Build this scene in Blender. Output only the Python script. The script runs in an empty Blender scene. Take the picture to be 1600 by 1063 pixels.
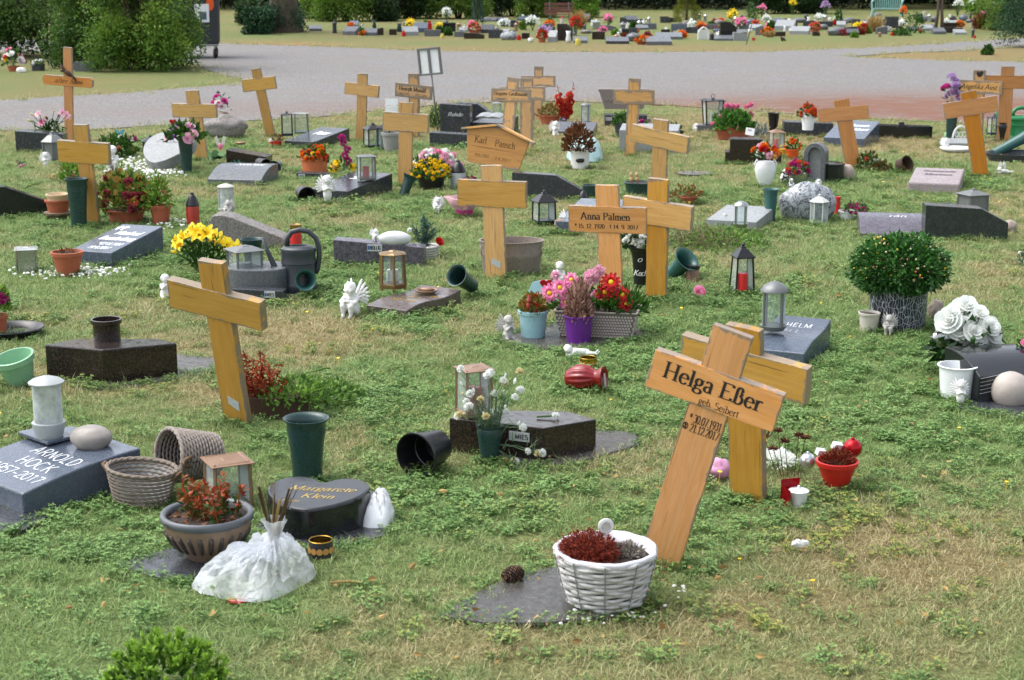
import bpy, math, random
import numpy as np
from mathutils import Vector, noise as mnoise

# ------------------------------------------------------------------ camera, sky, sun, exposure
scn = bpy.context.scene
COL = scn.collection
FPX, HC = 2600.0, 1.65
PITCH = math.atan((531.5 + 55) / FPX)
CP, SP = math.cos(PITCH), math.sin(PITCH)
cam = bpy.data.cameras.new('camera')
cam_o = bpy.data.objects.new('camera', cam)
COL.objects.link(cam_o)
cam_o.location = (0, 0, HC)
cam_o.rotation_euler = (math.pi / 2 - PITCH, 0, 0)
cam.sensor_width = 36
cam.lens = 36 * FPX / 1600
cam.clip_start = 0.1
cam.clip_end = 1500
cam.dof.use_dof = True
cam.dof.focus_distance = 7.2
cam.dof.aperture_fstop = 9
scn.camera = cam_o

SUN_EL, SUN_AZ = math.radians(60), math.radians(-80)      # veiled sun, high on the left
world = bpy.data.worlds.new('World')
scn.world = world
world.use_nodes = True
wn, wl = world.node_tree.nodes, world.node_tree.links
wn.clear()
sky = wn.new('ShaderNodeTexSky')
sky.sky_type = 'NISHITA'
sky.sun_disc = False
sky.sun_elevation = SUN_EL
sky.sun_rotation = SUN_AZ
sky.dust_density = 4
hs = wn.new('ShaderNodeHueSaturation')
hs.inputs['Saturation'].default_value = 0.38
bg = wn.new('ShaderNodeBackground')
bg.inputs['Strength'].default_value = 0.15
wo = wn.new('ShaderNodeOutputWorld')
wl.new(sky.outputs[0], hs.inputs['Color'])
wl.new(hs.outputs[0], bg.inputs['Color'])
wl.new(bg.outputs[0], wo.inputs['Surface'])
sun = bpy.data.lights.new('sun', 'SUN')
sun.energy = 0.8
sun.angle = math.radians(60)
sun.color = (1, 0.985, 0.96)
sun_o = bpy.data.objects.new('sun', sun)
COL.objects.link(sun_o)
sd = Vector((math.sin(SUN_AZ) * math.cos(SUN_EL), math.cos(SUN_AZ) * math.cos(SUN_EL), math.sin(SUN_EL)))
sun_o.rotation_euler = sd.to_track_quat('Z', 'Y').to_euler()
sun_o.location = (0, 0, 20)
vs = scn.view_settings
vs.view_transform = 'Standard'
vs.look = 'None'
vs.gamma = 1
vs.exposure = 1.3
vs.use_curve_mapping = False

# ------------------------------------------------------------------ geometry helpers
rng = np.random.default_rng(7)
random.seed(7)
PI = math.pi

def G(px, py, z=0.0):
 """world point at height z seen at photo pixel (px, py), and metres per photo pixel there"""
 k = -(py - 531.5) / FPX
 dx, dy, dz = (px - 800) / FPX, CP + SP * k, -SP + CP * k
 t = (z - HC) / dz
 return dx * t, dy * t, t / FPX

def GB(px, py, back=0.0, z=0.0):
 x, y, u = G(px, py, z)
 n = math.hypot(x, y)
 x, y = x + x / n * back, y + y / n * back
 return x, y, u

def srgb(h):
 h = h.lstrip('#')
 o = []
 for i in (0, 2, 4):
  c = int(h[i:i + 2], 16) / 255
  o.append(c / 12.92 if c < .04045 else ((c + .055) / 1.055) ** 2.4)
 return o

def rotm(rx=0, ry=0, rz=0):
 cx, sx, cy, sy, cz, sz = math.cos(rx), math.sin(rx), math.cos(ry), math.sin(ry), math.cos(rz), math.sin(rz)
 X = np.array([[1, 0, 0], [0, cx, -sx], [0, sx, cx]])
 Y = np.array([[cy, 0, sy], [0, 1, 0], [-sy, 0, cy]])
 Z = np.array([[cz, -sz, 0], [sz, cz, 0], [0, 0, 1]])
 return Z @ Y @ X

def frame(n):
 n = np.array(n, float)
 n /= np.linalg.norm(n) + 1e-9
 a = np.array([0, 0, 1.]) if abs(n[2]) < .9 else np.array([1., 0, 0])
 u = np.cross(a, n)
 u /= np.linalg.norm(u)
 return np.stack([u, np.cross(n, u), n], 1)      # columns

class MB:
 def __init__(s):
  s.V, s.F, s.M, s.T, s.n = [], [], [], [], 0

 def add(s, v, f, mi=0, tint=0.5):
  v = np.asarray(v, float)
  s.V.append(v)
  s.F.extend([tuple(int(i) + s.n for i in q) for q in f])
  s.M.extend([mi] * len(f))
  if np.ndim(tint):
   s.T.extend(list(tint))
  else:
   s.T.extend([tint] * len(f))
  s.n += len(v)

 def box(s, c, d, mi=0, R=None, top=1.0, tint=.5):
  x, y, z = d[0] / 2, d[1] / 2, d[2] / 2
  v = np.array([[-x, -y, -z], [x, -y, -z], [x, y, -z], [-x, y, -z], [-x * top, -y * top, z], [x * top, -y * top, z], [x * top, y * top, z], [-x * top, y * top, z]])
  if R is not None:
   v = v @ R.T
  s.add(v + np.array(c), [(3, 2, 1, 0), (4, 5, 6, 7), (0, 1, 5, 4), (1, 2, 6, 5), (2, 3, 7, 6), (3, 0, 4, 7)], mi, tint)

 def lathe(s, prof, seg=24, c=(0, 0, 0), mi=0, R=None, sx=1, sy=1, phase=0, tint=.5, wob=None):
  a = np.arange(seg) * 2 * PI / seg + phase
  V, F = [], []
  for r, z in prof:
   rr = np.full(seg, r) if wob is None else r * wob(a, z)
   V.append(np.stack([rr * np.cos(a) * sx, rr * np.sin(a) * sy, np.full(seg, z)], 1))
  for i in range(len(prof) - 1):
   for j in range(seg):
    k = (j + 1) % seg
    F.append((i * seg + j, i * seg + k, (i + 1) * seg + k, (i + 1) * seg + j))
  if prof[0][0] > 0:
   F.append(tuple(range(seg - 1, -1, -1)))
  if prof[-1][0] > 0:
   F.append(tuple((len(prof) - 1) * seg + j for j in range(seg)))
  V = np.concatenate(V)
  if R is not None:
   V = V @ R.T
  s.add(V + np.array(c), F, mi, tint)

 def tube(s, P, r, seg=8, mi=0, closed=False, tint=.5):
  P = np.asarray(P, float)
  n = len(P)
  r = np.broadcast_to(np.asarray(r, float), (n,))
  a = np.arange(seg) * 2 * PI / seg
  V, F = [], []
  u = None
  for i in range(n):
   t = (P[(i + 1) % n] - P[i - 1]) if closed else P[min(i + 1, n - 1)] - P[max(i - 1, 0)]
   t = t / (np.linalg.norm(t) + 1e-9)
   if u is None:
    u = frame(t)[:, 0]
   u = u - t * (u @ t)
   u /= np.linalg.norm(u) + 1e-9
   w = np.cross(t, u)
   V.append(P[i] + r[i] * (np.cos(a)[:, None] * u + np.sin(a)[:, None] * w))
  m = n if closed else n - 1
  for i in range(m):
   for j in range(seg):
    k, i2 = (j + 1) % seg, (i + 1) % n
    F.append((i * seg + j, i * seg + k, i2 * seg + k, i2 * seg + j))
  if not closed:
   F.append(tuple(range(seg - 1, -1, -1)))
   F.append(tuple((n - 1) * seg + j for j in range(seg)))
  s.add(np.concatenate(V), F, mi, tint)

 def ball(s, c, r, seg=14, rings=9, mi=0, amp=0, fr=3, R=None, seed=0, tint=.5, flat=0):
  r = np.broadcast_to(np.asarray(r, float), (3,))
  V = [[0, 0, -1]]
  for i in range(1, rings):
   t = -PI / 2 + PI * i / rings
   for j in range(seg):
    p = 2 * PI * j / seg
    V.append([math.cos(t) * math.cos(p), math.cos(t) * math.sin(p), math.sin(t)])
  V.append([0, 0, 1])
  V = np.array(V)
  if amp:
   k = np.array([1 + amp * (mnoise.fractal(Vector(v * fr) + Vector((seed * 7.3, seed, 0)), 1, 2, 3)) for v in V])
   V = V * k[:, None]
  if flat:
   V[:, 2] = np.maximum(V[:, 2], -flat)
  V = V * r
  if R is not None:
   V = V @ R.T
  F = []
  for j in range(seg):
   k = (j + 1) % seg
   F.append((0, 1 + k, 1 + j))
   b = 1 + (rings - 2) * seg
   F.append((len(V) - 1, b + j, b + k))
  for i in range(rings - 2):
   for j in range(seg):
    k = (j + 1) % seg
    a = 1 + i * seg
    F.append((a + j, a + k, a + seg + k, a + seg + j))
  s.add(V + np.array(c), F, mi, tint)

 def prism(s, poly, a, b, axis='y', mi=0, tint=.5, top=None):
  """poly: 2-D outline; extruded along axis from a to b. axis y: poly=(x,z); x: (y,z); z: (x,y), top(x,y) gives z"""
  n = len(poly)
  def P(p, q):
   if axis == 'y':
    return [p[0], q, p[1]]
   if axis == 'x':
    return [q, p[0], p[1]]
   return [p[0], p[1], q]
  v = [P(p, a) for p in poly] + [P(p, (top(p[0], p[1]) if top else b)) for p in poly]
  f = [tuple(range(n - 1, -1, -1)), tuple(range(n, 2 * n))] + [(i, (i + 1) % n, n + (i + 1) % n, n + i) for i in range(n)]
  if axis == 'y':
   f = [tuple(reversed(q)) for q in f]
  s.add(v, f, mi, tint)

 # ---- vegetation pieces
 def leaves(s, C, D, L, W, mi=0, fold=.25, tint=None, up=None):
  """many kite leaves at points C pointing along D (Nx3), length L, width W (arrays or numbers)"""
  C, D = np.asarray(C, float), np.asarray(D, float)
  n = len(C)
  if n == 0:
   return
  D = D / (np.linalg.norm(D, axis=1)[:, None] + 1e-9)
  L = np.broadcast_to(np.asarray(L, float), (n,))[:, None]
  W = np.broadcast_to(np.asarray(W, float), (n,))[:, None]
  U = rng.normal(size=(n, 3)) if up is None else np.broadcast_to(np.asarray(up, float), (n, 3)) + rng.normal(size=(n, 3)) * .25
  S = np.cross(D, U)
  S /= np.linalg.norm(S, axis=1)[:, None] + 1e-9
  N = np.cross(S, D)
  a = C
  b = C + D * L * .45 + S * W * .5 + N * W * fold
  c = C + D * L
  d = C + D * L * .45 - S * W * .5 + N * W * fold
  m = C + D * L * .5
  V = np.stack([a, b, c, d, m], 1).reshape(-1, 3)
  i = np.arange(n) * 5
  F = np.stack([np.stack([i, i + 1, i + 4], 1), np.stack([i + 1, i + 2, i + 4], 1), np.stack([i + 2, i + 3, i + 4], 1), np.stack([i + 3, i, i + 4], 1)], 1).reshape(-1, 3)
  t = rng.random(n) if tint is None else np.broadcast_to(np.asarray(tint, float), (n,))
  s.add(V, F, mi, np.repeat(t, 4))

 def blades(s, C, D, L, W, mi=0, bend=.4, tint=None):
  C, D = np.asarray(C, float), np.asarray(D, float)
  n = len(C)
  D = D / (np.linalg.norm(D, axis=1)[:, None] + 1e-9)
  L = np.broadcast_to(np.asarray(L, float), (n,))[:, None]
  W = np.broadcast_to(np.asarray(W, float), (n,))[:, None]
  A = rng.random(n) * 2 * PI
  S = np.stack([np.cos(A), np.sin(A), np.zeros(n)], 1)
  B = np.stack([-np.sin(A), np.cos(A), -.3 + np.zeros(n)], 1) * bend * L
  m = C + D * L * .55 + B * .3
  t_ = C + D * L + B
  V = np.stack([C - S * W / 2, C + S * W / 2, m + S * W * .4, m - S * W * .4, t_], 1).reshape(-1, 3)
  i = (np.arange(n) * 5)
  F1 = np.stack([i, i + 1, i + 2, i + 3], 1)
  F2 = np.stack([i + 3, i + 2, i + 4], 1)
  t = rng.random(n) if tint is None else np.broadcast_to(np.asarray(tint, float), (n,))
  k = s.n
  s.V.append(V)
  s.F.extend([tuple(q) for q in (F1 + k).tolist()])
  s.F.extend([tuple(q) for q in (F2 + k).tolist()])
  s.M.extend([mi] * (2 * n))
  s.T.extend(list(t) + list(t))
  s.n += len(V)

 def build(s, name, mats, parent=None, smooth=False, bevel=0, loc=None, rot=None, angle=None):
  me = bpy.data.meshes.new(name)
  V = np.concatenate(s.V) if s.V else np.zeros((0, 3))
  me.from_pydata(V.tolist(), [], s.F)
  if not isinstance(mats, (list, tuple)):
   mats = [mats]
  for m in mats:
   me.materials.append(m)
  if len(mats) > 1:
   me.polygons.foreach_set('material_index', s.M)
  at = me.attributes.new('tint', 'FLOAT', 'FACE')
  at.data.foreach_set('value', np.array(s.T, np.float32))
  if smooth:
   if angle:
    me.shade_smooth()
    me.set_sharp_from_angle(angle=math.radians(angle))
   else:
    me.shade_smooth()
  me.update()
  o = bpy.data.objects.new(name, me)
  COL.objects.link(o)
  if parent:
   o.parent = parent
  if loc is not None:
   o.location = loc
  if rot is not None:
   o.rotation_euler = rot
  if bevel:
   b = o.modifiers.new('bevel', 'BEVEL')
   b.width = bevel
   b.segments = 2
   b.limit_method = 'ANGLE'
   b.angle_limit = math.radians(38)
   b.harden_normals = False
  return o

def share(src, name, parent, loc, rot=(0, 0, 0), sc=1.0):
 o = src if not src.get('_used') else src.copy()
 if o is not src:
  COL.objects.link(o)
  if '_used' in o:
   del o['_used']
 src['_used'] = 1
 o.name = name
 o.parent = parent
 o.location = loc
 o.rotation_euler = rot
 o.scale = (sc, sc, sc) if not isinstance(sc, (tuple, list)) else sc
 return o

THINGS = []

def thing(name, label, cat, loc, rot=(0, 0, 0), group=None):
 o = bpy.data.objects.new(name, None)
 o.empty_display_size = .1
 COL.objects.link(o)
 o.location = loc
 o.rotation_euler = (0, 0, rot) if not isinstance(rot, (tuple, list)) else rot
 o['label'] = label
 o['category'] = cat
 if group:
  o['group'] = group
 THINGS.append(o)
 return o

def tagm(o, label, cat, group=None):
 o['label'], o['category'] = label, cat
 if group:
  o['group'] = group
 return o

# ------------------------------------------------------------------ materials
MATS = {}

def newmat(name):
 m = bpy.data.materials.new(name)
 m.use_nodes = True
 nt = m.node_tree
 b = nt.nodes['Principled BSDF']
 return m, nt, b

def N(nt, t, **kw):
 n = nt.nodes.new(t)
 for k, v in kw.items():
  if k in n.inputs:
   n.inputs[k].default_value = v
  else:
   setattr(n, k, v)
 return n

def mixc(nt, fac, a, b, mode='MIX'):
 m = nt.nodes.new('ShaderNodeMix')
 m.data_type = 'RGBA'
 m.blend_type = mode
 for sock, val in ((m.inputs[0], fac), (m.inputs[6], a), (m.inputs[7], b)):
  if isinstance(val, bpy.types.NodeSocket):
   nt.links.new(val, sock)
  elif isinstance(val, (int, float)):
   sock.default_value = val
  else:
   sock.default_value = (*val[:3], 1)
 return m.outputs[2]

def ramp(nt, src, stops):
 r = nt.nodes.new('ShaderNodeValToRGB')
 el = r.color_ramp.elements
 while len(el) < len(stops):
  el.new(.5)
 for e, (p, c) in zip(el, stops):
  e.position = p
  e.color = (*(c if isinstance(c, (tuple, list)) else (c, c, c)), 1)
 nt.links.new(src, r.inputs[0])
 return r.outputs[0]

def texco(nt, kind='Object', scale=None, rnd=True):
 t = nt.nodes.new('ShaderNodeTexCoord')
 o = t.outputs[kind]
 if scale is not None:
  mp = nt.nodes.new('ShaderNodeMapping')
  nt.links.new(o, mp.inputs[0])
  mp.inputs['Scale'].default_value = scale
  if rnd:
   oi = nt.nodes.new('ShaderNodeObjectInfo')
   mu = nt.nodes.new('ShaderNodeMath')
   mu.operation = 'MULTIPLY'
   mu.inputs[1].default_value = 50
   nt.links.new(oi.outputs['Random'], mu.inputs[0])
   nt.links.new(mu.outputs[0], mp.inputs['Location'])
  o = mp.outputs[0]
 return o

def noise(nt, vec, scale, detail=4, rough=.55, dist=0):
 n = N(nt, 'ShaderNodeTexNoise', Scale=scale, Detail=detail, Roughness=rough, Distortion=dist)
 nt.links.new(vec, n.inputs['Vector'])
 return n.outputs[0]

def bump(nt, b, h, strength=.3, dist=.002):
 bp = N(nt, 'ShaderNodeBump', Strength=strength, Distance=dist)
 nt.links.new(h, bp.inputs['Height'])
 nt.links.new(bp.outputs[0], b.inputs['Normal'])

def plain(name, col, rough=.5, var=.18, scale=25, bmp=.15, metal=0, dirt=0.25, spec=.5):
 """painted, moulded or cast stuff with blotches, grime and slight relief"""
 if name in MATS:
  return MATS[name]
 col = srgb(col) if isinstance(col, str) else col
 m, nt, b = newmat(name)
 v = texco(nt, 'Object', (1, 1, 1))
 n1 = noise(nt, v, scale, 5)
 n2 = noise(nt, v, scale * 4, 4)
 c = mixc(nt, n1, [x * (1 - var) for x in col], [min(1, x * (1 + var)) for x in col])
 d = ramp(nt, n2, [(.52, (0, 0, 0)), (.75, (1, 1, 1))])
 mu = N(nt, 'ShaderNodeMath', operation='MULTIPLY')
 nt.links.new(d, mu.inputs[0])
 mu.inputs[1].default_value = dirt
 c = mixc(nt, mu.outputs[0], c, [.35 * x + .03 for x in col])
 nt.links.new(c, b.inputs['Base Color'])
 mr = N(nt, 'ShaderNodeMapRange')
 nt.links.new(n2, mr.inputs[0])
 mr.inputs[3].default_value = max(0, rough - .12)
 mr.inputs[4].default_value = min(1, rough + .15)
 nt.links.new(mr.outputs[0], b.inputs['Roughness'])
 b.inputs['Metallic'].default_value = metal
 b.inputs['Specular IOR Level'].default_value = spec
 if bmp:
  bump(nt, b, n2, bmp, .002)
 MATS[name] = m
 return m

def granite(name, base, fleck, rough=.16, fs=380, vein=0, bmp=.05):
 base, fleck = srgb(base), srgb(fleck)
 m, nt, b = newmat(name)
 v = texco(nt, 'Object', (1, 1, 1))
 n1 = noise(nt, v, fs, 3, .7)
 n2 = noise(nt, v, 14, 4, .6, 1.5 if vein else 0)
 f1 = ramp(nt, n1, [(.5, 0), (.66, 1)])
 f0 = ramp(nt, n1, [(.34, 1), (.46, 0)])
 c = mixc(nt, f1, base, fleck)
 c = mixc(nt, f0, c, [x * .35 for x in base])
 if vein:
  f2 = ramp(nt, n2, [(.42, 0), (.5, 1), (.58, 0)])
  mu = N(nt, 'ShaderNodeMath', operation='MULTIPLY')
  nt.links.new(f2, mu.inputs[0])
  mu.inputs[1].default_value = vein
  c = mixc(nt, mu.outputs[0], c, fleck)
 else:
  c = mixc(nt, ramp(nt, n2, [(.35, .35), (.7, 0.0)]), c, [x * .6 for x in base])
 nt.links.new(c, b.inputs['Base Color'])
 n3 = noise(nt, v, 40, 4)
 mr = N(nt, 'ShaderNodeMapRange')
 nt.links.new(n3, mr.inputs[0])
 mr.inputs[1].default_value = .35
 mr.inputs[2].default_value = .7
 mr.inputs[3].default_value = rough * .6
 mr.inputs[4].default_value = min(1, rough * 2 + .05)
 nt.links.new(mr.outputs[0], b.inputs['Roughness'])
 if bmp:
  bump(nt, b, n1, bmp, .002)
 MATS[name] = m
 return m

def wood(name, ca, cb, axis='x', wear=0.3, rough=.45):
 """boards with grain along axis; wear = how far grey-black weathering eats in from the edges"""
 ca, cb = srgb(ca), srgb(cb)
 m, nt, b = newmat(name)
 sc = {'x': (1.2, 14, 14), 'z': (14, 14, 1.2)}[axis]
 v = texco(nt, 'Object', sc)
 n1 = noise(nt, v, 5, 6, .6, .9)
 n2 = noise(nt, v, 22, 4, .6)
 c = mixc(nt, ramp(nt, n1, [(.3, 0), (.7, 1)]), ca, cb)
 w = N(nt, 'ShaderNodeTexWave', wave_type='BANDS', bands_direction='Z' if axis == 'x' else 'X', Scale=1.3, Distortion=9, Detail=2)
 w.inputs['Detail Scale'].default_value = .6
 nt.links.new(v, w.inputs['Vector'])
 c = mixc(nt, ramp(nt, w.outputs[1], [(0, .1), (.5, 0.0)]), c, [x * .55 for x in ca])
 c = mixc(nt, ramp(nt, n2, [(.5, 0), (.8, .35)]), c, [x * .5 for x in ca])
 # weathered edges from the generated box coordinates
 t = nt.nodes.new('ShaderNodeTexCoord')
 sp = nt.nodes.new('ShaderNodeSeparateXYZ')
 nt.links.new(t.outputs['Generated'], sp.inputs[0])

 def edge(o, wd):
  a = N(nt, 'ShaderNodeMath', operation='SUBTRACT')
  nt.links.new(o, a.inputs[0])
  a.inputs[1].default_value = .5
  a2 = N(nt, 'ShaderNodeMath', operation='ABSOLUTE')
  nt.links.new(a.outputs[0], a2.inputs[0])
  mr = N(nt, 'ShaderNodeMapRange')
  nt.links.new(a2.outputs[0], mr.inputs[0])
  mr.inputs[1].default_value = .5 - wd
  mr.inputs[2].default_value = .5
  return mr.outputs[0]
 k_ = 1 + 2.2 * wear ** 3
 e1 = edge(sp.outputs[0], (.045 if axis == 'x' else .12) * k_)
 e2 = edge(sp.outputs[2], (.14 if axis == 'x' else .035) * k_)
 mx = N(nt, 'ShaderNodeMath', operation='MAXIMUM')
 nt.links.new(e1, mx.inputs[0])
 nt.links.new(e2, mx.inputs[1])
 v2 = texco(nt, 'Object', (1, 1, 1))
 n3 = ramp(nt, noise(nt, v2, 13, 5, .7), [(.3, 0), (.7, 1)])
 ad = N(nt, 'ShaderNodeMath', operation='ADD')
 nt.links.new(mx.outputs[0], ad.inputs[0])
 nt.links.new(n3, ad.inputs[1])
 lo = 1.42 - wear * .75
 mr = N(nt, 'ShaderNodeMapRange')
 nt.links.new(ad.outputs[0], mr.inputs[0])
 mr.inputs[1].default_value = lo
 mr.inputs[2].default_value = lo + .13
 mr.inputs[4].default_value = .85
 grey = mixc(nt, n2, srgb('#4a423a'), srgb('#9c9488'))
 c = mixc(nt, mr.outputs[0], c, grey)
 # drying cracks and water stains
 vc = texco(nt, 'Object', {'x': (3, 90, 90), 'z': (90, 90, 3)}[axis])
 c = mixc(nt, ramp(nt, noise(nt, vc, 1.2, 3, .5), [(.66, 0), (.7, .75)]), c, [x * .3 for x in ca])
 c = mixc(nt, ramp(nt, noise(nt, v, 1.1, 3, .6, .5), [(.5, 0), (.75, .4)]), c, [x * .55 for x in ca])
 # per board brightness
 oi = nt.nodes.new('ShaderNodeObjectInfo')
 hv = N(nt, 'ShaderNodeHueSaturation')
 m3 = N(nt, 'ShaderNodeMath', operation='FRACT')
 m4 = N(nt, 'ShaderNodeMath', operation='MULTIPLY')
 nt.links.new(oi.outputs['Random'], m4.inputs[0])
 m4.inputs[1].default_value = 7.3
 nt.links.new(m4.outputs[0], m3.inputs[0])
 m5 = N(nt, 'ShaderNodeMapRange')
 nt.links.new(m3.outputs[0], m5.inputs[0])
 m5.inputs[3].default_value = .86
 m5.inputs[4].default_value = 1.08
 nt.links.new(m5.outputs[0], hv.inputs['Saturation'])
 m2 = N(nt, 'ShaderNodeMapRange')
 nt.links.new(oi.outputs['Random'], m2.inputs[0])
 m2.inputs[3].default_value = .86
 m2.inputs[4].default_value = 1.18
 nt.links.new(m2.outputs[0], hv.inputs['Value'])
 nt.links.new(c, hv.inputs['Color'])
 nt.links.new(hv.outputs[0], b.inputs['Base Color'])
 b.inputs['Roughness'].default_value = rough
 bump(nt, b, n2, .25, .0015)
 MATS[name] = m
 return m

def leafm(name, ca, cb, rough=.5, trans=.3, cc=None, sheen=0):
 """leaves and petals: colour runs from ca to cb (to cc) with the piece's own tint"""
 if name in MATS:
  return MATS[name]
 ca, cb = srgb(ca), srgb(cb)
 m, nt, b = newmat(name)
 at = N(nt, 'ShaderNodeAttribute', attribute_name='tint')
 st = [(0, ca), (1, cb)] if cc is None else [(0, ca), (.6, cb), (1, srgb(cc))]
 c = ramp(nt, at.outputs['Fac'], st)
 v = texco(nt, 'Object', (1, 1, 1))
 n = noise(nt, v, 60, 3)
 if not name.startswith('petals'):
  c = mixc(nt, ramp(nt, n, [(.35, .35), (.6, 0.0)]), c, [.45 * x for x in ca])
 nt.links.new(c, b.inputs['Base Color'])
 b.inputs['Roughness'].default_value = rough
 b.inputs['Specular IOR Level'].default_value = .35
 out = nt.nodes['Material Output']
 tr = nt.nodes.new('ShaderNodeBsdfTranslucent')
 nt.links.new(c, tr.inputs['Color'])
 mx = nt.nodes.new('ShaderNodeMixShader')
 mx.inputs[0].default_value = trans
 nt.links.new(b.outputs[0], mx.inputs[1])
 nt.links.new(tr.outputs[0], mx.inputs[2])
 nt.links.new(mx.outputs[0], out.inputs['Surface'])
 MATS[name] = m
 return m

def glassm(name, col=(.9, .95, .95), alpha=.75, rough=.05):
 m, nt, b = newmat(name)
 out = nt.nodes['Material Output']
 tr = N(nt, 'ShaderNodeBsdfTransparent')
 tr.inputs[0].default_value = (*col, 1)
 b.inputs['Base Color'].default_value = (.7, .75, .75, 1)
 b.inputs['Roughness'].default_value = rough
 fr = N(nt, 'ShaderNodeFresnel', IOR=1.5)
 ad = N(nt, 'ShaderNodeMath', operation='ADD')
 v = texco(nt, 'Object', (1, 1, 1))
 n = noise(nt, v, 30, 4)
 mu = N(nt, 'ShaderNodeMath', operation='MULTIPLY')
 nt.links.new(n, mu.inputs[0])
 mu.inputs[1].default_value = (1 - alpha)
 nt.links.new(fr.outputs[0], ad.inputs[0])
 nt.links.new(mu.outputs[0], ad.inputs[1])
 mx = N(nt, 'ShaderNodeMixShader')
 nt.links.new(ad.outputs[0], mx.inputs[0])
 nt.links.new(tr.outputs[0], mx.inputs[1])
 nt.links.new(b.outputs[0], mx.inputs[2])
 nt.links.new(mx.outputs[0], out.inputs['Surface'])
 MATS[name] = m
 return m

# woods
W_OAK = (wood('oak_bar', '#d3a765', '#c08f49', 'x', .32), wood('oak_post', '#cd9e58', '#b98742', 'z', .32))
W_YEL = (wood('varnished_bar', '#c79c56', '#b68a40', 'x', .4), wood('varnished_post', '#c29242', '#ae7e32', 'z', .3))
W_OLD = (wood('weathered_bar', '#d2a46c', '#c08e54', 'x', .82, .7), wood('weathered_post', '#d2a46c', '#c08e54', 'z', .8, .7))
W_ORG = (wood('orange_bar', '#c07f30', '#a9671e', 'x', .25), wood('orange_post', '#c07f30', '#a9671e', 'z', .25))
W_NEW = (wood('fresh_bar', '#d8a068', '#c58848', 'x', .22, .35), wood('fresh_post', '#d8a068', '#c58848', 'z', .22, .35))
# stones
GR_BLUE = granite('blue_grey_granite', '#485160', '#7c8694')
GR_DARK = granite('dark_granite', '#303338', '#5c6068')
GR_BLACK = granite('black_granite', '#16181b', '#34373c', .09, 500)
GR_BROWN = granite('brown_black_granite', '#241d1b', '#4a3c36', .12, 130)
GR_MID = granite('mid_grey_granite', '#54585c', '#84888c', .25)
GR_TAUPE = granite('taupe_granite', '#564b49', '#857876', .2)
GR_PINK = granite('pinkish_light_granite', '#8d8284', '#b9adaf', .45, 300)
GR_LIGHT = granite('light_granite', '#85898a', '#b5b9ba', .35, 300)
GR_GREEN = granite('dark_green_granite', '#252b2b', '#495250', .2, 260)
GR_PURP = granite('purplish_grey_granite', '#44404a', '#6d6872', .22, 200, .5)
GR_SWIRL = granite('swirled_rock', '#4c5157', '#aab0b4', .3, 90, .9, .2)
GR_ROUGH = granite('rough_split_rock', '#66625f', '#96918c', .75, 120, .3, .8)
SLAB = granite('wet_slab', '#403e3b', '#5a5650', .28, 150, 0, .3)
SLATE = granite('dark_wet_slate', '#33363b', '#4b4f55', .2, 120, 0, .3)
PEBBLE_W = plain('white_marble_chip', '#dcdcd8', .6, .1)
# moulded things
M_VASE = plain('dark_green_plastic', '#1f3a38', .28, .12, 30, .05, dirt=.2)
M_VASE2 = plain('teal_green_plastic', '#2c5753', .3, .12, 30, .05, dirt=.2)
M_BLACKP = plain('black_plastic', '#15161a', .3, .15, 30, .05)
M_GREYP = plain('dark_grey_plastic', '#33393f', .35, .12, 20, .05)
M_TERRA = plain('terracotta', '#a3573c', .75, .2, 30, .2)
M_TERRA2 = plain('orange_terracotta_plastic', '#b8653f', .5, .15, 30, .1)
M_CREAM = plain('cream_ceramic', '#c9b08e', .4)
M_WHITEC = plain('white_ceramic', '#dfe2e4', .25, .05, 20, .03, dirt=.12)
M_WHITEP = plain('white_plaster', '#d8d8d6', .6, .12, 60, .3, dirt=.5)
M_GREYPL = plain('grey_weathered_plaster', '#b3b1ac', .75, .2, 70, .4, dirt=.7)
M_SOIL = plain('dark_soil', '#2e2119', .95, .4, 60, 1)
M_ALU = plain('brushed_steel', '#a9aca8', .28, .1, 20, .03, 1.0, .2)
M_GREYMET = plain('grey_painted_metal', '#6d7070', .4, .15, 30, .05, .3)
M_DARKMET = plain('dark_painted_metal', '#2f3236', .4, .15, 30, .05, .2)
M_BRONZE = plain('bronze', '#8c7350', .35, .2, 30, .05, .8)
M_PLATE = plain('maker_plate_metal', '#b4b9bb', .5, .1, 20, .05, .1, .3)
M_COPPER = plain('brown_copper', '#8b6f5a', .4, .2, 30, .05, .4)
M_RED = plain('red_plastic', '#b81f1c', .3, .1, 20, .03)
M_ORANGE = plain('orange_plastic', '#d9551b', .4, .1)
M_WAXW = plain('white_wax', '#dcdcd4', .4, .05)
M_GOLD = plain('gold_foil_lid', '#b08d3c', .25, .1, 30, .05, 1)
GLASS = glassm('clear_glass')
GLASSF = glassm('frosted_glass', (.8, .83, .83), .2, .25)
M_TEXTK = plain('black_lettering_paint', '#17130f', .6, .1, 60, 0, dirt=0)
M_TEXTB = plain('burnt_lettering', '#4a2a12', .7, .2, 60, 0, dirt=0)
M_TEXTW = plain('white_lettering', '#d5d9dc', .5, .05, 60, 0, dirt=0)
M_TEXTG = plain('gold_lettering', '#b59a55', .35, .1, 60, 0, .5, 0)
M_TEXTD = plain('dark_grey_lettering', '#4d4548', .6, .1, 60, 0, dirt=0)
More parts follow.
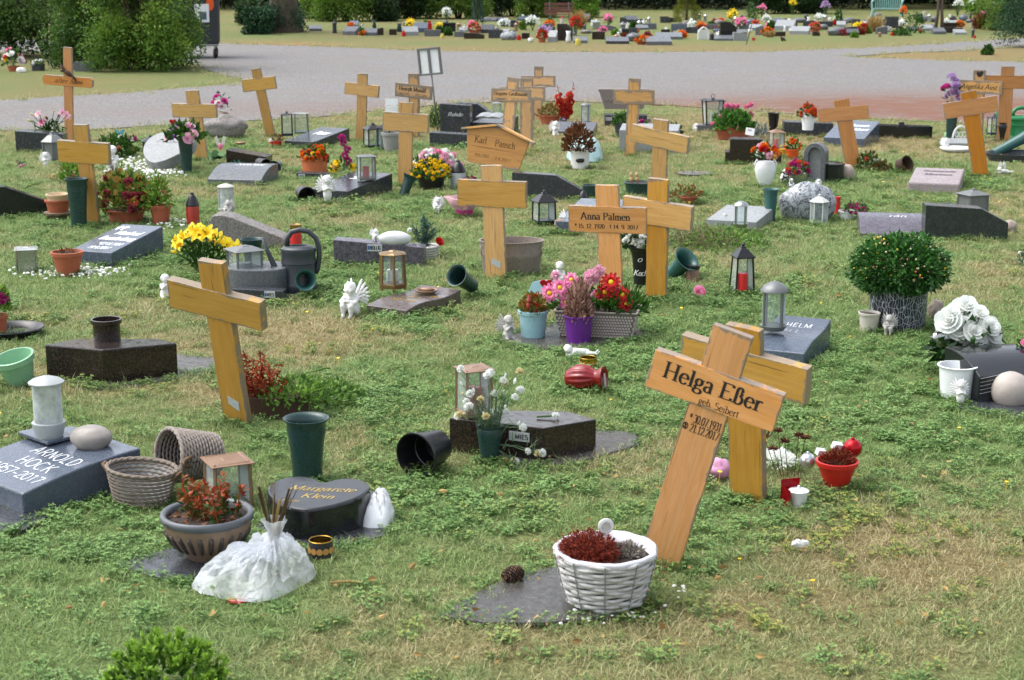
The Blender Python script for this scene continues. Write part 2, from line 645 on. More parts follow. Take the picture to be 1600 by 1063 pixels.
# leaves
L_GREEN = leafm('garden_green_leaves', '#1f3d14', '#4d7a2c')
L_DARK = leafm('dark_green_leaves', '#142a12', '#2f5524', .4)
L_BLUE = leafm('blue_green_needles', '#26453f', '#4d726a')
L_LIGHT = leafm('light_green_leaves', '#3f6a22', '#86a83e')
L_DRYB = leafm('dry_brown_leaves', '#3f2415', '#8a5a35', .8, .15)
L_RUST = leafm('rust_red_twigs', '#5a1c12', '#93391f', .8, .1)
L_REDG = leafm('red_and_green_leaves', '#345a22', '#9a2f1c', .5, .3, '#b8643a')
L_STEM = leafm('green_stems', '#33552a', '#5a7d3c')
L_STRAW = leafm('straw', '#8a6f42', '#c2a468', .8, .2)
PET = {}

def petal(key, a, b, cc=None):
 PET[key] = leafm('petals_' + key, a, b, .5, .35, cc)

for k_, a_, b_ in (('white', '#e2e6e2', '#fafbf8'), ('yellow', '#efc400', '#fff04a'), ('red', '#a80f12', '#d8262a'), ('pink', '#e0609a', '#f8b4d2'),
     ('palepink', '#e0a0bb', '#f3d0df'), ('magenta', '#a3186c', '#d3479c'), ('orange', '#d24a10', '#f08a24'), ('lilac', '#a583b8', '#d2b8dc'),
     ('coral', '#c8382e', '#ee7a62'), ('salmon', '#c66a52', '#e0a08c'), ('purple', '#4a2480', '#7a4cb0'), ('blue', '#2a9ab8', '#70d0e0'),
     ('cream', '#cfc38c', '#ece4c0'), ('oldpink', '#7e2a3c', '#b34f5c'), ('brown', '#6b4a33', '#a38468')):
 petal(k_, a_, b_)

# ------------------------------------------------------------------ lettering (pen strokes turned into flat print)
GLY = {}
for ln in '''A .9|l .08 0 .43 1 b;l .43 1 .8 0 e;l .22 .34 .66 .34
B .8|l .18 0 .18 1 bt;a .4 .76 .24 .23 -90 90;a .42 .26 .3 .26 -90 90;l .18 .99 .4 .99;l .18 .52 .42 .52;l .18 .01 .42 .01
C .85|a .47 .5 .36 .5 50 310
D .9|l .18 0 .18 1 bt;a .38 .5 .42 .49 -90 90;l .18 .99 .4 .99;l .18 .01 .4 .01
E .8|l .18 0 .18 1 bt;l .18 .98 .68 .98 f;l .18 .52 .55 .52;l .18 .02 .7 .02 F
G .9|a .47 .5 .36 .5 50 330;l .78 .05 .78 .42 t
H .95|l .2 0 .2 1 bt;l .75 0 .75 1 bt;l .2 .5 .75 .5
I .38|l .19 0 .19 1 bt
K .92|l .2 0 .2 1 bt;l .25 .45 .72 1 T;l .36 .58 .78 0 e
L .75|l .18 0 .18 1 bt;l .18 .02 .66 .02 F
M 1.1|l .18 0 .18 1 bt;l .18 1 .55 .08;l .55 .08 .92 1;l .92 0 .92 1 bt
N .92|l .18 0 .18 1 bt;l .18 1 .75 .02;l .75 0 .75 1 t
O .92|a .46 .5 .38 .5 0 360
P .75|l .18 0 .18 1 bt;a .4 .74 .26 .25 -90 90;l .18 .98 .4 .98;l .18 .49 .4 .49
R .85|l .18 0 .18 1 bt;a .4 .74 .26 .25 -90 90;l .18 .98 .4 .98;l .18 .49 .4 .49;l .42 .49 .74 0 e
S .7|a .35 .76 .23 .23 40 265;a .35 .27 .25 .27 -145 90
a .56|a .24 .48 .16 .17 150 10;l .4 .5 .4 .06;a .47 .1 .07 .09 180 290;a .24 .17 .17 .17 60 330
b .6|l .13 0 .13 1 s;a .3 .32 .21 .31 -140 140
c .52|a .28 .32 .22 .32 50 315
d .6|l .46 0 .46 1 s;a .28 .32 .21 .31 40 320
e .54|a .28 .32 .22 .32 8 318;l .08 .36 .5 .36
f .36|l .16 0 .16 .75 b;a .3 .75 .14 .22 180 60;l .04 .62 .34 .62
g .56|a .26 .44 .17 .2 0 360;a .27 -.1 .22 .15 0 360;a .26 .14 .16 .1 110 250;l .4 .58 .54 .62
h .62|l .14 0 .14 1 bs;a .31 .42 .17 .21 160 0;l .48 0 .48 .42 b
i .32|l .16 0 .16 .62 bs;l .16 .86 .16 .97
k .6|l .14 0 .14 1 bs;l .18 .28 .46 .62 T;l .26 .38 .5 0 e
l .32|l .16 0 .16 1 bs
m .92|l .13 0 .13 .62 bs;a .28 .42 .16 .2 160 0;l .44 0 .44 .42 b;a .6 .42 .16 .2 160 0;l .76 0 .76 .42 b
n .62|l .14 0 .14 .62 bs;a .31 .42 .17 .21 160 0;l .48 0 .48 .42 b
o .58|a .28 .32 .22 .32 0 360
r .44|l .15 0 .15 .62 bs;a .32 .42 .15 .2 160 50
s .45|a .23 .47 .15 .16 40 265;a .23 .16 .16 .16 -140 90
t .36|l .16 .1 .16 .82;l .04 .62 .34 .62;a .25 .12 .09 .12 180 300
u .62|l .14 .62 .14 .2 s;a .3 .2 .16 .2 180 340;l .47 0 .47 .62 s
y .58|l .08 .62 .3 .02 s;l .5 .62 .2 -.25 t
ß .64|l .14 0 .14 .75 b;a .28 .77 .14 .22 180 0;a .26 .6 .17 .12 -70 60;a .3 .24 .22 .26 -130 90
0 .56|a .28 .5 .22 .5 0 360
1 .5|l .27 0 .27 1 b;l .1 .82 .27 .98
2 .54|a .27 .73 .19 .26 170 -35;l .43 .57 .08 .03;l .06 .03 .5 .03
3 .52|a .24 .75 .18 .24 150 -80;a .24 .27 .2 .27 80 -150
4 .56|l .38 0 .38 1;l .38 1 .05 .3;l .05 .3 .54 .3
5 .52|l .12 .97 .46 .97;l .12 .97 .1 .55;a .25 .3 .21 .3 130 -150
6 .56|a .28 .3 .21 .3 0 360;a .42 .36 .35 .62 95 180
7 .52|l .06 .97 .5 .97;l .5 .97 .2 0
8 .54|a .27 .75 .17 .24 0 360;a .27 .27 .21 .27 0 360
9 .56|a .28 .7 .21 .3 0 360;a .14 .64 .35 .62 -85 0
. .26|l .1 .0 .1 .12
- .5|l .08 .38 .42 .38
* .5|l .05 .6 .45 .9;l .05 .9 .45 .6;l .25 .5 .25 1
+ .45|l .22 .1 .22 1;l .04 .72 .4 .72
@ .5|l .2 0 .34 .95;l .04 .55 .5 .68;a .12 .6 .08 .08 0 360;a .42 .7 .08 .08 0 360;a .32 .9 .08 .08 0 360
# .9|a .45 .5 .36 .4 0 360;l .1 .2 .8 .8;l .2 .9 .7 .1;l .45 .1 .45 .95
~ .6|a .2 .35 .15 .12 180 0;a .45 .35 .12 .12 180 360'''.split('\n'):
 hd, bd = ln.split('|')
 ch, ad = hd.split(' ') if hd[0] != ' ' else (' ', .3)
 GLY[ch] = (float(ad), [q.split() for q in bd.split(';')])

def text2d(s, x0, x1, y0, h, thick=.17, thin=.05, serif=.1, slant=0.0, gap=0.0):
 """list of quads (4x2 arrays) that write s between x0 and x1 on baseline y0, capital height h"""
 adv = sum((GLY[c][0] if c in GLY else .32) + gap for c in s)
 sx = (x1 - x0) / adv
 Q = []
 pen = 0

 def wid(dx, dy):
  dx, dy = dx * sx, dy * h
  n = math.hypot(dx, dy) + 1e-9
  return (thin + (thick - thin) * abs(dy / n) ** 1.3) * h * (1 if dx * dy >= 0 or True else 1)

 def put(pts):
  P = [np.array([x0 + (pen + x + slant * y) * sx, y0 + y * h]) for x, y in pts]
  for i in range(len(P) - 1):
   a, b = P[i], P[i + 1]
   d = b - a
   L = np.linalg.norm(d) + 1e-9
   d = d / L
   nrm = np.array([-d[1], d[0]])
   w = (thin + (thick - thin) * abs(d[1]) ** 1.3) * h / 2
   e = d * w * (.35 if len(P) > 2 else 0)
   Q.append(np.array([a - nrm * w - e, b - nrm * w + e, b + nrm * w + e, a + nrm * w - e]))

 def bar(x, y, l):
  cx, cy = x0 + (pen + x + slant * y) * sx, y0 + y * h
  t = max(thin, .035) * h / 2
  Q.append(np.array([[cx - l * h, cy - t], [cx + l * h, cy - t], [cx + l * h, cy + t], [cx - l * h, cy + t]]))
 for c in s:
  if c not in GLY:
   pen += .32 + gap
   continue
  ad, st = GLY[c]
  for q in st:
   if q[0] == 'l':
    a, b, c2, d = map(float, q[1:5])
    put([(a, b), (c2, d)])
    fl = q[5] if len(q) > 5 else ''
    if serif:
     lo, hi = ((a, b), (c2, d)) if b <= d else ((c2, d), (a, b))
     if 'b' in fl or 'e' in fl:
      bar(lo[0], lo[1] + .015, serif + thick / 2)
     if 't' in fl or 'T' in fl:
      bar(hi[0], hi[1] - .015, serif + thick / 2)
     if 's' in fl:
      bar(hi[0] - .05, hi[1] - .02, serif * .6 + thick / 4)
     if 'f' in fl or 'F' in fl:
      s_ = -1 if 'f' in fl else 1
      put([(c2, d), (c2 + .01, d + s_ * .16)])
   else:
    cx, cy, rx, ry, a0, a1 = map(float, q[1:7])
    n = max(5, int(abs(a1 - a0) / 22))
    put([(cx + rx * math.cos(math.radians(a0 + (a1 - a0) * i / n)), cy + ry * math.sin(math.radians(a0 + (a1 - a0) * i / n))) for i in range(n + 1)])
  pen += ad + gap
 return Q

STY = {'serif': dict(thick=.18, thin=.06, serif=.09), 'light': dict(thick=.11, thin=.05, serif=.07), 'sans': dict(thick=.085, thin=.085, serif=0),
  'bold': dict(thick=.2, thin=.16, serif=0), 'script': dict(thick=.14, thin=.06, serif=0, slant=.28)}

def write(lines, mapf, m, parent, name='lettering'):
 """lines: (string, x0, x1, baseline, height, style); mapf(a, b, lift) -> 3-D point"""
 mb = MB()
 k = 0
 for (s, x0, x1, y0, h, st) in lines:
  for q in text2d(s, x0, x1, y0, h, **STY[st]):
   k += 1
   lift = .0007 + (k % 7) * 3e-5
   mb.add([mapf(p[0], p[1], lift) for p in q], [(0, 1, 2, 3)])
 return mb.build(name, m, parent)

# ------------------------------------------------------------------ lawn fields (where it is dry, where weeds grow)
_r = np.random.default_rng(11)
_grid = _r.random((64, 64))

def vnoise(x, y):
 xi, yi = np.floor(x).astype(int), np.floor(y).astype(int)
 fx, fy = x - xi, y - yi
 fx, fy = fx * fx * (3 - 2 * fx), fy * fy * (3 - 2 * fy)
 g = lambda i, j: _grid[i % 64, j % 64]
 return (g(xi, yi) * (1 - fx) + g(xi + 1, yi) * fx) * (1 - fy) + (g(xi, yi + 1) * (1 - fx) + g(xi + 1, yi + 1) * fx) * fy

def fbm(x, y, o=4):
 s = 0
 for i in range(o):
  s = s + vnoise(x * 2 ** i + 17 * i, y * 2 ** i + 5 * i) * .5 ** i
 return s / 1.875

def to_px(x, y):
 t = y * CP + HC * SP
 return 800 + FPX * x / t, 531.5 - FPX * (y * SP - HC * CP) / t

DRY = [(1300, 850, 260, 60, .42), (1450, 900, 250, 80, .34), (1280, 375, 110, 45, .4), (380, 500, 220, 45, .35), (110, 610, 120, 60, .25), (140, 470, 150, 30, .3),
  (430, 400, 60, 60, .25), (590, 290, 200, 40, .15), (600, 370, 160, 40, .2), (900, 230, 120, 30, .25), (1200, 205, 420, 25, .7), (1100, 230, 160, 25, .4), (1400, 235, 200, 30, .5),
  (1540, 430, 90, 90, .3), (120, 950, 200, 60, .25), (300, 1010, 260, 60, .3), (700, 1010, 400, 50, .3), (640, 205, 400, 22, .4), (30, 230, 100, 30, .3), (660, 400, 90, 30, .4),
  (520, 705, 70, 25, .3), (1000, 730, 60, 40, .2), (1250, 250, 100, 30, .3), (880, 400, 80, 40, .35), (1150, 950, 300, 40, .2), (950, 1030, 500, 50, .15)]
LUSH = [(150, 790, 90, 45, .9), (80, 870, 130, 50, .45), (560, 640, 120, 60, .8), (700, 750, 150, 45, .9), (640, 820, 200, 60, .4), (1180, 800, 120, 50, .9), (1120, 480, 130, 40, .9),
  (1080, 560, 200, 60, .5), (1400, 560, 160, 40, .8), (1330, 700, 240, 60, .5), (1500, 680, 140, 60, .6), (560, 450, 70, 50, .8), (650, 500, 70, 20, .8), (220, 400, 80, 25, .6),
  (480, 440, 70, 40, .5), (600, 330, 120, 25, .6), (60, 350, 60, 20, .5), (1150, 380, 110, 25, .7), (1400, 270, 150, 15, .4), (330, 230, 60, 20, .6), (840, 770, 140, 60, .35),
  (1260, 650, 200, 60, .35), (430, 690, 80, 40, .7), (960, 560, 100, 40, .5), (1050, 820, 60, 60, .5), (960, 640, 150, 60, .3), (1450, 800, 200, 50, .3), (620, 460, 200, 30, .3),
  (1280, 320, 160, 20, .4), (1240, 600, 90, 30, .6), (820, 440, 60, 15, .5), (1560, 280, 60, 20, .6), (280, 330, 60, 20, .3), (50, 420, 60, 20, .4), (1280, 560, 80, 20, .5)]

def blob(L, px, py):
 s = 0
 for (cx, cy, a, b, w) in L:
  s = s + w * np.exp(-(((px - cx) / a) ** 2 + ((py - cy) / b) ** 2))
 return s

def dryness(x, y):
 px, py = to_px(x, y)
 ok = (y > 2) & (y < 40)
 d = .38 + (fbm(x * .9 + 3, y * .9) - .5) * 1.3 + (fbm(x * 5, y * 5, 3) - .5) * .9
 d = d + np.where(ok, blob(DRY, px, py) * .62 - .5 * blob(LUSH, px, py), 0)
 return np.clip(d, 0, 1)

def lush(x, y):
 px, py = to_px(x, y)
 return np.clip(blob(LUSH, px, py) * 1.0 - .35 * blob(DRY, px, py) + (fbm(x * 2.2 + 9, y * 2.2 + 4) - .52) * 1.5, 0, 1)

# the outline of the gravel road, seen corner by corner and laid out on the ground
ROAD_PX = [(-260, 212), (0, 204), (130, 203), (250, 197), (390, 190), (520, 181), (680, 164), (800, 158), (900, 158), (1060, 166), (1150, 172), (1300, 182), (1450, 190), (1600, 198), (1950, 212),
   (1950, 112), (1700, 104), (1600, 97), (1480, 95), (1360, 91), (1330, 88.5), (1400, 84), (1520, 78), (1620, 72), (1900, 60), (1900, 48), (1700, 55), (1560, 62), (1400, 73), (1200, 81), (1000, 82), (800, 82),
   (650, 79), (520, 74), (340, 68), (100, 62), (-260, 60), (-260, 78), (100, 84), (300, 100), (345, 117), (372, 122), (384, 128), (350, 134), (180, 147), (0, 157), (-260, 168)]

def refine(P, step, amp, seed=0):
 out = []
 n = len(P)
 for i in range(n):
  a, b = np.array(P[i]), np.array(P[(i + 1) % n])
  m = max(1, int(np.linalg.norm(b - a) / step))
  for j in range(m):
   p = a + (b - a) * j / m
   out.append(p + amp * (np.array([vnoise(np.array(p[0] * 2.1 + seed), np.array(p[1] * 2.1)), vnoise(np.array(p[0] * 2.1 + 31), np.array(p[1] * 2.1 + seed))]) - .5))
 return out

road_w = refine([G(a, b)[:2] for a, b in ROAD_PX], .25, .22)

def inside(x, y, P):
 P = np.array(P)
 c = np.zeros(x.shape, bool)
 j = len(P) - 1
 for i in range(len(P)):
  xi, yi, xj, yj = P[i][0], P[i][1], P[j][0], P[j][1]
  q = ((yi > y) != (yj > y)) & (x < (xj - xi) * (y - yi) / (yj - yi + 1e-12) + xi)
  c ^= q
  j = i
 return c

# ground sheet: fine near the graves, coarse out to the horizon
def ground():
 m, nt, b = newmat('lawn_soil')
 at = N(nt, 'ShaderNodeAttribute', attribute_name='dry')
 v = texco(nt, 'Object')
 n1, n2, n3 = noise(nt, v, 3, 6, .65), noise(nt, v, 45, 5, .7), noise(nt, v, 160, 3, .7)
 g = mixc(nt, ramp(nt, n2, [(.35, 0), (.65, 1)]), srgb('#53663a'), srgb('#82975a'))
 d = mixc(nt, ramp(nt, n2, [(.35, 0), (.65, 1)]), srgb('#6f6340'), srgb('#a0946a'))
 ad = N(nt, 'ShaderNodeMath', operation='ADD')
 nt.links.new(at.outputs['Fac'], ad.inputs[0])
 nt.links.new(n1, ad.inputs[1])
 f = ramp(nt, ad.outputs[0], [(.5, 0), (1.0, .9)])
 mr = N(nt, 'ShaderNodeMapRange')
 nt.links.new(ad.outputs[0], mr.inputs[0])
 mr.inputs[1].default_value = .7
 mr.inputs[2].default_value = 1.35
 c = mixc(nt, mr.outputs[0], g, d)
 c = mixc(nt, ramp(nt, n3, [(.42, .55), (.55, 0.0)]), c, srgb('#2a2415'))
 # brown, bare earth where the attribute bare says so
 a2 = N(nt, 'ShaderNodeAttribute', attribute_name='bare')
 c = mixc(nt, a2.outputs['Fac'], c, mixc(nt, n2, srgb('#7a5a40'), srgb('#a87e58')))
 nt.links.new(c, b.inputs['Base Color'])
 b.inputs['Roughness'].default_value = .95
 b.inputs['Specular IOR Level'].default_value = .15
 bump(nt, b, n2, .9, .03)
 xs = np.concatenate([[-600, -300, -150, -80, -50], np.arange(-30, 30.01, .3), [50, 80, 150, 300, 600]])
 ys = np.concatenate([[-300, -100, -30, -5, 0, 1.5], np.arange(2.5, 22, .15), np.arange(22, 75, .5), [90, 120, 180, 300, 600, 1000]])
 X, Y = np.meshgrid(xs, ys)
 px, py = to_px(X, np.maximum(Y, 1.6))
 Z = np.where((Y > 2.4) & (Y < 22), (fbm(X * 1.7, Y * 1.7) - .5) * .02, 0)
 Z = np.where(inside(X, Y, road_w), -.012, Z)
 V = np.stack([X.ravel(), Y.ravel(), Z.ravel()], 1)
 nx = len(xs)
 F = [(j * nx + i, j * nx + i + 1, (j + 1) * nx + i + 1, (j + 1) * nx + i) for j in range(len(ys) - 1) for i in range(nx - 1)]
 me = bpy.data.meshes.new('lawn')
 me.from_pydata(V.tolist(), [], F)
 me.materials.append(m)
 a = me.attributes.new('dry', 'FLOAT', 'POINT')
 dr = dryness(X, Y)
 far = (Y > 19)
 dr = np.where(far, np.clip(.52 + (fbm(X * .5, Y * .5) - .5) * .9 + .35 * np.exp(-((py - 84) / 12) ** 2), 0, 1), dr)
 a.data.foreach_set('value', dr.ravel().astype(np.float32))
 a = me.attributes.new('bare', 'FLOAT', 'POINT')
 bare = np.zeros_like(X)
 bl = blob([(950, 84, 500, 3, .9), (300, 160, 400, 3.5, .7), (1450, 94, 130, 4, .6), (420, 70, 100, 4, .6), (1300, 200, 200, 10, .3), (500, 185, 500, 3, .4), (790, 380, 15, 12, .4), (1340, 905, 60, 25, .3)], px, py)
 bare = np.where(Y > 2, np.clip(bl * (.4 + fbm(X * 2, Y * 2)), 0, .9), 0)
 a.data.foreach_set('value', bare.ravel().astype(np.float32))
 me.shade_smooth()
 o = bpy.data.objects.new('lawn', me)
 COL.objects.link(o)
 o['kind'] = 'structure'

ground()

def road():
 m, nt, b = newmat('gravel_road')
 v = texco(nt, 'Object')
 n1, n2, n3 = noise(nt, v, .8, 5, .6), noise(nt, v, 26, 5, .8), noise(nt, v, 5, 6, .75, .6)
 c = mixc(nt, ramp(nt, n2, [(.35, 0), (.65, 1)]), srgb('#4b4b4c'), srgb('#8e8c8a'))
 c = mixc(nt, ramp(nt, n3, [(.4, 0), (.7, .28)]), c, srgb('#3f3b38'))
 c = mixc(nt, ramp(nt, n1, [(.4, 0), (.7, .4)]), c, srgb('#6f655c'))
 # red earth washed onto the road at the right and in streaks along the near edge
 sx, sy, _ = G(1480, 168)
 g = nt.nodes.new('ShaderNodeNewGeometry')
 s = nt.nodes.new('ShaderNodeSeparateXYZ')
 nt.links.new(g.outputs['Position'], s.inputs[0])

 def gauss(cx, cy, a, bb, amp):
  def sq(o, c0, w):
   k = N(nt, 'ShaderNodeMath', operation='SUBTRACT')
   nt.links.new(o, k.inputs[0])
   k.inputs[1].default_value = c0
   k2 = N(nt, 'ShaderNodeMath', operation='DIVIDE')
   nt.links.new(k.outputs[0], k2.inputs[0])
   k2.inputs[1].default_value = w
   k3 = N(nt, 'ShaderNodeMath', operation='MULTIPLY')
   nt.links.new(k2.outputs[0], k3.inputs[0])
   nt.links.new(k2.outputs[0], k3.inputs[1])
   return k3.outputs[0]
  k = N(nt, 'ShaderNodeMath', operation='ADD')
  nt.links.new(sq(s.outputs[0], cx, a), k.inputs[0])
  nt.links.new(sq(s.outputs[1], cy, bb), k.inputs[1])
  k2 = N(nt, 'ShaderNodeMath', operation='MULTIPLY')
  nt.links.new(k.outputs[0], k2.inputs[0])
  k2.inputs[1].default_value = -1
  k3 = N(nt, 'ShaderNodeMath', operation='EXPONENT')
  nt.links.new(k2.outputs[0], k3.inputs[0])
  k4 = N(nt, 'ShaderNodeMath', operation='MULTIPLY')
  nt.links.new(k3.outputs[0], k4.inputs[0])
  k4.inputs[1].default_value = amp
  return k4.outputs[0]
 f = gauss(sx + .2, sy - .2, 3.4, 2.2, 1.5)
 f2 = gauss(sx - 4, sy - .3, 5, 1.3, .6)
 k = N(nt, 'ShaderNodeMath', operation='ADD')
 nt.links.new(f, k.inputs[0])
 nt.links.new(f2, k.inputs[1])
 mp = N(nt, 'ShaderNodeMapping')
 mp.inputs['Scale'].default_value = (.6, 3, 1)
 nt.links.new(v, mp.inputs[0])
 n4 = noise(nt, mp.outputs[0], 3, 6, .7)
 k2 = N(nt, 'ShaderNodeMath', operation='MULTIPLY')
 nt.links.new(k.outputs[0], k2.inputs[0])
 nt.links.new(ramp(nt, n4, [(.38, .1), (.54, 1)]), k2.inputs[1])
 c = mixc(nt, k2.outputs[0], c, mixc(nt, n2, srgb('#593726'), srgb('#7e543e')))
 nt.links.new(c, b.inputs['Base Color'])
 b.inputs['Roughness'].default_value = .8
 bump(nt, b, n2, .8, .02)
 mb = MB()
 mb.prism([tuple(p) for p in road_w], -.02, .006, 'z')
 o = mb.build('gravel_road', m)
 import bmesh
 bm = bmesh.new()
 bm.from_mesh(o.data)
 bmesh.ops.triangulate(bm, faces=[f for f in bm.faces if len(f.verts) > 4])
 bm.to_mesh(o.data)
 bm.free()
 o['kind'] = 'structure'

road()

# ------------------------------------------------------------------ things of wood
def cross(name_label, q, mats, thick=.03, text=None, textm=None, hide=0, rounded=False, sticker=False, group='wooden grave crosses standing in the lawn', postlines=None):
 x, y, yaw, pb, roll, h, zb, a, b, sk, pw, bh = q
 o = thing('wooden_cross', name_label, 'cross', (x, y, 0), group=group)
 o.rotation_mode = 'YXZ'
 o.rotation_euler = (pb, roll, yaw)
 mb = MB()
 r_ = random.Random(int(abs(x) * 1000))
 w = pw / 2
 j = lambda s=.0012: r_.uniform(-s, s)
 pts = [(-w + j(), -.12), (w + j(), -.12)] + [(w + j(), h * t) for t in (.15, .35, .55, .8)] + [(w + j(), h + j(.003)), (w * .2, h + j()), (-w + j(), h + j(.003))] + [(-w + j(), h * t) for t in (.8, .55, .35, .15)]
 mb.prism(pts, -thick / 2, thick / 2)
 mb.build('post', mats[1], o, bevel=.002)
 mb = MB()
 bh2 = bh / 2
 n = 7
 if rounded:
  c_ = bh2 * .45
  pts = [(-a, -bh2 + c_), (-a + c_, -bh2), (b - c_, -bh2), (b, -bh2 + c_), (b, bh2 - c_), (b - c_, bh2), (-a + c_, bh2), (-a, bh2 - c_)]
 else:
  pts = [(-a + (a + b) * i / n + j(.002) * (0 < i < n), -bh2 + j()) for i in range(n + 1)] + [(b - (a + b) * i / n + j(.002) * (0 < i < n), bh2 + j()) for i in range(n + 1)]
 mb.prism(pts, -thick / 2 - .004, thick / 2 + .003)
 bar = mb.build('crossbar', mats[0], o, bevel=.002, loc=(0, 0, zb), rot=(0, sk, 0))
 if text:
  L = a + b
  lines = [(s, -a + L * x0, -a + L * x1, bh * (v - .5), bh * hh, st) for (s, x0, x1, v, hh, st) in text]
  write(lines, lambda p, q_, l: (p, -thick / 2 - .004 - l, q_), textm or M_TEXTK, bar)
 if postlines:
  lines = [(s, pw * (x0 - .5), pw * (x1 - .5), h * v, hh, st) for (s, x0, x1, v, hh, st) in postlines]
  write(lines, lambda p, q_, l: (p, -thick / 2 - l, q_), M_TEXTK, o)
 if sticker:
  mb = MB()
  mb.prism([(-w * .35, .085), (w * .5, .06), (w * .53, .098), (-w * .33, .118)], -thick / 2 - .0016, -thick / 2 - .0004)
  mb.build('number_tag', M_PLATE, o)
 return o

# ------------------------------------------------------------------ stones
def finish_stone(mb, o, m, bevel=.004, sub=0):
 s = mb.build('stone_body', m, o, bevel=bevel)
 return s

def wedge(label, px, py, w, d, hf, hb, yaw=0, curve=0, m=None, text=(), textm=None, z=0, group=None, back=0, cat='gravestone', name='gravestone', bev=.004, lip=0, plate=None, s_curve=0, cut=None):
 """lying pillow stone: w wide, d deep, hf / hb high at front / back (photo pixels at that place), yaw in degrees"""
 x, y, u = GB(px, py, back, z)
 w, d, hf, hb, curve, s_curve, lip = w * u, d * u, hf * u, hb * u, curve * u, s_curve * u, lip * u
 o = thing(name, label, cat, (x, y, z), math.radians(yaw), group)
 n = 12 if (curve or s_curve) else 1

 def top(v):
  return hf + (hb - hf) * v + curve * math.sin(PI * v) + s_curve * math.sin(2 * PI * v)
 prof = [(d * i / n, top(i / n)) for i in range(n + 1)]
 if lip:
  prof = prof[:-1] + [(d * .8, top(.8)), (d * .8, hb + lip), (d, hb + lip)]
 poly = [(0, -.03)] + prof + [(d, -.03)]
 mb = MB()
 mb.prism(poly, -w / 2, w / 2, 'x')
 finish_stone(mb, o, m, bev)
 if text:
  lines = [(s, (x0 - .5) * w, (x1 - .5) * w, v * d, hh * d, st) for (s, x0, x1, v, hh, st) in text]
  write(lines, lambda p, q, l: (p, q, top(min(1, max(0, q / d))) + l), textm or M_TEXTW, o)
 if plate:
  maker_plate(o, (plate[0] - .5) * w, hf * plate[1], plate[2] * u, plate[3] * u, plate[4], 0)
 return o, u

def maker_plate(o, cx, cz, w, h, s, yf):
 mb = MB()
 mb.box((cx, yf - .0015, cz), (w, .003, h))
 p = mb.build('maker_plate', M_PLATE, o)
 write([(s, cx - w * .3, cx + w * .42, cz - h * .25, h * .5, 'bold')], lambda p_, q, l: (p_, yf - .003 - l, q), M_TEXTK, p)
 mb = MB()
 mb.box((cx - w * .4, yf - .0037, cz), (w * .14, .001, h * .55))
 mb.build('maker_logo', MATS.get('logo_blue') or plain('logo_blue', '#2c58a0', .4, .05), p)

def upright(label, px, py, poly, d, yaw=0, m=None, text=(), textm=None, z=0, group=None, bev=.004, name='gravestone', cat='gravestone', plate=None, lean=0, back=0):
 """poly (x,z) in photo pixels relative to the middle of the front bottom edge; d deep"""
 x, y, u = GB(px, py, back, z)
 o = thing(name, label, cat, (x, y, z), (math.radians(lean), 0, math.radians(yaw)), group)
 mb = MB()
 mb.prism([(a * u, (b if b > 0 else -.02 / u) * u) for a, b in poly], 0, d * u, 'y')
 finish_stone(mb, o, m, bev)
 if text:
  lines = [(s, x0 * u, x1 * u, v * u, hh * u, st) for (s, x0, x1, v, hh, st) in text]
  write(lines, lambda p, q, l: (p, -l, q), textm or M_TEXTW, o)
 if plate:
  maker_plate(o, plate[0] * u, plate[1] * u, plate[2] * u, plate[3] * u, plate[4], 0)
 return o, u

def planstone(label, px, py, outline, hf, hb, yaw=0, m=None, text=(), textm=None, z=0, bev=.006, name='gravestone', cat='gravestone', plate=None, dome=0, grow=0):
 """outline (x, depth) in photo pixels from the front-most point; straight sides, tilted top"""
 x, y, u = GB(px, py, 0, z)
 o = thing(name, label, cat, (x, y, z), math.radians(yaw))
 D = max(p[1] for p in outline) * u
 top = lambda a, b: (hf + (hb - hf) * b / D) * u
 mb = MB()
 P = [(a * u, b * u) for a, b in outline]
 mb.prism(P, -.03, 0, 'z', top=top)
 finish_stone(mb, o, m, bev)
 if text:
  lines = [(s, x0 * u, x1 * u, v * D, hh * D, st) for (s, x0, x1, v, hh, st) in text]
  write(lines, lambda p, q, l: (p, q, top(p, q) + l), textm or M_TEXTW, o)
 if plate:
  maker_plate(o, plate[0] * u, plate[1] * u, plate[2] * u, plate[3] * u, plate[4], plate[5] * u)
 return o, u

def slab(label, pts, m=SLAB, h=.012):
 """flat slab set in the lawn, corners given as photo pixels"""
 W = [G(a, b)[:2] for a, b in pts]
 c = np.mean(W, 0)
 mb = MB()
 R = refine([(p[0] - c[0], p[1] - c[1]) for p in W], .07, .012, c[0])
 mb.prism([tuple(p) for p in R], -.04, h, 'z')
 o = mb.build('stone_slab', m, bevel=.003)
 o.location = (c[0], c[1], 0)
 SLABS.append(W)
 return tagm(o, label, 'slab')

SLABS = []

def boulder(label, px, py, w, h, d=None, m=GR_SWIRL, z=0, amp=.25, cat='rock', name='boulder', seed=1, yaw=0, sink=.15, text=(), smooth=True, group=None, fr=1.6):
 d = d or w * .7
 x, y, u = GB(px, py, 0, z)
 n = math.hypot(x, y)
 x, y = x + x / n * d * u / 2, y + y / n * d * u / 2
 mb = MB()
 mb.ball((0, 0, h * u * (.5 - sink / 2)), (w * u / 2, d * u / 2, h * u * (.5 + sink / 2)), 28, 18, amp=amp, fr=fr, seed=seed)
 o = mb.build(name, m, smooth=smooth)
 o.location = (x, y, z)
 o.rotation_euler[2] = math.radians(yaw)
 return tagm(o, label, cat, group)

# ------------------------------------------------------------------ vases, pots, lanterns, candles
def loc_of(px, py, z, back):
 x, y, u = GB(px, py, 0, z)
 n = math.hypot(x, y)
 return (x + x / n * back * u, y + y / n * back * u, z), u

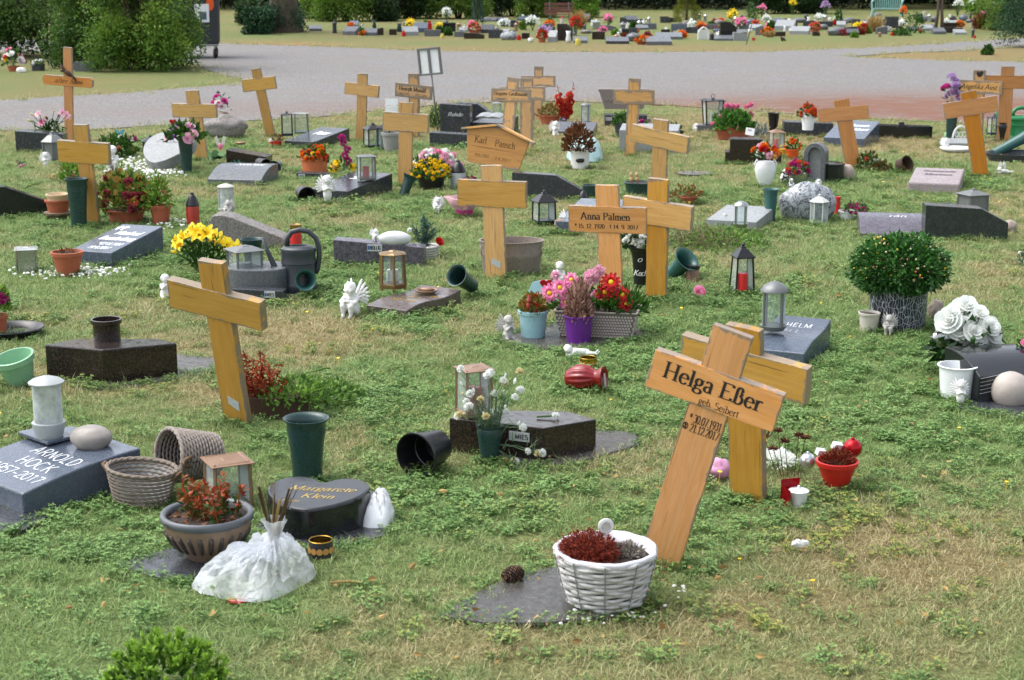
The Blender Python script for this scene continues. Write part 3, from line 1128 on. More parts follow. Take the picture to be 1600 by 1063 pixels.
def vase(label, px, py, h, rt, m=M_VASE, z=0, rot=None, rb=None, group=None, lipo=1.0, lift=0):
 """flared cemetery vase; h, rt in photo pixels; rot = (rx, ry, rz) degrees when it lies or leans"""
 (x, y, z0), u = loc_of(px, py, z, rt * .5 if rot is None else 0)
 h, rt = h * u, rt * u
 rb = rb * u if rb else rt * .52
 o = thing('grave_vase', label, 'vase', (x, y, z0 + lift * u), tuple(math.radians(a) for a in rot) if rot else 0, group)
 mb = MB()
 rn = rb * 1.22
 mb.lathe([(0, 0), (rb, 0), (rb * 1.05, h * .3), (rn, h * .68), (rn * 1.1, h * .82), (rt * .84, h * .93), (rt, h * .985), (rt * 1.0, h), (rt * .96, h), (rt * .8, h * .945),
    (rn * 1.02, h * .83), (rn * .93, h * .68), (rb * .95, h * .3), (rb * .9, h * .12), (0, h * .12)], 32)
 mb.build('vase_body', m, o, smooth=True, angle=50)
 mb = MB()
 mb.lathe([(rb * .5, 0), (rb * .3, -h * .1), (.002, -h * (.42 if rot else .3))], 10)
 mb.build('ground_spike', m, o, smooth=True)
 return o, u, h, rt

def pot_body(mb, rt, rb, h, rim=.16, t=.07, mi=0, ribs=0):
 rr = rt * 1.0
 wob = (lambda a, z: 1 + .035 * np.sign(np.sin(a * ribs)) * (0 < z < h * .75)) if ribs else None
 mb.lathe([(0, 0), (rb, 0), (rt * .92, h * (1 - rim)), (rr, h * (1 - rim)), (rr * 1.02, h * .99), (rr * .99, h), (rr * (1 - t) * .98, h), (rr * (1 - t) * .9, h * .8), (rb * .85, h * .1), (0, h * .1)], 32, mi=mi, wob=wob)

def pot(o, rt, rb, h, m, rim=.16, soil=.86, name='pot', ribs=0):
 mb = MB()
 pot_body(mb, rt, rb, h, rim, ribs=ribs)
 mb.build(name, m, o, smooth=True, angle=35)
 if soil:
  mb = MB()
  mb.lathe([(rt * .9, h * (soil - .02)), (rt * .6, h * (soil + .02)), (rt * .3, h * (soil - .01)), (0, h * (soil + .01))], 20)
  mb.build('soil', M_SOIL, o)

BLOS = {}

def blossom_mesh(kind, r, key):
 """one flower head about radius r, facing +z"""
 mb = MB()
 if kind == 'daisy':
  for ring, (n, k, lift) in enumerate(((12, 1.0, .12), (11, .72, .3))):
   for i in range(n):
    a = 2 * PI * (i + .5 * ring) / n + random.uniform(-.08, .08)
    u_, v_ = np.array([math.cos(a), math.sin(a), 0]), np.array([-math.sin(a), math.cos(a), 0])
    w, l = r * .2, r * k * random.uniform(.9, 1.05)
    z = np.array([0, 0, 1.])
    P = [u_ * r * .12 - v_ * w * .3, u_ * r * .12 + v_ * w * .3, u_ * l * .6 + v_ * w + z * r * lift, u_ * l + v_ * w * .4 + z * r * (lift * .6), u_ * l - v_ * w * .4 + z * r * (lift * .6), u_ * l * .6 - v_ * w + z * r * lift, u_ * l * .6 + z * r * (lift - .06)]
    mb.add(P, [(0, 1, 6), (1, 2, 6), (2, 3, 6), (3, 4, 6), (4, 5, 6), (5, 0, 6)], 0, random.random())
  mb.ball((0, 0, r * .12), (r * .24, r * .24, r * .16), 10, 6, 1, tint=.5)
 elif kind == 'rose':
  for (n, r0, rr, z0, zz, ph) in ((3, .1, .22, .0, .62, 0), (4, .18, .45, -.05, .66, .5), (5, .3, .72, -.12, .55, .2), (6, .4, 1.0, -.2, .34, .8)):
   for i in range(n):
    a0 = 2 * PI * i / n + ph
    P = []
    for jj in range(4):
     for ii in range(5):
      f = ii / 4 - .5
      a = a0 + f * 2.3 * 2 * PI / n * .62
      t = jj / 3
      rad = r * (r0 * .4 + (rr - r0 * .4) * math.sin(t * PI / 2) ** .8) * (1 + .05 * math.cos(f * 6))
      zt = r * (z0 + (zz - z0) * t ** .9 * (1 - .55 * abs(2 * f) ** 3 * t))
      if jj == 3:
       rad *= 1.1
       zt -= r * .03
      P.append([rad * math.cos(a), rad * math.sin(a), zt])
    mb.add(P, [(j * 5 + i_, j * 5 + i_ + 1, j * 5 + i_ + 6, j * 5 + i_ + 5) for j in range(3) for i_ in range(4)], 0, random.random())
 elif kind == 'puff':           # frilled head: carnation, chrysanthemum, geranium umbel
  n = 70
  d = rng.normal(size=(n, 3))
  d[:, 2] = np.abs(d[:, 2]) * 1.1
  d /= np.linalg.norm(d, axis=1)[:, None]
  mb.leaves(d * r * .35, d + rng.normal(size=(n, 3)) * .25, r * .7, r * .55, 0, .3)
 elif kind == 'lily':
  for i in range(6):
   a = 2 * PI * i / 6 + random.uniform(-.1, .1)
   u_, v_ = np.array([math.cos(a), math.sin(a), 0]), np.array([-math.sin(a), math.cos(a), 0])
   P = []
   T = (0, .25, .5, .75, 1)
   for t in T:
    w = r * .3 * math.sin(PI * min(1, t * .85 + .1)) ** .8
    c = u_ * r * (t ** 1.3) * 1.0 + np.array([0, 0, r * (.75 * math.sin(t * PI * .7))])
    P += [c - v_ * w / 1.1, c + np.array([0, 0, -w * .25]), c + v_ * w / 1.1]
   mb.add(P, [(j * 3 + k, j * 3 + k + 1, j * 3 + k + 4, j * 3 + k + 3) for j in range(4) for k in range(2)], 0, random.random())
  for i in range(5):
   a = 2 * PI * i / 5
   mb.tube([(0, 0, 0), (r * .25 * math.cos(a), r * .25 * math.sin(a), r * .75)], r * .02, 4, 1)
 elif kind == 'bud':
  mb.ball((0, 0, r * .6), (r * .35, r * .35, r), 8, 7, 0, tint=.6)
 o = mb.build('blossom', [PET[key], PET['yellow']], smooth=kind in ('rose', 'bud', 'lily'))
 return o

def blossom(parent, kind, r, key, c, n, name='blossom'):
 k = (kind, key, round(r, 3), random.randint(0, 1))
 if k not in BLOS:
  BLOS[k] = blossom_mesh(kind, r, key)
 n = Vector(n)
 e = n.to_track_quat('Z', 'Y').to_euler()
 return share(BLOS[k], name, parent, c, e, random.uniform(.85, 1.12))

def dome_pts(n, R, H, c=(0, 0, 0), lo=0.0, jit=.1, shell=.85):
 """points and outward normals on a dome (semi-axes R,R,H)"""
 d = rng.normal(size=(n, 3))
 d[:, 2] = np.abs(d[:, 2]) if lo >= 0 else d[:, 2]
 d /= np.linalg.norm(d, axis=1)[:, None]
 s = shell + (1 - shell) * rng.random(n) ** .5 + rng.normal(size=n) * jit * .3
 P = d * np.array([R, R, H]) * s[:, None] + np.array(c)
 return P, d

def foliage(parent, n, R, H, c, L, W, m, name='foliage', stem=True, shell=.3, up=.4):
 mb = MB()
 P, d = dome_pts(n, R, H, c, shell=shell)
 D = d + rng.normal(size=(n, 3)) * .5 + np.array([0, 0, up])
 mb.leaves(P, D, L * (.7 + .6 * rng.random(n)), W * (.7 + .6 * rng.random(n)), 0)
 if stem:
  for i in range(14):
   q = P[i]
   mb.tube([(c[0] + random.uniform(-.2, .2) * R, c[1] + random.uniform(-.2, .2) * R, c[2] - .1 * H), (q[0] * .5 + c[0] * .5, q[1] * .5 + c[1] * .5, (q[2] + c[2]) / 2), tuple(q)], max(.0008, R * .012), 4, 1)
 return mb.build(name, [m, L_STEM], parent)

def blossoms(parent, spec, R, H, c, lo=.1, shell=.95):
 """spec: list of (kind, colour, count, radius)"""
 for kind, key, n, r in spec:
  for i in range(n):
   a = random.uniform(0, 2 * PI)
   el = math.asin(random.uniform(lo, 1))
   d = np.array([math.cos(a) * math.cos(el), math.sin(a) * math.cos(el), math.sin(el)])
   if d[1] > .25 and random.random() < .6:
    d[1] = -d[1]
   p = np.array(c) + d * np.array([R, R, H]) * shell * random.uniform(.9, 1.06)
   blossom(parent, kind, r, key, tuple(p), (d[0], d[1] - .25, d[2] + .25))

def potplant(label, px, py, rt, rb, h, potm, leaf=L_GREEN, fr=None, fh=None, nl=250, ll=10, lw=5, fl=(), z=0, name='potted_plant', cat='potted plant', soil=.86, rim=.16, fc=None, shell=.3, group=None, ribs=0, up=.4, rot=0, stem=True):
 (x, y, z0), u = loc_of(px, py, z, rb)
 o = thing(name, label, cat, (x, y, z0), rot, group)
 pot(o, rt * u, rb * u, h * u, potm, rim, soil, ribs=ribs)
 if fr:
  c = (0, 0, h * u * .9) if fc is None else tuple(k * u for k in fc)
  foliage(o, nl, fr * u, fh * u, c, ll * u, lw * u, leaf, shell=shell, up=up, stem=stem)
  blossoms(o, [(a, b, n, r * u) for a, b, n, r in fl], fr * u, fh * u, c)
 return o, u

def bouquet(label, loc, u, R, H, leaf=L_GREEN, nl=120, ll=12, lw=5, fl=(), rot=0, stems=8, stemlen=0, up=.4, name='bouquet', cat='flowers', shell=.3):
 o = thing(name, label, cat, loc, rot)
 if nl:
  foliage(o, nl, R * u, H * u, (0, 0, 0), ll * u, lw * u, leaf, shell=shell, up=up)
 blossoms(o, [(a, b, n, r * u) for a, b, n, r in fl], R * u, H * u, (0, 0, 0))
 return o

def lantern(label, px, py, w, h, m=M_GREYMET, z=0, yaw=20, flare=0, roofh=.18, finial=True, glass=GLASS, group=None, name='lantern', n=4, foot=.07, ring=False, solid=False, back=None):
 (x, y, z0), u = loc_of(px, py, z, w * .5 if back is None else back)
 w, h = w * u, h * u
 o = thing(name, label, 'lantern', (x, y, z0), math.radians(yaw), group)
 R = w / 2 * (1.414 if n == 4 else 1.05)
 ph = PI / n
 zb, zt = h * foot, h * (1 - roofh - (.08 if finial else 0))
 mb = MB()
 mb.lathe([(R * .98, zb * .5), (R * 1.0, zb * 1.6), (R * .9, zb * 1.7)], n, phase=ph)
 for i in range(n):
  a = ph + i * 2 * PI / n
  mb.box((R * .9 * math.cos(a), R * .9 * math.sin(a), zb * .3), (w * .09, w * .09, zb * .6))
 mb.build('base', m, o, bevel=w * .012)
 Rt = R * (1 - flare * .25) if flare < 1 else R * 1.25
 for i in range(n):
  a = ph + i * 2 * PI / n
  p0, p1 = np.array([R * .93 * math.cos(a), R * .93 * math.sin(a), zb]), np.array([Rt * .9 * math.cos(a), Rt * .9 * math.sin(a), zt])
  mb = MB()
  mb.tube([p0, p1], w * .05, 4)
  mb.build('corner_post', m, o)
  b = ph + (i + 1) * 2 * PI / n
  q0, q1 = np.array([R * .9 * math.cos(b), R * .9 * math.sin(b), zb]), np.array([Rt * .87 * math.cos(b), Rt * .87 * math.sin(b), zt])
  mb = MB()
  mb.add([p0 * .97 + [0, 0, zb * .03], q0, q1, p1 * .97 + [0, 0, zt * .03]], [(0, 1, 2, 3)])
  mb.build('pane', glass, o)
  mb = MB()
  mb.tube([p1, q1 * 1.03], w * .035, 4)
  mb.build('top_rail', m, o)
 mb = MB()
 e = 1.12
 mb.lathe([(Rt * e, zt), (Rt * e, zt + h * .02), (Rt * .45, zt + h * roofh * .75), (Rt * .3, zt + h * roofh * .8), (Rt * .22, zt + h * roofh), (0, zt + h * roofh)], n, phase=ph)
 mb.build('roof', m, o, bevel=w * .01)
 if finial:
  mb = MB()
  mb.lathe([(w * .05, zt + h * roofh * .95), (w * .1, zt + h * (roofh + .03)), (w * .05, zt + h * (roofh + .05)), (0, zt + h * (roofh + .08))], 10)
  if ring:
   mb.tube([(w * .12 * math.cos(t), 0, zt + h * (roofh + .1) + w * .14 * math.sin(t)) for t in np.linspace(0, 2 * PI, 16, endpoint=False)], w * .015, 5, closed=True)
  mb.build('finial', m, o, smooth=True)
 return o, u

def roundlantern(label, px, py, w, h, m=M_GREYMET, z=0, glass=GLASS, dome=.2, yaw=0, frame_=True, base=.14):
 (x, y, z0), u = loc_of(px, py, z, w * .5)
 w, h = w * u, h * u
 o = thing('lantern', label, 'lantern', (x, y, z0), math.radians(yaw))
 r = w / 2
 mb = MB()
 mb.lathe([(0, 0), (r * .75, 0), (r * .78, h * .02), (r * .95, h * base * .8), (r * .97, h * base), (r * .8, h * (base + .01)), (0, h * base)], 28)
 mb.build('base', m, o, smooth=True, angle=40)
 mb = MB()
 mb.lathe([(r * .82, h * base), (r * .82, h * (1 - dome))], 28)
 mb.F = mb.F[:-2]
 mb.M = mb.M[:-2]
 mb.T = mb.T[:-2]
 mb.build('glass_cylinder', glass, o, smooth=True)
 mb = MB()
 mb.lathe([(r * .84, h * (1 - dome)), (r * 1.03, h * (1 - dome + .01)), (r * 1.03, h * (1 - dome + .03)), (r * .8, h * (1 - dome * .45)), (r * .3, h * .985), (0, h)], 28)
 mb.build('lid', m, o, smooth=True, angle=40)
 if frame_:
  for i in range(4):
   a = i * PI / 2 + .5
   mb = MB()
   mb.tube([(r * .88 * math.cos(a), r * .88 * math.sin(a), h * base * .8), (r * .88 * math.cos(a), r * .88 * math.sin(a), h * (1 - dome + .02))], r * .1, 6)
   mb.build('upright_rod', m, o)
 return o, u

def candle(label, px, py, w, h, m=M_RED, lid=M_GOLD, z=0, loc=None, u=None, lidh=.2, rot=None, pointed=False):
 """plastic grave candle with a lid"""
 if loc is None:
  (x, y, z0), u = loc_of(px, py, z, w * .5)
  loc = (x, y, z0)
 w, h = w * u, h * u
 o = thing('grave_candle', label, 'candle', loc, rot or 0)
 r = w / 2
 hb = h * (1 - lidh)
 mb = MB()
 mb.lathe([(0, 0), (r * .9, 0), (r, h * .03), (r * .95, h * .1), (r * .95, hb * .9), (r * .88, hb), (0, hb)], 20)
 mb.build('cup', m, o, smooth=True, angle=40)
 if lid:
  mb = MB()
  if pointed:
   mb.lathe([(r * .95, hb), (r * .98, hb + h * .03), (r * .8, hb + h * lidh * .35), (r * .55, hb + h * lidh * .7), (r * .28, hb + h * lidh * .85), (r * .22, h), (0, h)], 20)
  else:
   mb.lathe([(r * 1.0, hb), (r * 1.0, h), (r * .8, h), (r * .7, h * .985), (0, h * .985)], 20)
  mb.build('lid', lid, o, smooth=True, angle=30)
 return o

# ------------------------------------------------------------------ little angels: one continuous body grown together from rounded masses
def cherub(label, px, py, h, m=M_WHITEP, z=0, yaw=0, pose='sit', wings=True, group=None, rot=None, back=None, cat='angel figure'):
 (x, y, z0), u = loc_of(px, py, z, h * .25 if back is None else back)
 s = h * u
 o = thing('angel_figure', label, cat, (x, y, z0), rot or math.radians(yaw), group)
 mb = MB()

 def limb(a, b, ra, rb, n=5):
  a, b = np.array(a, float), np.array(b, float)
  for i in range(n):
   t = i / (n - 1)
   mb.ball((a + (b - a) * t) * s, (ra + (rb - ra) * t) * s, 10, 7)
 if pose == 'sit':              # knees drawn up, arms folded on them, head resting
  mb.ball((0, .06 * s, .22 * s), (.2 * s, .19 * s, .22 * s), 14, 9)
  mb.ball((0, .03 * s, .45 * s), (.17 * s, .14 * s, .18 * s), 14, 9)
  for q in (-1, 1):
   limb((q * .12, 0, .14), (q * .12, -.26, .32), .1, .085)
   limb((q * .12, -.26, .32), (q * .11, -.24, .05), .08, .055)
   limb((q * .11, -.24, .04), (q * .11, -.34, .035), .055, .04, 3)
   limb((q * .18, 0, .52), (q * .22, -.18, .42), .07, .055)
   limb((q * .22, -.18, .42), (-q * .04, -.28, .46), .055, .045)
  hc = np.array([.03, -.12, .76])
 elif pose == 'kneel':
  mb.ball((0, .03 * s, .2 * s), (.2 * s, .2 * s, .22 * s), 14, 9)
  mb.ball((0, .0, .45 * s), (.16 * s, .13 * s, .2 * s), 14, 9)
  for q in (-1, 1):
   limb((q * .12, .05, .12), (q * .14, -.2, .07), .1, .07)
   limb((q * .14, -.16, .06), (q * .14, .2, .05), .06, .045)
   limb((q * .17, -.02, .54), (q * .16, -.16, .4), .065, .055)
   limb((q * .16, -.16, .4), (q * .02, -.22, .56), .05, .04)
  hc = np.array([0, -.04, .78])
 elif pose == 'lie':            # on the belly, chin on the arms
  limb((.35, .05, .14), (-.15, 0, .2), .16, .17, 7)
  for q in (-1, 1):
   limb((.4, q * .08, .12), (.75, q * .12, .09), .1, .05)
   limb((.75, q * .12, .09), (.85, q * .12, .2), .05, .04, 3)
   limb((-.2, q * .15, .2), (-.42, q * .14, .08), .07, .05)
  hc = np.array([-.42, -.06, .34])
 else:                          # stand
  mb.ball((0, 0, .42 * s), (.13 * s, .11 * s, .2 * s), 14, 9)
  mb.ball((0, 0, .25 * s), (.17 * s, .14 * s, .24 * s), 14, 9)
  for q in (-1, 1):
   limb((q * .07, 0, .25), (q * .08, -.01, .03), .08, .05)
   limb((q * .15, 0, .55), (q * .16, -.1, .42), .055, .045)
   limb((q * .16, -.1, .42), (q * .03, -.16, .5), .045, .035)
  hc = np.array([0, -.02, .8])
 r = .145
 mb.ball(hc * s, (r * s, r * s, r * 1.12 * s), 16, 11)
 mb.ball((hc + [0, .03, .03]) * s, (r * 1.16 * s, r * 1.08 * s, r * 1.1 * s), 18, 12, amp=.28, fr=5, seed=int(px))      # curls
 mb.ball((hc + [0, -r, -.02]) * s, .025 * s, 6, 5)                                                                    # nose
 for q in (-1, 1):
  mb.ball((hc + [q * .075, -r * .8, -.045]) * s, .045 * s, 7, 5)                                                   # cheeks
  mb.ball((hc + [q * r * 1.0, 0, -.02]) * s, (.02 * s, .03 * s, .04 * s), 7, 5)                                    # ears
 mb.ball((hc + [0, -r * .85, -.1]) * s, .035 * s, 7, 5)
 limb(hc + [0, .04, -.1], hc + [0, .06, -.24], .07, .09, 3)
 b = mb.build('body', m, o, smooth=True)
 rm = b.modifiers.new('remesh', 'REMESH')
 rm.mode = 'VOXEL'
 rm.voxel_size = max(.0035, s * .028)
 rm.use_smooth_shade = True
 sm = b.modifiers.new('smooth', 'SMOOTH')
 sm.iterations = 2
 sm.factor = .5
 if wings:
  for q in (-1, 1):
   w = MB()
   for row, (n, L, off) in enumerate(((7, .42, 0), (6, .3, -.016), (4, .18, -.03))):
    for i in range(n):
     t = i / (n - 1)
     a = math.radians(75 - 105 * t)
     base = np.array([q * (.06 + .05 * t), .17 + off, .58 - .12 * t])
     d = np.array([q * math.cos(a), .25, math.sin(a)])
     l = L * (1 - .35 * t)
     Rm = frame(d)
     w.ball((base + d * l / 2) * s, (.045 * s, .014 * s, l / 2 * s), 8, 7, R=np.stack([np.cross([0, 1, 0], d / np.linalg.norm(d)), [0, 1, 0], d / np.linalg.norm(d)], 1))
   w.build('wing', m, o, smooth=True)
 return o

def wateringcan(label, px, py, w, h, m, z=0, yaw=0, rot=None, spout=-1):
 (x, y, z0), u = loc_of(px, py, z, w * .4)
 s = h * u
 r = w * u / 2
 o = thing('watering_can', label, 'watering can', (x, y, z0), rot or math.radians(yaw))
 mb = MB()
 mb.lathe([(0, 0), (r * .95, 0), (r, s * .03), (r * .97, s * .12), (r * .93, s * .14), (r * .95, s * .45), (r * .99, s * .46), (r * .97, s * .5), (r * .95, s * .62), (r, s * .65), (r * .97, s * .7), (r * .75, s * .74),
    (r * .55, s * .745), (r * .5, s * .72), (r * .5, s * .5), (0, s * .5)], 36, sy=.78)
 mb.build('tank', m, o, smooth=True, angle=35)
 q = spout
 mb = MB()
 mb.tube([(q * r * .85, 0, s * .12), (q * r * 1.25, 0, s * .33), (q * r * 1.65, 0, s * .62), (q * r * 1.95, 0, s * .88)], [r * .26, r * .19, r * .12, r * .1], 14)
 mb.build('spout', m, o, smooth=True)
 mb = MB()
 P = [(q * r * .5, 0, s * .72)]
 for t in np.linspace(0, 1, 14):
  a = PI * (1.0 - 1.25 * t)
  P.append((-q * (r * .25 - r * .95 * math.cos(a) * 1.0 * 1), 0, s * .76 + s * .24 * math.sin(a) if t < .8 else s * .76 + s * .24 * math.sin(a)))
 P = [(q * r * .62, 0, s * .72), (q * r * .6, 0, s * .86), (q * r * .35, 0, s * .97), (-q * r * .1, 0, s * 1.0), (-q * r * .6, 0, s * .97), (-q * r * 1.0, 0, s * .86), (-q * r * 1.16, 0, s * .7), (-q * r * 1.15, 0, s * .52), (-q * r * 1.05, 0, s * .36), (-q * r * .92, 0, s * .28)]
 mb.tube(P, r * .15, 12)
 mb.build('handle', m, o, smooth=True)
 return o

# ------------------------------------------------------------------ wooden crosses
Q = {
'a': (-4.190,15.786,-0.195,0.016,0.049,0.899,0.584,0.251,0.251,0.008,0.085,0.093),
'b': (-2.719,10.704,-0.248,0.106,-0.011,0.660,0.482,0.181,0.179,0.048,0.100,0.140),
'c': (-2.686,14.407,-0.171,0.106,-0.065,0.608,0.432,0.200,0.198,0.068,0.116,0.119),
'd': (-2.366,16.383,-0.122,0.071,-0.173,0.679,0.525,0.170,0.167,0.057,0.094,0.122),
'e': (-1.453,16.022,-0.233,0.043,0.065,0.643,0.488,0.172,0.168,0.035,0.098,0.113),
'f': (-0.955,16.325,-0.259,0.071,0.028,0.625,0.454,0.189,0.184,0.057,0.106,0.134),
'g': (-0.817,12.658,-0.214,0.012,0.034,0.637,0.486,0.179,0.178,0.012,0.108,0.140),
'h': (-0.083,8.810,-0.246,0.044,-0.032,0.617,0.465,0.190,0.186,0.041,0.114,0.141),
'i': (0.494,8.023,-0.281,0.034,-0.048,0.613,0.444,0.197,0.188,0.037, 0.113,0.129),
'j': (0.729,8.231,-0.448,0.087,0.030,0.625,0.450,0.185,0.182,0.062,0.107,0.125),
'k': (1.078,12.150,-0.50,0.150,0.079,0.568,0.426,0.229,0.221,0.09,0.115,0.128),
'l': (1.051,14.756,-0.139,-0.012,0.041,0.675,0.513,0.179,0.182,-0.043,0.108,0.127),
'm': (-0.062,14.607,-0.173,-0.056,0.101,0.695,0.541,0.179,0.170,-0.081,0.106,0.114),
'n': (0.134,15.172,-0.137,-0.007,-0.002,0.652,0.512,0.247,0.168,-0.019,0.117,0.125),
'o': (0.275,18.030,-0.193,-0.028,0.017,0.586,0.427,0.189,0.182,-0.038,0.097,0.120),
'p': (2.822,13.709,0.011,-0.126,-0.201,0.582,0.465,0.213,0.205,0.12,0.125,0.113),
'q': (3.734,13.207,-0.015,-0.052,-0.200,0.689,0.561,0.213,0.213,0.051,0.122,0.125),
'r': (4.432,15.906,-0.142,-0.028,-0.012,0.675,0.519,0.216,0.212,0.051,0.116,0.125),
's': (4.685,15.904,-0.092,-0.006,0.002,0.712,0.566,0.203,0.213,0.005,0.122,0.125),
't': (-1.011,5.932,-0.480,0.259,0.060,0.659,0.490,0.209,0.191,0.078,0.109,0.113),
'u': (0.415,4.439,-0.313,-0.001,0.273,0.714,0.541,0.186,0.184,0.009,0.112,0.110),
'v': (0.749,5.027,-0.612,0.178,0.031,0.590,0.454,0.216,0.213,0.094,0.117,0.120)}
ca = cross('tall slender orange cross with chamfered arm ends at far left by the road', Q['a'], W_ORG, text=[('Walter', .2, .5, .3, .5, 'script'), ('Adamsi', .55, .8, .3, .45, 'script')], textm=M_TEXTB, rounded=True)
mb = MB()      # carved dove fixed above the arms
mb.ball((0, 0, 0), (.05, .012, .022), 12, 7, R=rotm(0, .5, 0))
mb.ball((-.045, 0, .035), (.05, .008, .015), 10, 6, R=rotm(0, 1.0, 0))
mb.ball((.055, 0, -.035), (.045, .01, .012), 10, 6, R=rotm(0, .9, 0))
mb.ball((-.06, 0, .02), (.02, .012, .014), 8, 6)
mb.build('carved_dove', plain('dark_brown_carving', '#3d2214', .6), ca, smooth=True, loc=(.01, -.026, .66))
cross('blank cross with greyed edges right behind the dark green vase at left', Q['b'], W_YEL)
cross('blank cross behind the vase of pale pink flowers at left', Q['c'], W_YEL)
cross('narrow blank cross leaning left on the grass near the road, left of the two lanterns', Q['d'], W_YEL)
cross('blank cross standing free on the grass before the road, left of the notice frame', Q['e'], W_OAK)
cross('weathered cross lettered Henryk Musial beside the notice frame', Q['f'], W_OLD, text=[('Henryk Musial', .1, .84, .5, .3, 'serif'), ('*26.2.1941', .12, .4, .18, .16, 'light'), ('+28.11.2016', .55, .88, .18, .16, 'light')])
cross('blank cross with the white plastic crate perched behind its shoulder', Q['g'], W_YEL)
cross('blank cross in front of the zinc tub in the middle of the lawn', Q['h'], W_OAK, sticker=True)
cross('cross lettered Anna Palmen in front of a leaning blank cross', Q['i'], W_NEW, text=[('Anna Palmen', .16, .8, .5, .27, 'serif'), ('* 15. 12. 1920', .08, .47, .17, .16, 'serif'), ('+ 14. 9. 2017', .53, .9, .17, .16, 'serif')])
cross('blank cross directly right of the Anna Palmen cross, beside the tipped teal vase', Q['j'], W_OAK)
cross('blank cross with grey worn top rising behind the Anna Palmen pair', Q['k'], W_YEL)
cross('pale blank cross in front of the grey relief planter at the road edge', Q['l'], W_OLD)
cross('weathered cross lettered Brigitte Großmann, left one in the cluster of three', Q['m'], W_OLD, text=[('Brigitte Großmann', .08, .92, .5, .27, 'serif'), ('*15.6.1952', .1, .42, .17, .16, 'light'), ('+29.12.2016', .52, .9, .17, .16, 'light')])
cross('middle cross of the cluster of three, its post standing in front of the red gladioli', Q['n'], W_OLD)
cross('greyest cross of the cluster of three, hindmost with its top above the others', Q['o'], W_OLD)
cross('orange brown cross leaning left beside the grey inscribed stone at right', Q['p'], W_ORG)
cross('orange brown cross leaning left in front of the Angelika Aust cross', Q['q'], W_ORG)
cr = cross('cross lettered Angelika Aust with a dark leaf ornament at its head', Q['r'], W_OLD, text=[('Angelika Aust', .1, .88, .35, .36, 'script')])
mb = MB()
mb.prism([(-.03, 0), (-.022, .026), (0, .014), (.012, .03), (.034, .02), (.026, -.012), (.008, -.028), (-.014, -.026)], -.017, -.0152)
mb.build('leaf_ornament', M_TEXTK, cr, loc=(.0, 0, .64))
cross('cross at the right edge with dark stained top, behind the green watering can', Q['s'], W_ORG)
cross('large blank cross with a metal tag at its foot, leaning in the left foreground', Q['t'], W_YEL, sticker=True)
cu = cross('large tilted cross lettered Helga Eßer in the right foreground', Q['u'], W_NEW, thick=.033,
   text=[('Helga Eßer', .1, .87, .4, .42, 'serif'), ('geb. Seibert', .42, .73, .06, .19, 'light')], postlines=[('* 30.07.1931', .12, .95, .61, .024, 'light'), ('# 21.12.2017', .02, .95, .572, .024, 'light')])
cross('large blank cross close behind the tilted lettered cross, right foreground', Q['v'], W_YEL)

# house-shaped wooden name board with a little roof
x, y, u = G(762, 300)
o = thing('wooden_name_board', 'house shaped wooden grave board with a small roof, lettered Karl Pansch', 'grave marker', (x, y, 0), (math.radians(-5), math.radians(8), math.radians(-14)))
mb = MB()
mb.prism([(-.03, -.1), (.03, -.1), (.03, .25), (-.03, .25)], .012, .035)
mb.build('post', W_OLD[1], o, bevel=.002)
b0 = .175
mb = MB()
mb.prism([(-.165, b0), (.185, b0 - .005), (.225, b0 + .19), (.0, b0 + .255), (-.2, b0 + .21)], -.012, .012)
bd = mb.build('name_board', wood('pansch_board', '#c0873f', '#a8742f', 'x', .3), o, bevel=.002)
write([('Karl', -.14, -.055, b0 + .135, .042, 'light'), ('Pansch', .0, .14, b0 + .13, .042, 'light'), ('19.6.1951', -.125, -.025, b0 + .045, .02, 'light'), ('2.4.2017', .015, .12, b0 + .04, .02, 'light')], lambda p, q, l: (p, -.012 - l, q), M_TEXTB, bd)
for a, b_ in (((-.235, b0 + .2), (.005, b0 + .262)), ((.005, b0 + .262), (.262, b0 + .182))):
 mb = MB()
 mb.prism([a, b_, (b_[0], b_[1] + .014), (a[0], a[1] + .014)], -.035, .035)
 mb.build('roof_board', W_OLD[0], o, bevel=.0015)
o.scale = (1.13, 1.13, 1.13)

# ------------------------------------------------------------------ gravestones, near to far
wedge('blue grey inclined stone lettered Arnold Hock with a round lantern on it', -16, 787, 200, 215, 38, 64, -43, 6, GR_BLUE, [('ARNOLD', .3, .92, .45, .12, 'sans'), ('HOCK', .37, .86, .28, .12, 'sans'), ('1957-2017', .25, .94, .13, .1, 'sans')], bev=.006)
Z4 = 66 * G(2, 792)[2]
x, y, u = G(72, 683, Z4 * .97)
mb = MB()
mb.prism([(-.09, -.05), (.09, -.05), (.09, .06), (-.09, .06)], 0, .012, 'z')
o = mb.build('lantern_plinth', GR_BLUE, bevel=.003)
o.location = (x, y, Z4 * .97)
o.rotation_euler[2] = math.radians(-43)
tagm(o, 'flat grey stone plinth under the round lantern on the Arnold Hock stone', 'plinth')
roundlantern('pale grey round lantern with white lid on the Arnold Hock stone', 78, 690, 54, 100, plain('pale_grey_enamel', '#9da3a3', .3, .06), Z4 + .006, GLASSF, .13, base=.25, frame_=False)
boulder('smooth brown pebble with white scrawl lying on the Arnold Hock stone', 144, 706, 66, 36, 50, plain('brown_pebble', '#908a84', .4, .25, 30), Z4 * .93, amp=.08, cat='pebble', name='pebble', seed=3)
slab('grey slab under the Arnold Hock stone at the left edge', [(-60, 838), (40, 832), (75, 812), (30, 790), (-60, 770)], SLATE)

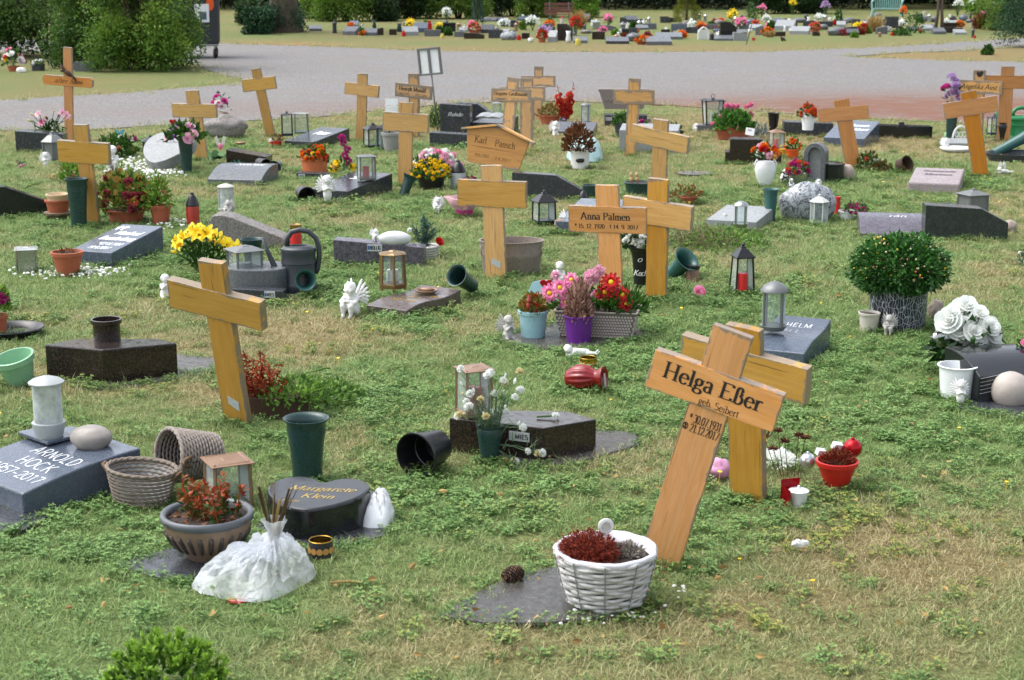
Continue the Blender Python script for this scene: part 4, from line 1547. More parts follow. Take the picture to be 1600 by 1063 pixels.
planstone('brown black polished stone with five sides and a round stone vase on top', 163, 605, [(0, 0), (104, 62), (66, 104), (-66, 104), (-103, 48)], 60, 54, 0, GR_BROWN)
Z3 = 55 * G(163, 605)[2]
(x, y, z), u = loc_of(168, 536, Z3, 22)
mb = MB()
mb.lathe([(0, 0), (21 * u, 0), (21 * u, 26 * u), (24 * u, 27 * u), (24 * u, 34 * u), (21 * u, 34 * u), (20 * u, 20 * u), (0, 19 * u)], 36)
o = mb.build('stone_vase', GR_BROWN, smooth=True, angle=35, bevel=.001)
o.location = (x, y, z)
tagm(o, 'short round brown black stone vase on the five sided stone', 'vase')
slab('grey slab running out behind the five sided brown black stone', [(150, 612), (215, 607), (338, 583), (352, 566), (262, 556), (120, 575)])

HEART = [(0, 0), (24, 8), (55, 34), (80, 70), (88, 110), (76, 142), (48, 158), (18, 150), (0, 126), (-18, 150), (-48, 158), (-76, 142), (-88, 110), (-80, 70), (-55, 34), (-24, 8)]

def smoothloop(P, n=3):
 P = [np.array(p, float) for p in P]
 for _ in range(n):
  Q_ = []
  for i in range(len(P)):
   a, b = P[i], P[(i + 1) % len(P)]
   Q_ += [a * .75 + b * .25, a * .25 + b * .75]
  P = Q_
 return [tuple(p) for p in P]

HS = smoothloop(HEART, 2)
slab('dark slab under the black heart stone', [(430, 862), (540, 858), (622, 838), (600, 815), (480, 810), (400, 825)], SLATE)
planstone('black polished heart stone lettered Margarete Klein in gold', 474, 850, [(a * .97, b * .98) for a, b in HS], 56, 62, -8, GR_BLACK, [('Margarete', -48, 62, .56, .13, 'script'), ('Klein', -20, 35, .34, .13, 'script'), ('*1931', -45, -15, .2, .06, 'script')], M_TEXTG, bev=.008)
slab('dark wet slab lying under the brown bowl and the clear wrap', [(178, 886), (268, 862), (330, 868), (420, 900), (330, 912), (240, 908)], SLATE)
slab('grey slab under the white basket in the foreground', [(688, 968), (740, 935), (800, 905), (880, 888), (1000, 912), (985, 965), (860, 978), (760, 978)])

planstone('brown black block stone with a maker plate, white flowers in a vase before it', 850, 725, [(0, 0), (84, 58), (40, 112), (-96, 124), (-150, 66)], 58, 54, 0, GR_BROWN, bev=.003)
x, y, u = G(776, 712)
o = thing('stone_maker_sign', 'small metal plate lettered MIES on the brown black block', 'plate', (0, 0, 0), (0, 0, math.radians(-23.7)))
x, y, u = G(850, 725)
o.location = (x - 38 * u - .0015, y + 16.7 * u - .004, 40 * u)
mb = MB()
mb.box((0, 0, 0), (.075, .003, .032))
mb.build('plate', M_PLATE, o)
write([('MIES', -.015, .033, -.008, .016, 'bold')], lambda p, q, l: (p, -.0016 - l, q), M_TEXTK, o)
PLATE_MIES = o
slab('grey slab behind the brown black block stone with the maker plate', [(800, 735), (900, 728), (1000, 698), (992, 680), (925, 676), (720, 690)])
Z6 = 55 * G(850, 725)[2]
lantern('brown copper lantern with a red candle, white flowers hanging before it', 741, 655, 46, 80, M_COPPER, Z6, 25, roofh=.06, finial=False)
candle('red grave candle with white label inside the copper lantern behind the white flowers', 741, 648, 24, 52, M_RED, None, Z6)

wedge('wavy brown grey stone with gold lettering under the bronze lantern', 604, 494, 78, 150, 13, 22, -32, 0, GR_TAUPE, [('Katharina', .15, .9, .62, .11, 'script'), ('Weller', .2, .75, .42, .11, 'script'), ('1933-2016', .2, .8, .25, .08, 'script')], M_TEXTG, s_curve=3)
Z7 = 20 * G(604, 494)[2]
lantern('bronze hexagonal lantern with white candles on the wavy stone', 614, 456, 44, 62, M_BRONZE, Z7, 10, n=6, roofh=.1, flare=.3, finial=False, foot=.1)
candle('white candle inside the bronze hexagonal lantern', 614, 450, 20, 34, M_WAXW, None, Z7)
(x, y, z), u = loc_of(666, 458, Z7, 10)
mb = MB()
mb.lathe([(0, 0), (16 * u, 0), (20 * u, 4 * u), (18 * u, 4 * u), (14 * u, 1.5 * u), (0, 1.5 * u)], 26)
mb.ball((0, 0, 4 * u), (13 * u, 9 * u, 3 * u), 10, 6, amp=.4)
o = mb.build('saucer', M_COPPER, smooth=True)
o.location = (x, y, z)
tagm(o, 'small brown saucer on the right of the wavy stone', 'saucer')

upright('long low grey stone with a small maker plate and white elongated stone on it', 592, 416, [(-71, 0), (71, 0), (71, 30), (-71, 41)], 34, -3, GR_PURP, plate=(-6, 29, 23, 11, 'BOLLIG'))
u = G(592, 416)[2]
boulder('smooth white elongated stone lying on the long low grey stone', 617, 384, 52, 21, 26, plain('white_marble', '#c3c5c6', .35, .15, 15), 33 * u, amp=.05, cat='stone', name='white_stone', seed=5)
cherub('tiny white figure at the left end of the white elongated stone', 586, 377, 20, M_WHITEP, 36 * u, 20, 'sit')

o, u = planstone('round topped grey stone beside the grey watering can, snow lettered top', 400, 466, smoothloop([(-52, 50), (-46, 18), (-20, 2), (18, 0), (42, 14), (50, 50), (42, 84), (10, 100), (-25, 96), (-46, 80)], 2), 44, 42, 0, GR_MID, [('Maria', -30, 20, .6, .1, 'script'), ('Lenz', -15, 25, .4, .1, 'script')])
upright('low step of dark stone with a metal plate in front of the round topped stone', 412, 472, [(-50, 0), (32, 0), (32, 18), (-50, 20)], 24, -5, GR_DARK, plate=(10, 12, 17, 10, 'MIES'))
slab('dark slab under the grey watering can', [(395, 478), (480, 465), (500, 450), (440, 446), (380, 455)], SLATE)
Z9 = 14 * u
lantern('grey metal lantern holding a red candle, left of the grey watering can', 384, 452, 42, 66, M_GREYMET, .03, 32, roofh=.12, flare=-.3, finial=False, foot=.12)
candle('red candle with white label inside the grey metal lantern', 383, 446, 18, 32, M_RED, None, .03)

wedge('blue grey slanted stone with white script lettering and an oak leaf, left side', 143, 415, 76, 150, 22, 42, -20, 0, GR_BLUE, [('Manfred', .25, .85, .62, .13, 'script'), ('Brandenburg', .12, .95, .42, .13, 'script'), ('*12.11.1951', .3, .88, .24, .09, 'script'), ('+9.9.2017', .25, .75, .1, .09, 'script'), ('@@', .05, .3, .78, .14, 'serif')])
upright('black wedge stone cut off by the left edge of the photo', 36, 337, [(-62, 0), (40, 0), (40, 20), (-24, 46), (-62, 48)], 24, 20, GR_BLACK)
upright('rough broken grey stone with sloping top behind the yellow lilies', 384, 388, smoothloop([(-62, -1), (64, -1), (66, 14), (30, 28), (5, 38), (-30, 52), (-58, 50)], 1), 46, -3, GR_ROUGH, bev=.006)
wedge('dark slanted stone with sparkling top under the tall flowers and lantern, centre left', 514, 314, 72, 130, 17, 31, -28, 0, GR_DARK, [('Schmitz', .3, .9, .6, .15, 'script')])
wedge('grey scroll shaped stone with white lettering in front of the dark low stone', 366, 290, 88, 88, 9, 25, -10, 7, GR_MID, [('Leonhard', .3, .85, .62, .18, 'script')])
upright('dark brown low stone with a small gold dish on it, left half', 385, 262, [(-32, 0), (32, 0), (32, 17), (-32, 27)], 36, -8, GR_BROWN)
wedge('dark grey slanted stone carrying two metal lanterns near the road', 468, 231, 54, 108, 10, 22, -25, 0, GR_DARK, [('Peter', .3, .8, .5, .2, 'script')])
upright('black block stone with pink lilies behind it at far left', 62, 238, [(-37, 0), (37, 0), (37, 28), (-37, 33)], 30, 0, GR_DARK)

# tilted pale heart stone
x, y, u = G(243, 270)
o = thing('gravestone', 'pale grey heart shaped stone propped at an angle on white chips', 'gravestone', (x, y + .03, .0), (math.radians(24), 0, math.radians(-14)))
mb = MB()
mb.prism([(a * u * .47, b * u * .62) for a, b in HS], .0, 17 * u, 'z')
mb.build('stone_body', GR_LIGHT, o, bevel=.012)
write([('Elisabeth', -24 * u, 24 * u, 62 * u, 7 * u, 'script')], lambda p, q, l: (p, q, 17 * u + l), M_TEXTD, o)

boulder('hollowed grey rock holding a copper vase, left of the leaning narrow cross', 354, 217, 66, 34, 40, GR_ROUGH, amp=.2, seed=8)
# group by the sign with the roof
upright('square upright dark stone behind the Karl Pansch board', 711, 212, [(-24, 0), (24, 0), (24, 47), (-24, 49)], 18, -12, GR_DARK, [('Rohde', -12, 12, 30, 6, 'script')])
upright('dark base block below the square upright stone', 704, 230, [(-34, 0), (26, 0), (26, 20), (-34, 22)], 26, -12, GR_DARK)
upright('dark stone with sloping top and a small brown vase, behind the square upright stone', 742, 203, [(-30, 0), (36, 0), (36, 18), (4, 40), (-30, 41)], 26, -5, GR_DARK)
o, u = wedge('low dark stone carrying an open stone book', 762, 212, 52, 70, 20, 26, -20, 0, GR_DARK)
mb = MB()
for q in (-1, 1):
 mb.prism([(0, 0), (q * .05, .012), (q * .1, .004), (q * .13, -.004), (q * .13, -.014), (0, -.012)][::q], 0, .14, 'y')
bk = mb.build('stone_book', GR_LIGHT, smooth=False)
bk.location = (o.location[0] - .0, o.location[1] + .06, 26 * u + .01)
bk.rotation_euler = (math.radians(12), 0, math.radians(-20))
tagm(bk, 'open book of pale stone lying on the low dark stone', 'stone book')
upright('long dark stone with sloping right shoulder, behind the black lantern', 856, 312, [(-56, 0), (54, 0), (54, 15), (12, 38), (-56, 42)], 22, -4, GR_DARK)
wedge('blue grey stone behind the Anna Palmen cross', 908, 366, 80, 190, 19, 30, -14, 0, GR_BLUE, [('Hans', .2, .6, .6, .1, 'script')])
wedge('light grey granite block half hidden behind the pale cross in front of the planter', 1013, 238, 92, 70, 34, 38, -8, 0, GR_LIGHT)
upright('dark stone under the relief planter', 975, 197, [(-30, 0), (36, 0), (36, 16), (-30, 17)], 30, 0, GR_DARK, plate=(-24, 11, 10, 5, 'M'))
upright('stepped brown stone with white pot lying against it', 1160, 256, [(-27, 0), (60, 0), (60, 17), (30, 17), (30, 38), (-20, 38), (-20, 18), (-27, 18)], 36, -6, GR_BROWN)
upright('dark brown stone carrying the white pot of orange flowers', 1263, 213, [(-38, 0), (38, 0), (38, 20), (-38, 22)], 34, -4, GR_DARK)
wedge('grey slanted stone with white script lettering beside the leaning orange cross', 1318, 229, 64, 110, 13, 31, -24, 0, GR_BLUE, [('Johannes', .3, .85, .66, .13, 'script'), ('Eckhart', .35, .9, .44, .13, 'script')])
upright('low black stone with a tiny dark figure on it, right side', 1414, 217, [(-41, 0), (42, 0), (42, 19), (-41, 21)], 26, -2, GR_BLACK)
wedge('pinkish pale granite pillow stone with grey lettering, right', 1458, 302, 78, 135, 16, 24, -18, 0, GR_PINK, [('Rosemarie', .2, .85, .72, .12, 'serif'), ('Mertens', .25, .8, .5, .12, 'serif')], M_TEXTD, bev=.012)
boulder('grey and white swirled round rock with a small white lantern before it', 1261, 347, 92, 60, 46, GR_SWIRL, amp=.12, seed=4, fr=1.2)
wedge('grey scroll stone half hidden by the big green bush', 1395, 372, 100, 90, 6, 27, -8, 7, GR_PURP, [('Franz', .4, .8, .6, .14, 'script')])
upright('dark green granite stone with sloping right end behind a green vase', 1511, 376, [(-66, 0), (62, 0), (62, 28), (20, 50), (-66, 55)], 34, -4, GR_GREEN)
wedge('pale topped slanted stone behind a heap of dry twigs', 1142, 361, 80, 125, 16, 23, -22, 0, GR_LIGHT)
wedge('blue grey wavy stone under the grey domed lantern, right of the tilted cross', 1213, 570, 88, 150, 22, 48, -26, 0, GR_BLUE, [('WILHELM', .05, .75, .74, .1, 'sans'), ('SCHULZ', .05, .7, .54, .1, 'sans')], s_curve=3)
o, u = wedge('black polished curved stone with fine grooves at the right edge', 1583, 630, 120, 120, 45, 66, 12, 10, GR_BLACK)
for i in range(5):
 mb = MB()
 mb.tube([(-58 * u, -.001, (18 + i * 6) * u), (-20 * u, -.002, (21 + i * 6 + 3) * u), (20 * u, -.002, (20 + i * 6) * u), (58 * u, -.001, (23 + i * 6) * u)], .0012, 5)
 mb.build('groove_line', plain('groove_grey', '#85888c', .5), o)
slab('grey slab under the black grooved stone at the right edge', [(1490, 640), (1560, 655), (1680, 660), (1680, 620), (1520, 618)], SLATE)
boulder('round pale pinkish stone ball at the right edge', 1578, 640, 62, 54, 56, plain('sandstone_ball', '#a39a93', .6, .2, 40, .4), amp=.04, cat='stone ball', name='stone_ball', seed=6)
slab('dark slab under the purple pot and the pale woven planter', [(770, 535), (800, 520), (870, 505), (1000, 510), (1030, 525), (900, 548), (820, 548)])

# ------------------------------------------------------------------ foreground things
# white basket of rust twigs
(x, y, z), u = loc_of(945, 966, 0, 62)
o = thing('white_basket', 'white woven basket with rust red dead heather in the foreground', 'basket', (x, y, .012))
RT, RB, HH = 80 * u, 57 * u, 84 * u
M_WBASK = plain('whitewashed_willow', '#b6b5b2', .75, .25, 50, .6, dirt=.6)
nr = 13
for i in range(nr):
 t = (i + .5) / nr
 r = RB + (RT - RB) * t ** .8
 P = []
 for k in range(60):
  a = 2 * PI * k / 60
  P.append(((r + .0032 * math.sin(a * 10 + i * PI)) * math.cos(a), (r + .0032 * math.sin(a * 10 + i * PI)) * math.sin(a), HH * t + .0022 * math.sin(a * 5 + i * 2)))
 mb = MB()
 mb.tube(P, HH / nr * .56 * random.uniform(.85, 1.1), 7, closed=True)
 mb.build('wicker_strand', M_WBASK, o, smooth=True)
for k in range(10):
 a = 2 * PI * k / 10 + .25
 mb = MB()
 mb.tube([((RB + (RT - RB) * t ** .8 + .007) * math.cos(a), (RB + (RT - RB) * t ** .8 + .007) * math.sin(a), HH * t) for t in (0, .25, .5, .75, 1)], .0016, 5)
 mb.build('stake', plain('grey_wire', '#7c7c80', .6), o)
mb = MB()
mb.lathe([(RT * .97, HH * .9), (RT * 1.03, HH * 1.0), (RT * 1.0, HH * 1.05), (RT * .93, HH * 1.04), (RT * .88, HH * .85)], 48, wob=lambda a, z: 1 + .018 * np.sin(a * 7 + z * 80) + .012 * np.sin(a * 13))
mb.F = mb.F[:-2]; mb.M = mb.M[:-2]; mb.T = mb.T[:-2]
mb.build('fabric_liner', plain('white_fleece', '#c9cad2', .9, .08, 30, .4, dirt=.2), o, smooth=True)
mb = MB()
mb.lathe([(RT * .9, HH * .86), (RT * .5, HH * .9), (0, HH * .88)], 24)
mb.build('soil', M_SOIL, o)
mb = MB()
C_ = np.array([(-.4 + .42 * random.uniform(-1, 1), random.uniform(-.5, .5), .86) for _ in range(420)]) * np.array([RT, RT, HH])
D_ = np.stack([C_[:, 0] / RT + .35 + rng.normal(size=420) * .5, rng.normal(size=420) * .5 - .2, np.abs(rng.normal(size=420)) * .8 + .5], 1)
mb.blades(C_, D_, .05 * (.5 + rng.random(420)), .004, 0, .5)
P_, d_ = dome_pts(2400, RT * .62, HH * .5, (-RT * .33, -RT * .08, HH * .87), shell=.2)
mb.leaves(P_, d_ + rng.normal(size=(2400, 3)) * .7, .014, .0038, 0)
mb.build('dead_heather', L_RUST, o)
mb = MB()
P_, d_ = dome_pts(260, RT * .3, HH * .2, (RT * .45, 0, HH * .9), shell=.2)
mb.leaves(P_, d_ + rng.normal(size=(260, 3)) * .6, .016, .006)
mb.build('dry_stems', leafm('grey_dry_herb', '#5b5348', '#a39c90', .8, .1), o)
mb = MB()
mb.tube([(RT * .0, 0, HH * .85), (0, 0, HH * 1.32)], .003, 6)
mb.lathe([(0, -.002), (.021, -.002), (.021, .002), (.017, .003), (0, .0025)], 24, c=(0, 0, HH * 1.46), R=rotm(PI / 2, 0, .2))
mb.build('white_disc_sign', M_WHITEP, o)
mb = MB()
mb.lathe([(0, -.0), (.0125, -.0), (.0125, .0012), (.0105, .0012), (.0105, 0.0002), (0, .0004)], 20, c=(0, -.0032, HH * 1.46), R=rotm(PI / 2, 0, .2))
mb.build('disc_relief', M_GREYPL, o)

# brown striped bowl
(x, y, z), u = loc_of(327, 888, 0, 40)
o = thing('planter_bowl', 'brown ribbed bowl with reddening fuchsia shoots, left foreground', 'planter', (x, y, .012))
R_ = 72 * u
H_ = 74 * u
mb = MB()
mb.lathe([(0, 0), (.45 * R_, 0), (.52 * R_, .1 * H_), (.74 * R_, .33 * H_), (.9 * R_, .6 * H_), (.96 * R_, .82 * H_), (.93 * R_, .85 * H_), (.86 * R_, .8 * H_), (.4 * R_, .15 * H_), (0, .12 * H_)], 96,
   wob=lambda a, z: 1 + .018 * (np.sin(a * 16) > 0) * (.15 * H_ < z < .72 * H_))
mb.build('bowl_body', plain('brown_stoneware', '#806a59', .45, .3, 14, .1, dirt=.5), o, smooth=True, angle=30)
for k in range(24):
 a = 2 * PI * k / 24
 mb = MB()
 q = []
 for t in np.linspace(0, 1, 6):
  zz = (.24 + .42 * t) * H_
  rr = np.interp(zz / H_, [.1, .33, .6, .82], [.52, .74, .9, .96]) * R_ * 1.015
  q.append((rr * math.cos(a), rr * math.sin(a), zz))
 mb.tube(q, [.0035, .0062, .0072, .0075, .0072, .005], 6)
 mb.build('dark_rib', plain('bowl_rib_dark', '#3f3733', .4, .2, 20, .1), o, smooth=True)
mb = MB()
mb.lathe([(.94 * R_, .8 * H_), (1.0 * R_, .84 * H_), (1.02 * R_, .92 * H_), (1.0 * R_, .99 * H_), (.95 * R_, 1.0 * H_), (.88 * R_, .96 * H_), (.87 * R_, .84 * H_)], 64)
mb.F = mb.F[:-2]; mb.M = mb.M[:-2]; mb.T = mb.T[:-2]
mb.build('bowl_rim', plain('grey_plastic_rim', '#565a60', .35, .12, 20, .05), o, smooth=True)
mb = MB()
mb.lathe([(.9 * R_, .86 * H_), (.5 * R_, .92 * H_), (0, .9 * H_)], 24)
mb.build('soil', M_SOIL, o)
for i in range(15):
 a, r = random.uniform(0, 6.28), R_ * .75 * math.sqrt(random.random())
 bx, by = r * math.cos(a) + .01, r * math.sin(a)
 hh = random.uniform(.05, .105)
 mb = MB()
 top_ = (bx + random.uniform(-.02, .02), by + random.uniform(-.02, .02), .88 * H_ + hh)
 mb.tube([(bx, by, .85 * H_), top_], [.0022, .0012], 5, tint=.8)
 n_ = 42
 tt = rng.random(n_)
 C_ = np.array([bx, by, .85 * H_]) + tt[:, None] * (np.array(top_) - np.array([bx, by, .85 * H_]))
 D_ = rng.normal(size=(n_, 3)) * .7 + [0, 0, .45]
 mb.leaves(C_ + D_ * .004, D_, .021, .011, 0, tint=np.clip(-.25 + .95 * tt + rng.normal(size=n_) * .3, 0, 1))
 mb.build('fuchsia_shoot', L_REDG, o)
mb = MB()
P_ = np.stack([rng.uniform(-.8, .8, 60) * R_, rng.uniform(-.7, .5, 60) * R_, np.full(60, .93 * H_)], 1)
mb.leaves(P_, rng.normal(size=(60, 3)) * [1, 1, .3], .022, .014)
mb.build('fallen_leaves', L_DRYB, o)

# crumpled clear wrap with dead stalks
M_WRAP, nt_, b_ = newmat('clear_crumpled_wrap')
b_.inputs['Base Color'].default_value = (.9, .93, .97, 1)
b_.inputs['Roughness'].default_value = .22
v_ = texco(nt_, 'Object')
bump(nt_, b_, noise(nt_, v_, 35, 5, .6, 1.5), .9, .012)
tr_ = N(nt_, 'ShaderNodeBsdfTransparent')
tl_ = N(nt_, 'ShaderNodeBsdfTranslucent')
tl_.inputs[0].default_value = (.8, .84, .9, 1)
m1 = N(nt_, 'ShaderNodeMixShader')
m1.inputs[0].default_value = .35
nt_.links.new(b_.outputs[0], m1.inputs[1])
nt_.links.new(tl_.outputs[0], m1.inputs[2])
m2_ = N(nt_, 'ShaderNodeMixShader')
nt_.links.new(ramp(nt_, noise(nt_, v_, 14, 3), [(.35, .7), (.65, .25)]), m2_.inputs[0])
nt_.links.new(m1.outputs[0], m2_.inputs[1])
nt_.links.new(tr_.outputs[0], m2_.inputs[2])
nt_.links.new(m2_.outputs[0], nt_.nodes['Material Output'].inputs['Surface'])

def crumple(mb, outline, H, apex, seed=0, n=13, ridge=.5, pw=.6):
 """crumpled film heaped over the ground: radial pleats and sharp random facets between outline and gathered apex"""
 O = np.array(smoothloop(outline, 2))
 m = len(O)
 ap = np.array(apex)
 rr = np.random.default_rng(seed)
 ph = rr.random(m) * 2 - 1
 V = []
 for i in range(n + 1):
  t = i / n
  for j in range(m):
   q = ap + (O[j] - ap) * t
   pl = (1 if j % 2 else -1) * (.35 + .65 * abs(ph[j])) * math.sin(PI * min(1, t * 1.1)) ** .7
   nz = mnoise.noise(Vector((q[0] * 16 + seed, q[1] * 16, seed)))
   z = H * max(0, 1 - t ** 2) ** pw * (1 + .35 * nz) + (.016 * pl + .003 * rr.normal()) * (0 < t) + .004
   q = q * (1 + .06 * ph[j] * t ** 3) + rr.normal(size=2) * .0025 * (t > 0)
   V.append([q[0], q[1], max(.003, z)])
 F = []
 for i in range(n):
  for j in range(m):
   a, b, c, d = i * m + j, i * m + (j + 1) % m, (i + 1) * m + (j + 1) % m, (i + 1) * m + j
   F += [(a, b, c), (a, c, d)] if (i + j) % 2 else [(a, b, d), (b, c, d)]
 mb.add(V, F)

x, y, u = G(385, 940)
o = thing('plastic_wrapped_stalks', 'crumpled clear plastic wrap around dead flower stalks, left foreground', 'plastic wrap', (x, y, .01))
mb = MB()
k_ = 1 / .34
crumple(mb, [(-98 * u, 12 * u * k_), (-92 * u, 26 * u * k_), (-45 * u, 45 * u * k_), (5 * u, 62 * u * k_), (50 * u, 70 * u * k_), (85 * u, 50 * u * k_), (100 * u, 28 * u * k_), (70 * u, 8 * u * k_), (40 * u, -8 * u * k_), (-10 * u, -8 * u * k_), (-50 * u, 0)], .09, (32 * u, .18), 2, 16)
mb.build('wrap', M_WRAP, o, smooth=True, angle=50)
mb = MB()
mb.lathe([(.05, .055), (.032, .08), (.022, .105), (.018, .125), (.028, .15), (.033, .16)], 24, c=(32 * u, .18, 0), wob=lambda a, z: 1 + .2 * np.sin(a * 5 + z * 60))
mb.F = mb.F[:-2]; mb.M = mb.M[:-2]; mb.T = mb.T[:-2]
mb.build('wrap_neck', M_WRAP, o, smooth=True)
for i in range(15):
 mb = MB()
 a = random.uniform(-1, 1)
 tip = (32 * u + a * .055 + .012, .17 + random.uniform(-.03, .03), random.uniform(.2, .27))
 mb.tube([(32 * u + a * .008, .18, .07), (32 * u + a * .02, .178, .15), tip], [.0025, .0024, .0035 if i % 4 == 0 else .0012], 6, tint=random.random())
 mb.build('dead_stalk', L_STRAW if i % 5 == 0 else leafm('dead_stalk_brown', '#3b2a1a', '#6d5a3a', .7, .05), o)
mb = MB()
mb.ball((0, 0, 0), (.03, .025, .006), 10, 6, amp=.3)
o = mb.build('paper_scrap', M_RED)
xx, yy, _ = G(372, 944)
o.location = (xx, yy, .012)
tagm(o, 'red scrap under the front edge of the clear wrap', 'scrap')
x, y, u = G(585, 830)
mb = MB()
crumple(mb, [(-24 * u, 0), (22 * u, -6 * u), (32 * u, 40 * u), (20 * u, 90 * u), (-20 * u, 95 * u), (-30 * u, 45 * u)], 42 * u, (0, 45 * u), 7, 9)
o = mb.build('crumpled_bag', plain('white_film', '#cfd3d6', .3, .06, 30, .6, dirt=.05), smooth=True)
o.location = (x, y, .005)
tagm(o, 'crumpled white plastic bag at the right of the black heart stone', 'plastic bag')

vase('large dark green vase standing behind the black heart stone', 481, 758, 104, 36, M_VASE, rb=23)
vase('green vase holding white carnations before the brown black block', 765, 727, 62, 22, M_VASE, rb=15)
(x, y, z), u = loc_of(765, 727, 0, 14)
o = thing('bouquet', 'fading white carnations spilling from the green vase', 'flowers', (x, y, 57 * u))
for i in range(38):
 a = random.uniform(-1, 1)
 tx, ty, tz = a * .105 + .0, random.uniform(-.07, .03), random.uniform(.03, .205)
 if i > 30:
  tx, ty, tz = random.uniform(.07, .18), -.05, random.uniform(-.11, .04)
 mb = MB()
 mb.tube([(a * .02, 0, -.06), (tx * .5, ty * .5, tz * .75 + (.03 if i > 38 else 0)), (tx, ty, tz)], .0013, 5)
 n_ = 7
 C_ = np.array([(tx * t, ty * t, tz * t) for t in rng.random(n_)])
 mb.blades(C_, rng.normal(size=(n_, 3)) * .5 + [a * .4, 0, .8], .06, .003, 0)
 mb.build('stem', leafm('carnation_stems', '#4c6a4c', '#86a078', .6), o)
 blossom(o, 'puff' if i % 3 else 'bud', .016 if i % 3 else .011, 'white' if i % 4 else 'cream', (tx, ty, tz), (tx * 3, ty - .3, .6), 'carnation')
x, y, u = G(868, 655, Z6)
o = thing('cut_flower', 'single white carnation lying on the brown black block', 'flower', (x, y, Z6 + .012))
blossom(o, 'puff', .017, 'white', (0, 0, 0), (.2, -.6, 1), 'carnation')
mb = MB()
mb.tube([(-.065, .0, -.004), (0, 0, 0)], .0035, 6)
mb.build('stem', L_STEM, o)

# tipped black bucket
x, y, u = G(668, 738)
o = thing('plastic_pot', 'tipped over black plastic bucket showing its open mouth', 'pot', (x, y, 35 * u), (math.radians(92), 0, math.radians(-33)))
mb = MB()
H_, R_ = 62 * u, 37 * u
mb.lathe([(0, 0), (R_ * .68, 0), (R_ * .95, H_ * .93), (R_, H_ * .94), (R_ * 1.0, H_), (R_ * .94, H_), (R_ * .9, H_ * .9), (R_ * .78, H_ * .4), (R_ * .74, H_ * .38), (R_ * .62, H_ * .06), (0, H_ * .06)], 40)
b = mb.build('bucket_body', M_BLACKP, o, smooth=True, angle=35, loc=(0, 0, 0))
b.location = (0, 0, -H_ * .5)

# red vase on its side
x, y, u = G(915, 612)
o = thing('red_vase', 'dark red ribbed glass vase lying on its side in the grass', 'vase', (x, y, 22 * u), (math.radians(84), 0, math.radians(68)))
R_, H_ = 20 * u, 62 * u
mb = MB()
mb.lathe([(0, 0), (R_ * .6, 0), (R_ * .7, H_ * .05), (R_ * 1.0, H_ * .25), (R_ * 1.04, H_ * .45), (R_ * .9, H_ * .62), (R_ * .62, H_ * .76), (R_ * .6, H_ * .82), (R_ * .86, H_ * .95), (R_ * .92, H_), (R_ * .84, H_), (R_ * .5, H_ * .82), (0, H_ * .6)], 72,
   wob=lambda a, z: 1 + .05 * np.sin(a * 14) * (H_ * .08 < z < H_ * .72))
b = mb.build('vase_body', plain('dark_red_glass', '#7a1218', .15, .25, 12, 0, dirt=.1), o, smooth=True)
b.location = (0, 0, -H_ * .5)
mb = MB()
mb.box((0, -R_ * .2, H_ * .505), (R_ * .38, R_ * 1.05, .0015))
mb.build('price_label', plain('label_paper', '#a9a7a8', .7, .3, 200), o)

# small gold hollow candle holder rings
for (px, py, w, h, lab) in ((502, 881, 38, 26, 'black and gold openwork candle ring beside the clear wrap'), (919, 580, 27, 14, 'small gold openwork ring lying in the grass above the red vase')):
 (x, y, z), u = loc_of(px, py, 0, w / 2)
 o = thing('candle_ring', lab, 'candle ring', (x, y, .012))
 r, h = w / 2 * u, h * u
 mb = MB()
 mb.lathe([(r * .92, 0), (r, 0), (r, h), (r * .92, h)], 32)
 mb.F = mb.F[:-2]; mb.M = mb.M[:-2]; mb.T = mb.T[:-2]
 mb.build('ring_band', M_DARKMET if w > 30 else M_GOLD, o, smooth=True, angle=30)
 mb = MB()
 mb.lathe([(r * .9, h * .9), (r * .9, h * .1)], 32)
 mb.F = mb.F[:-2]; mb.M = mb.M[:-2]; mb.T = mb.T[:-2]
 mb.tube([(r * .96 * math.cos(a), r * .96 * math.sin(a), h) for a in np.linspace(0, 2 * PI, 32, endpoint=False)], r * .06, 6, closed=True)
 mb.build('gold_lining', M_GOLD, o, smooth=True)
 for k in range(12):
  a = 2 * PI * k / 12
  mb = MB()
  mb.lathe([(0, 0), (h * .2, 0), (h * .2, .001), (0, .001)], 10, c=(r * 1.005 * math.cos(a), r * 1.005 * math.sin(a), h * .45), R=rotm(0, PI / 2, a))
  mb.build('gold_spot', plain('amber_spot', '#b98a4a', .35), o)

# pine cone
(x, y, z), u = loc_of(803, 915, 0, 8)
o = thing('pine_cone', 'dark pine cone lying on the slab left of the white basket', 'pine cone', (x, y, .027), (0, math.radians(78), .5))
mb = MB()
for i in range(120):
 t = i / 120
 a = i * 2.39996
 r = .02 * math.sin(PI * (.12 + .8 * t)) ** .7
 zz = -.03 + .055 * t
 R3 = rotm(0, -1.1 + t * .9, 0)
 R3 = rotm(0, 0, a) @ rotm(0, .9 - t * 1.3, 0)
 mb.box((r * math.cos(a), r * math.sin(a), zz), (.011, .009, .0025), R=R3, tint=random.random())
mb.ball((0, 0, 0), (.016, .016, .03), 10, 8)
mb.build('cone_scales', leafm('cone_brown', '#2b1d16', '#6e5544', .8, 0), o)

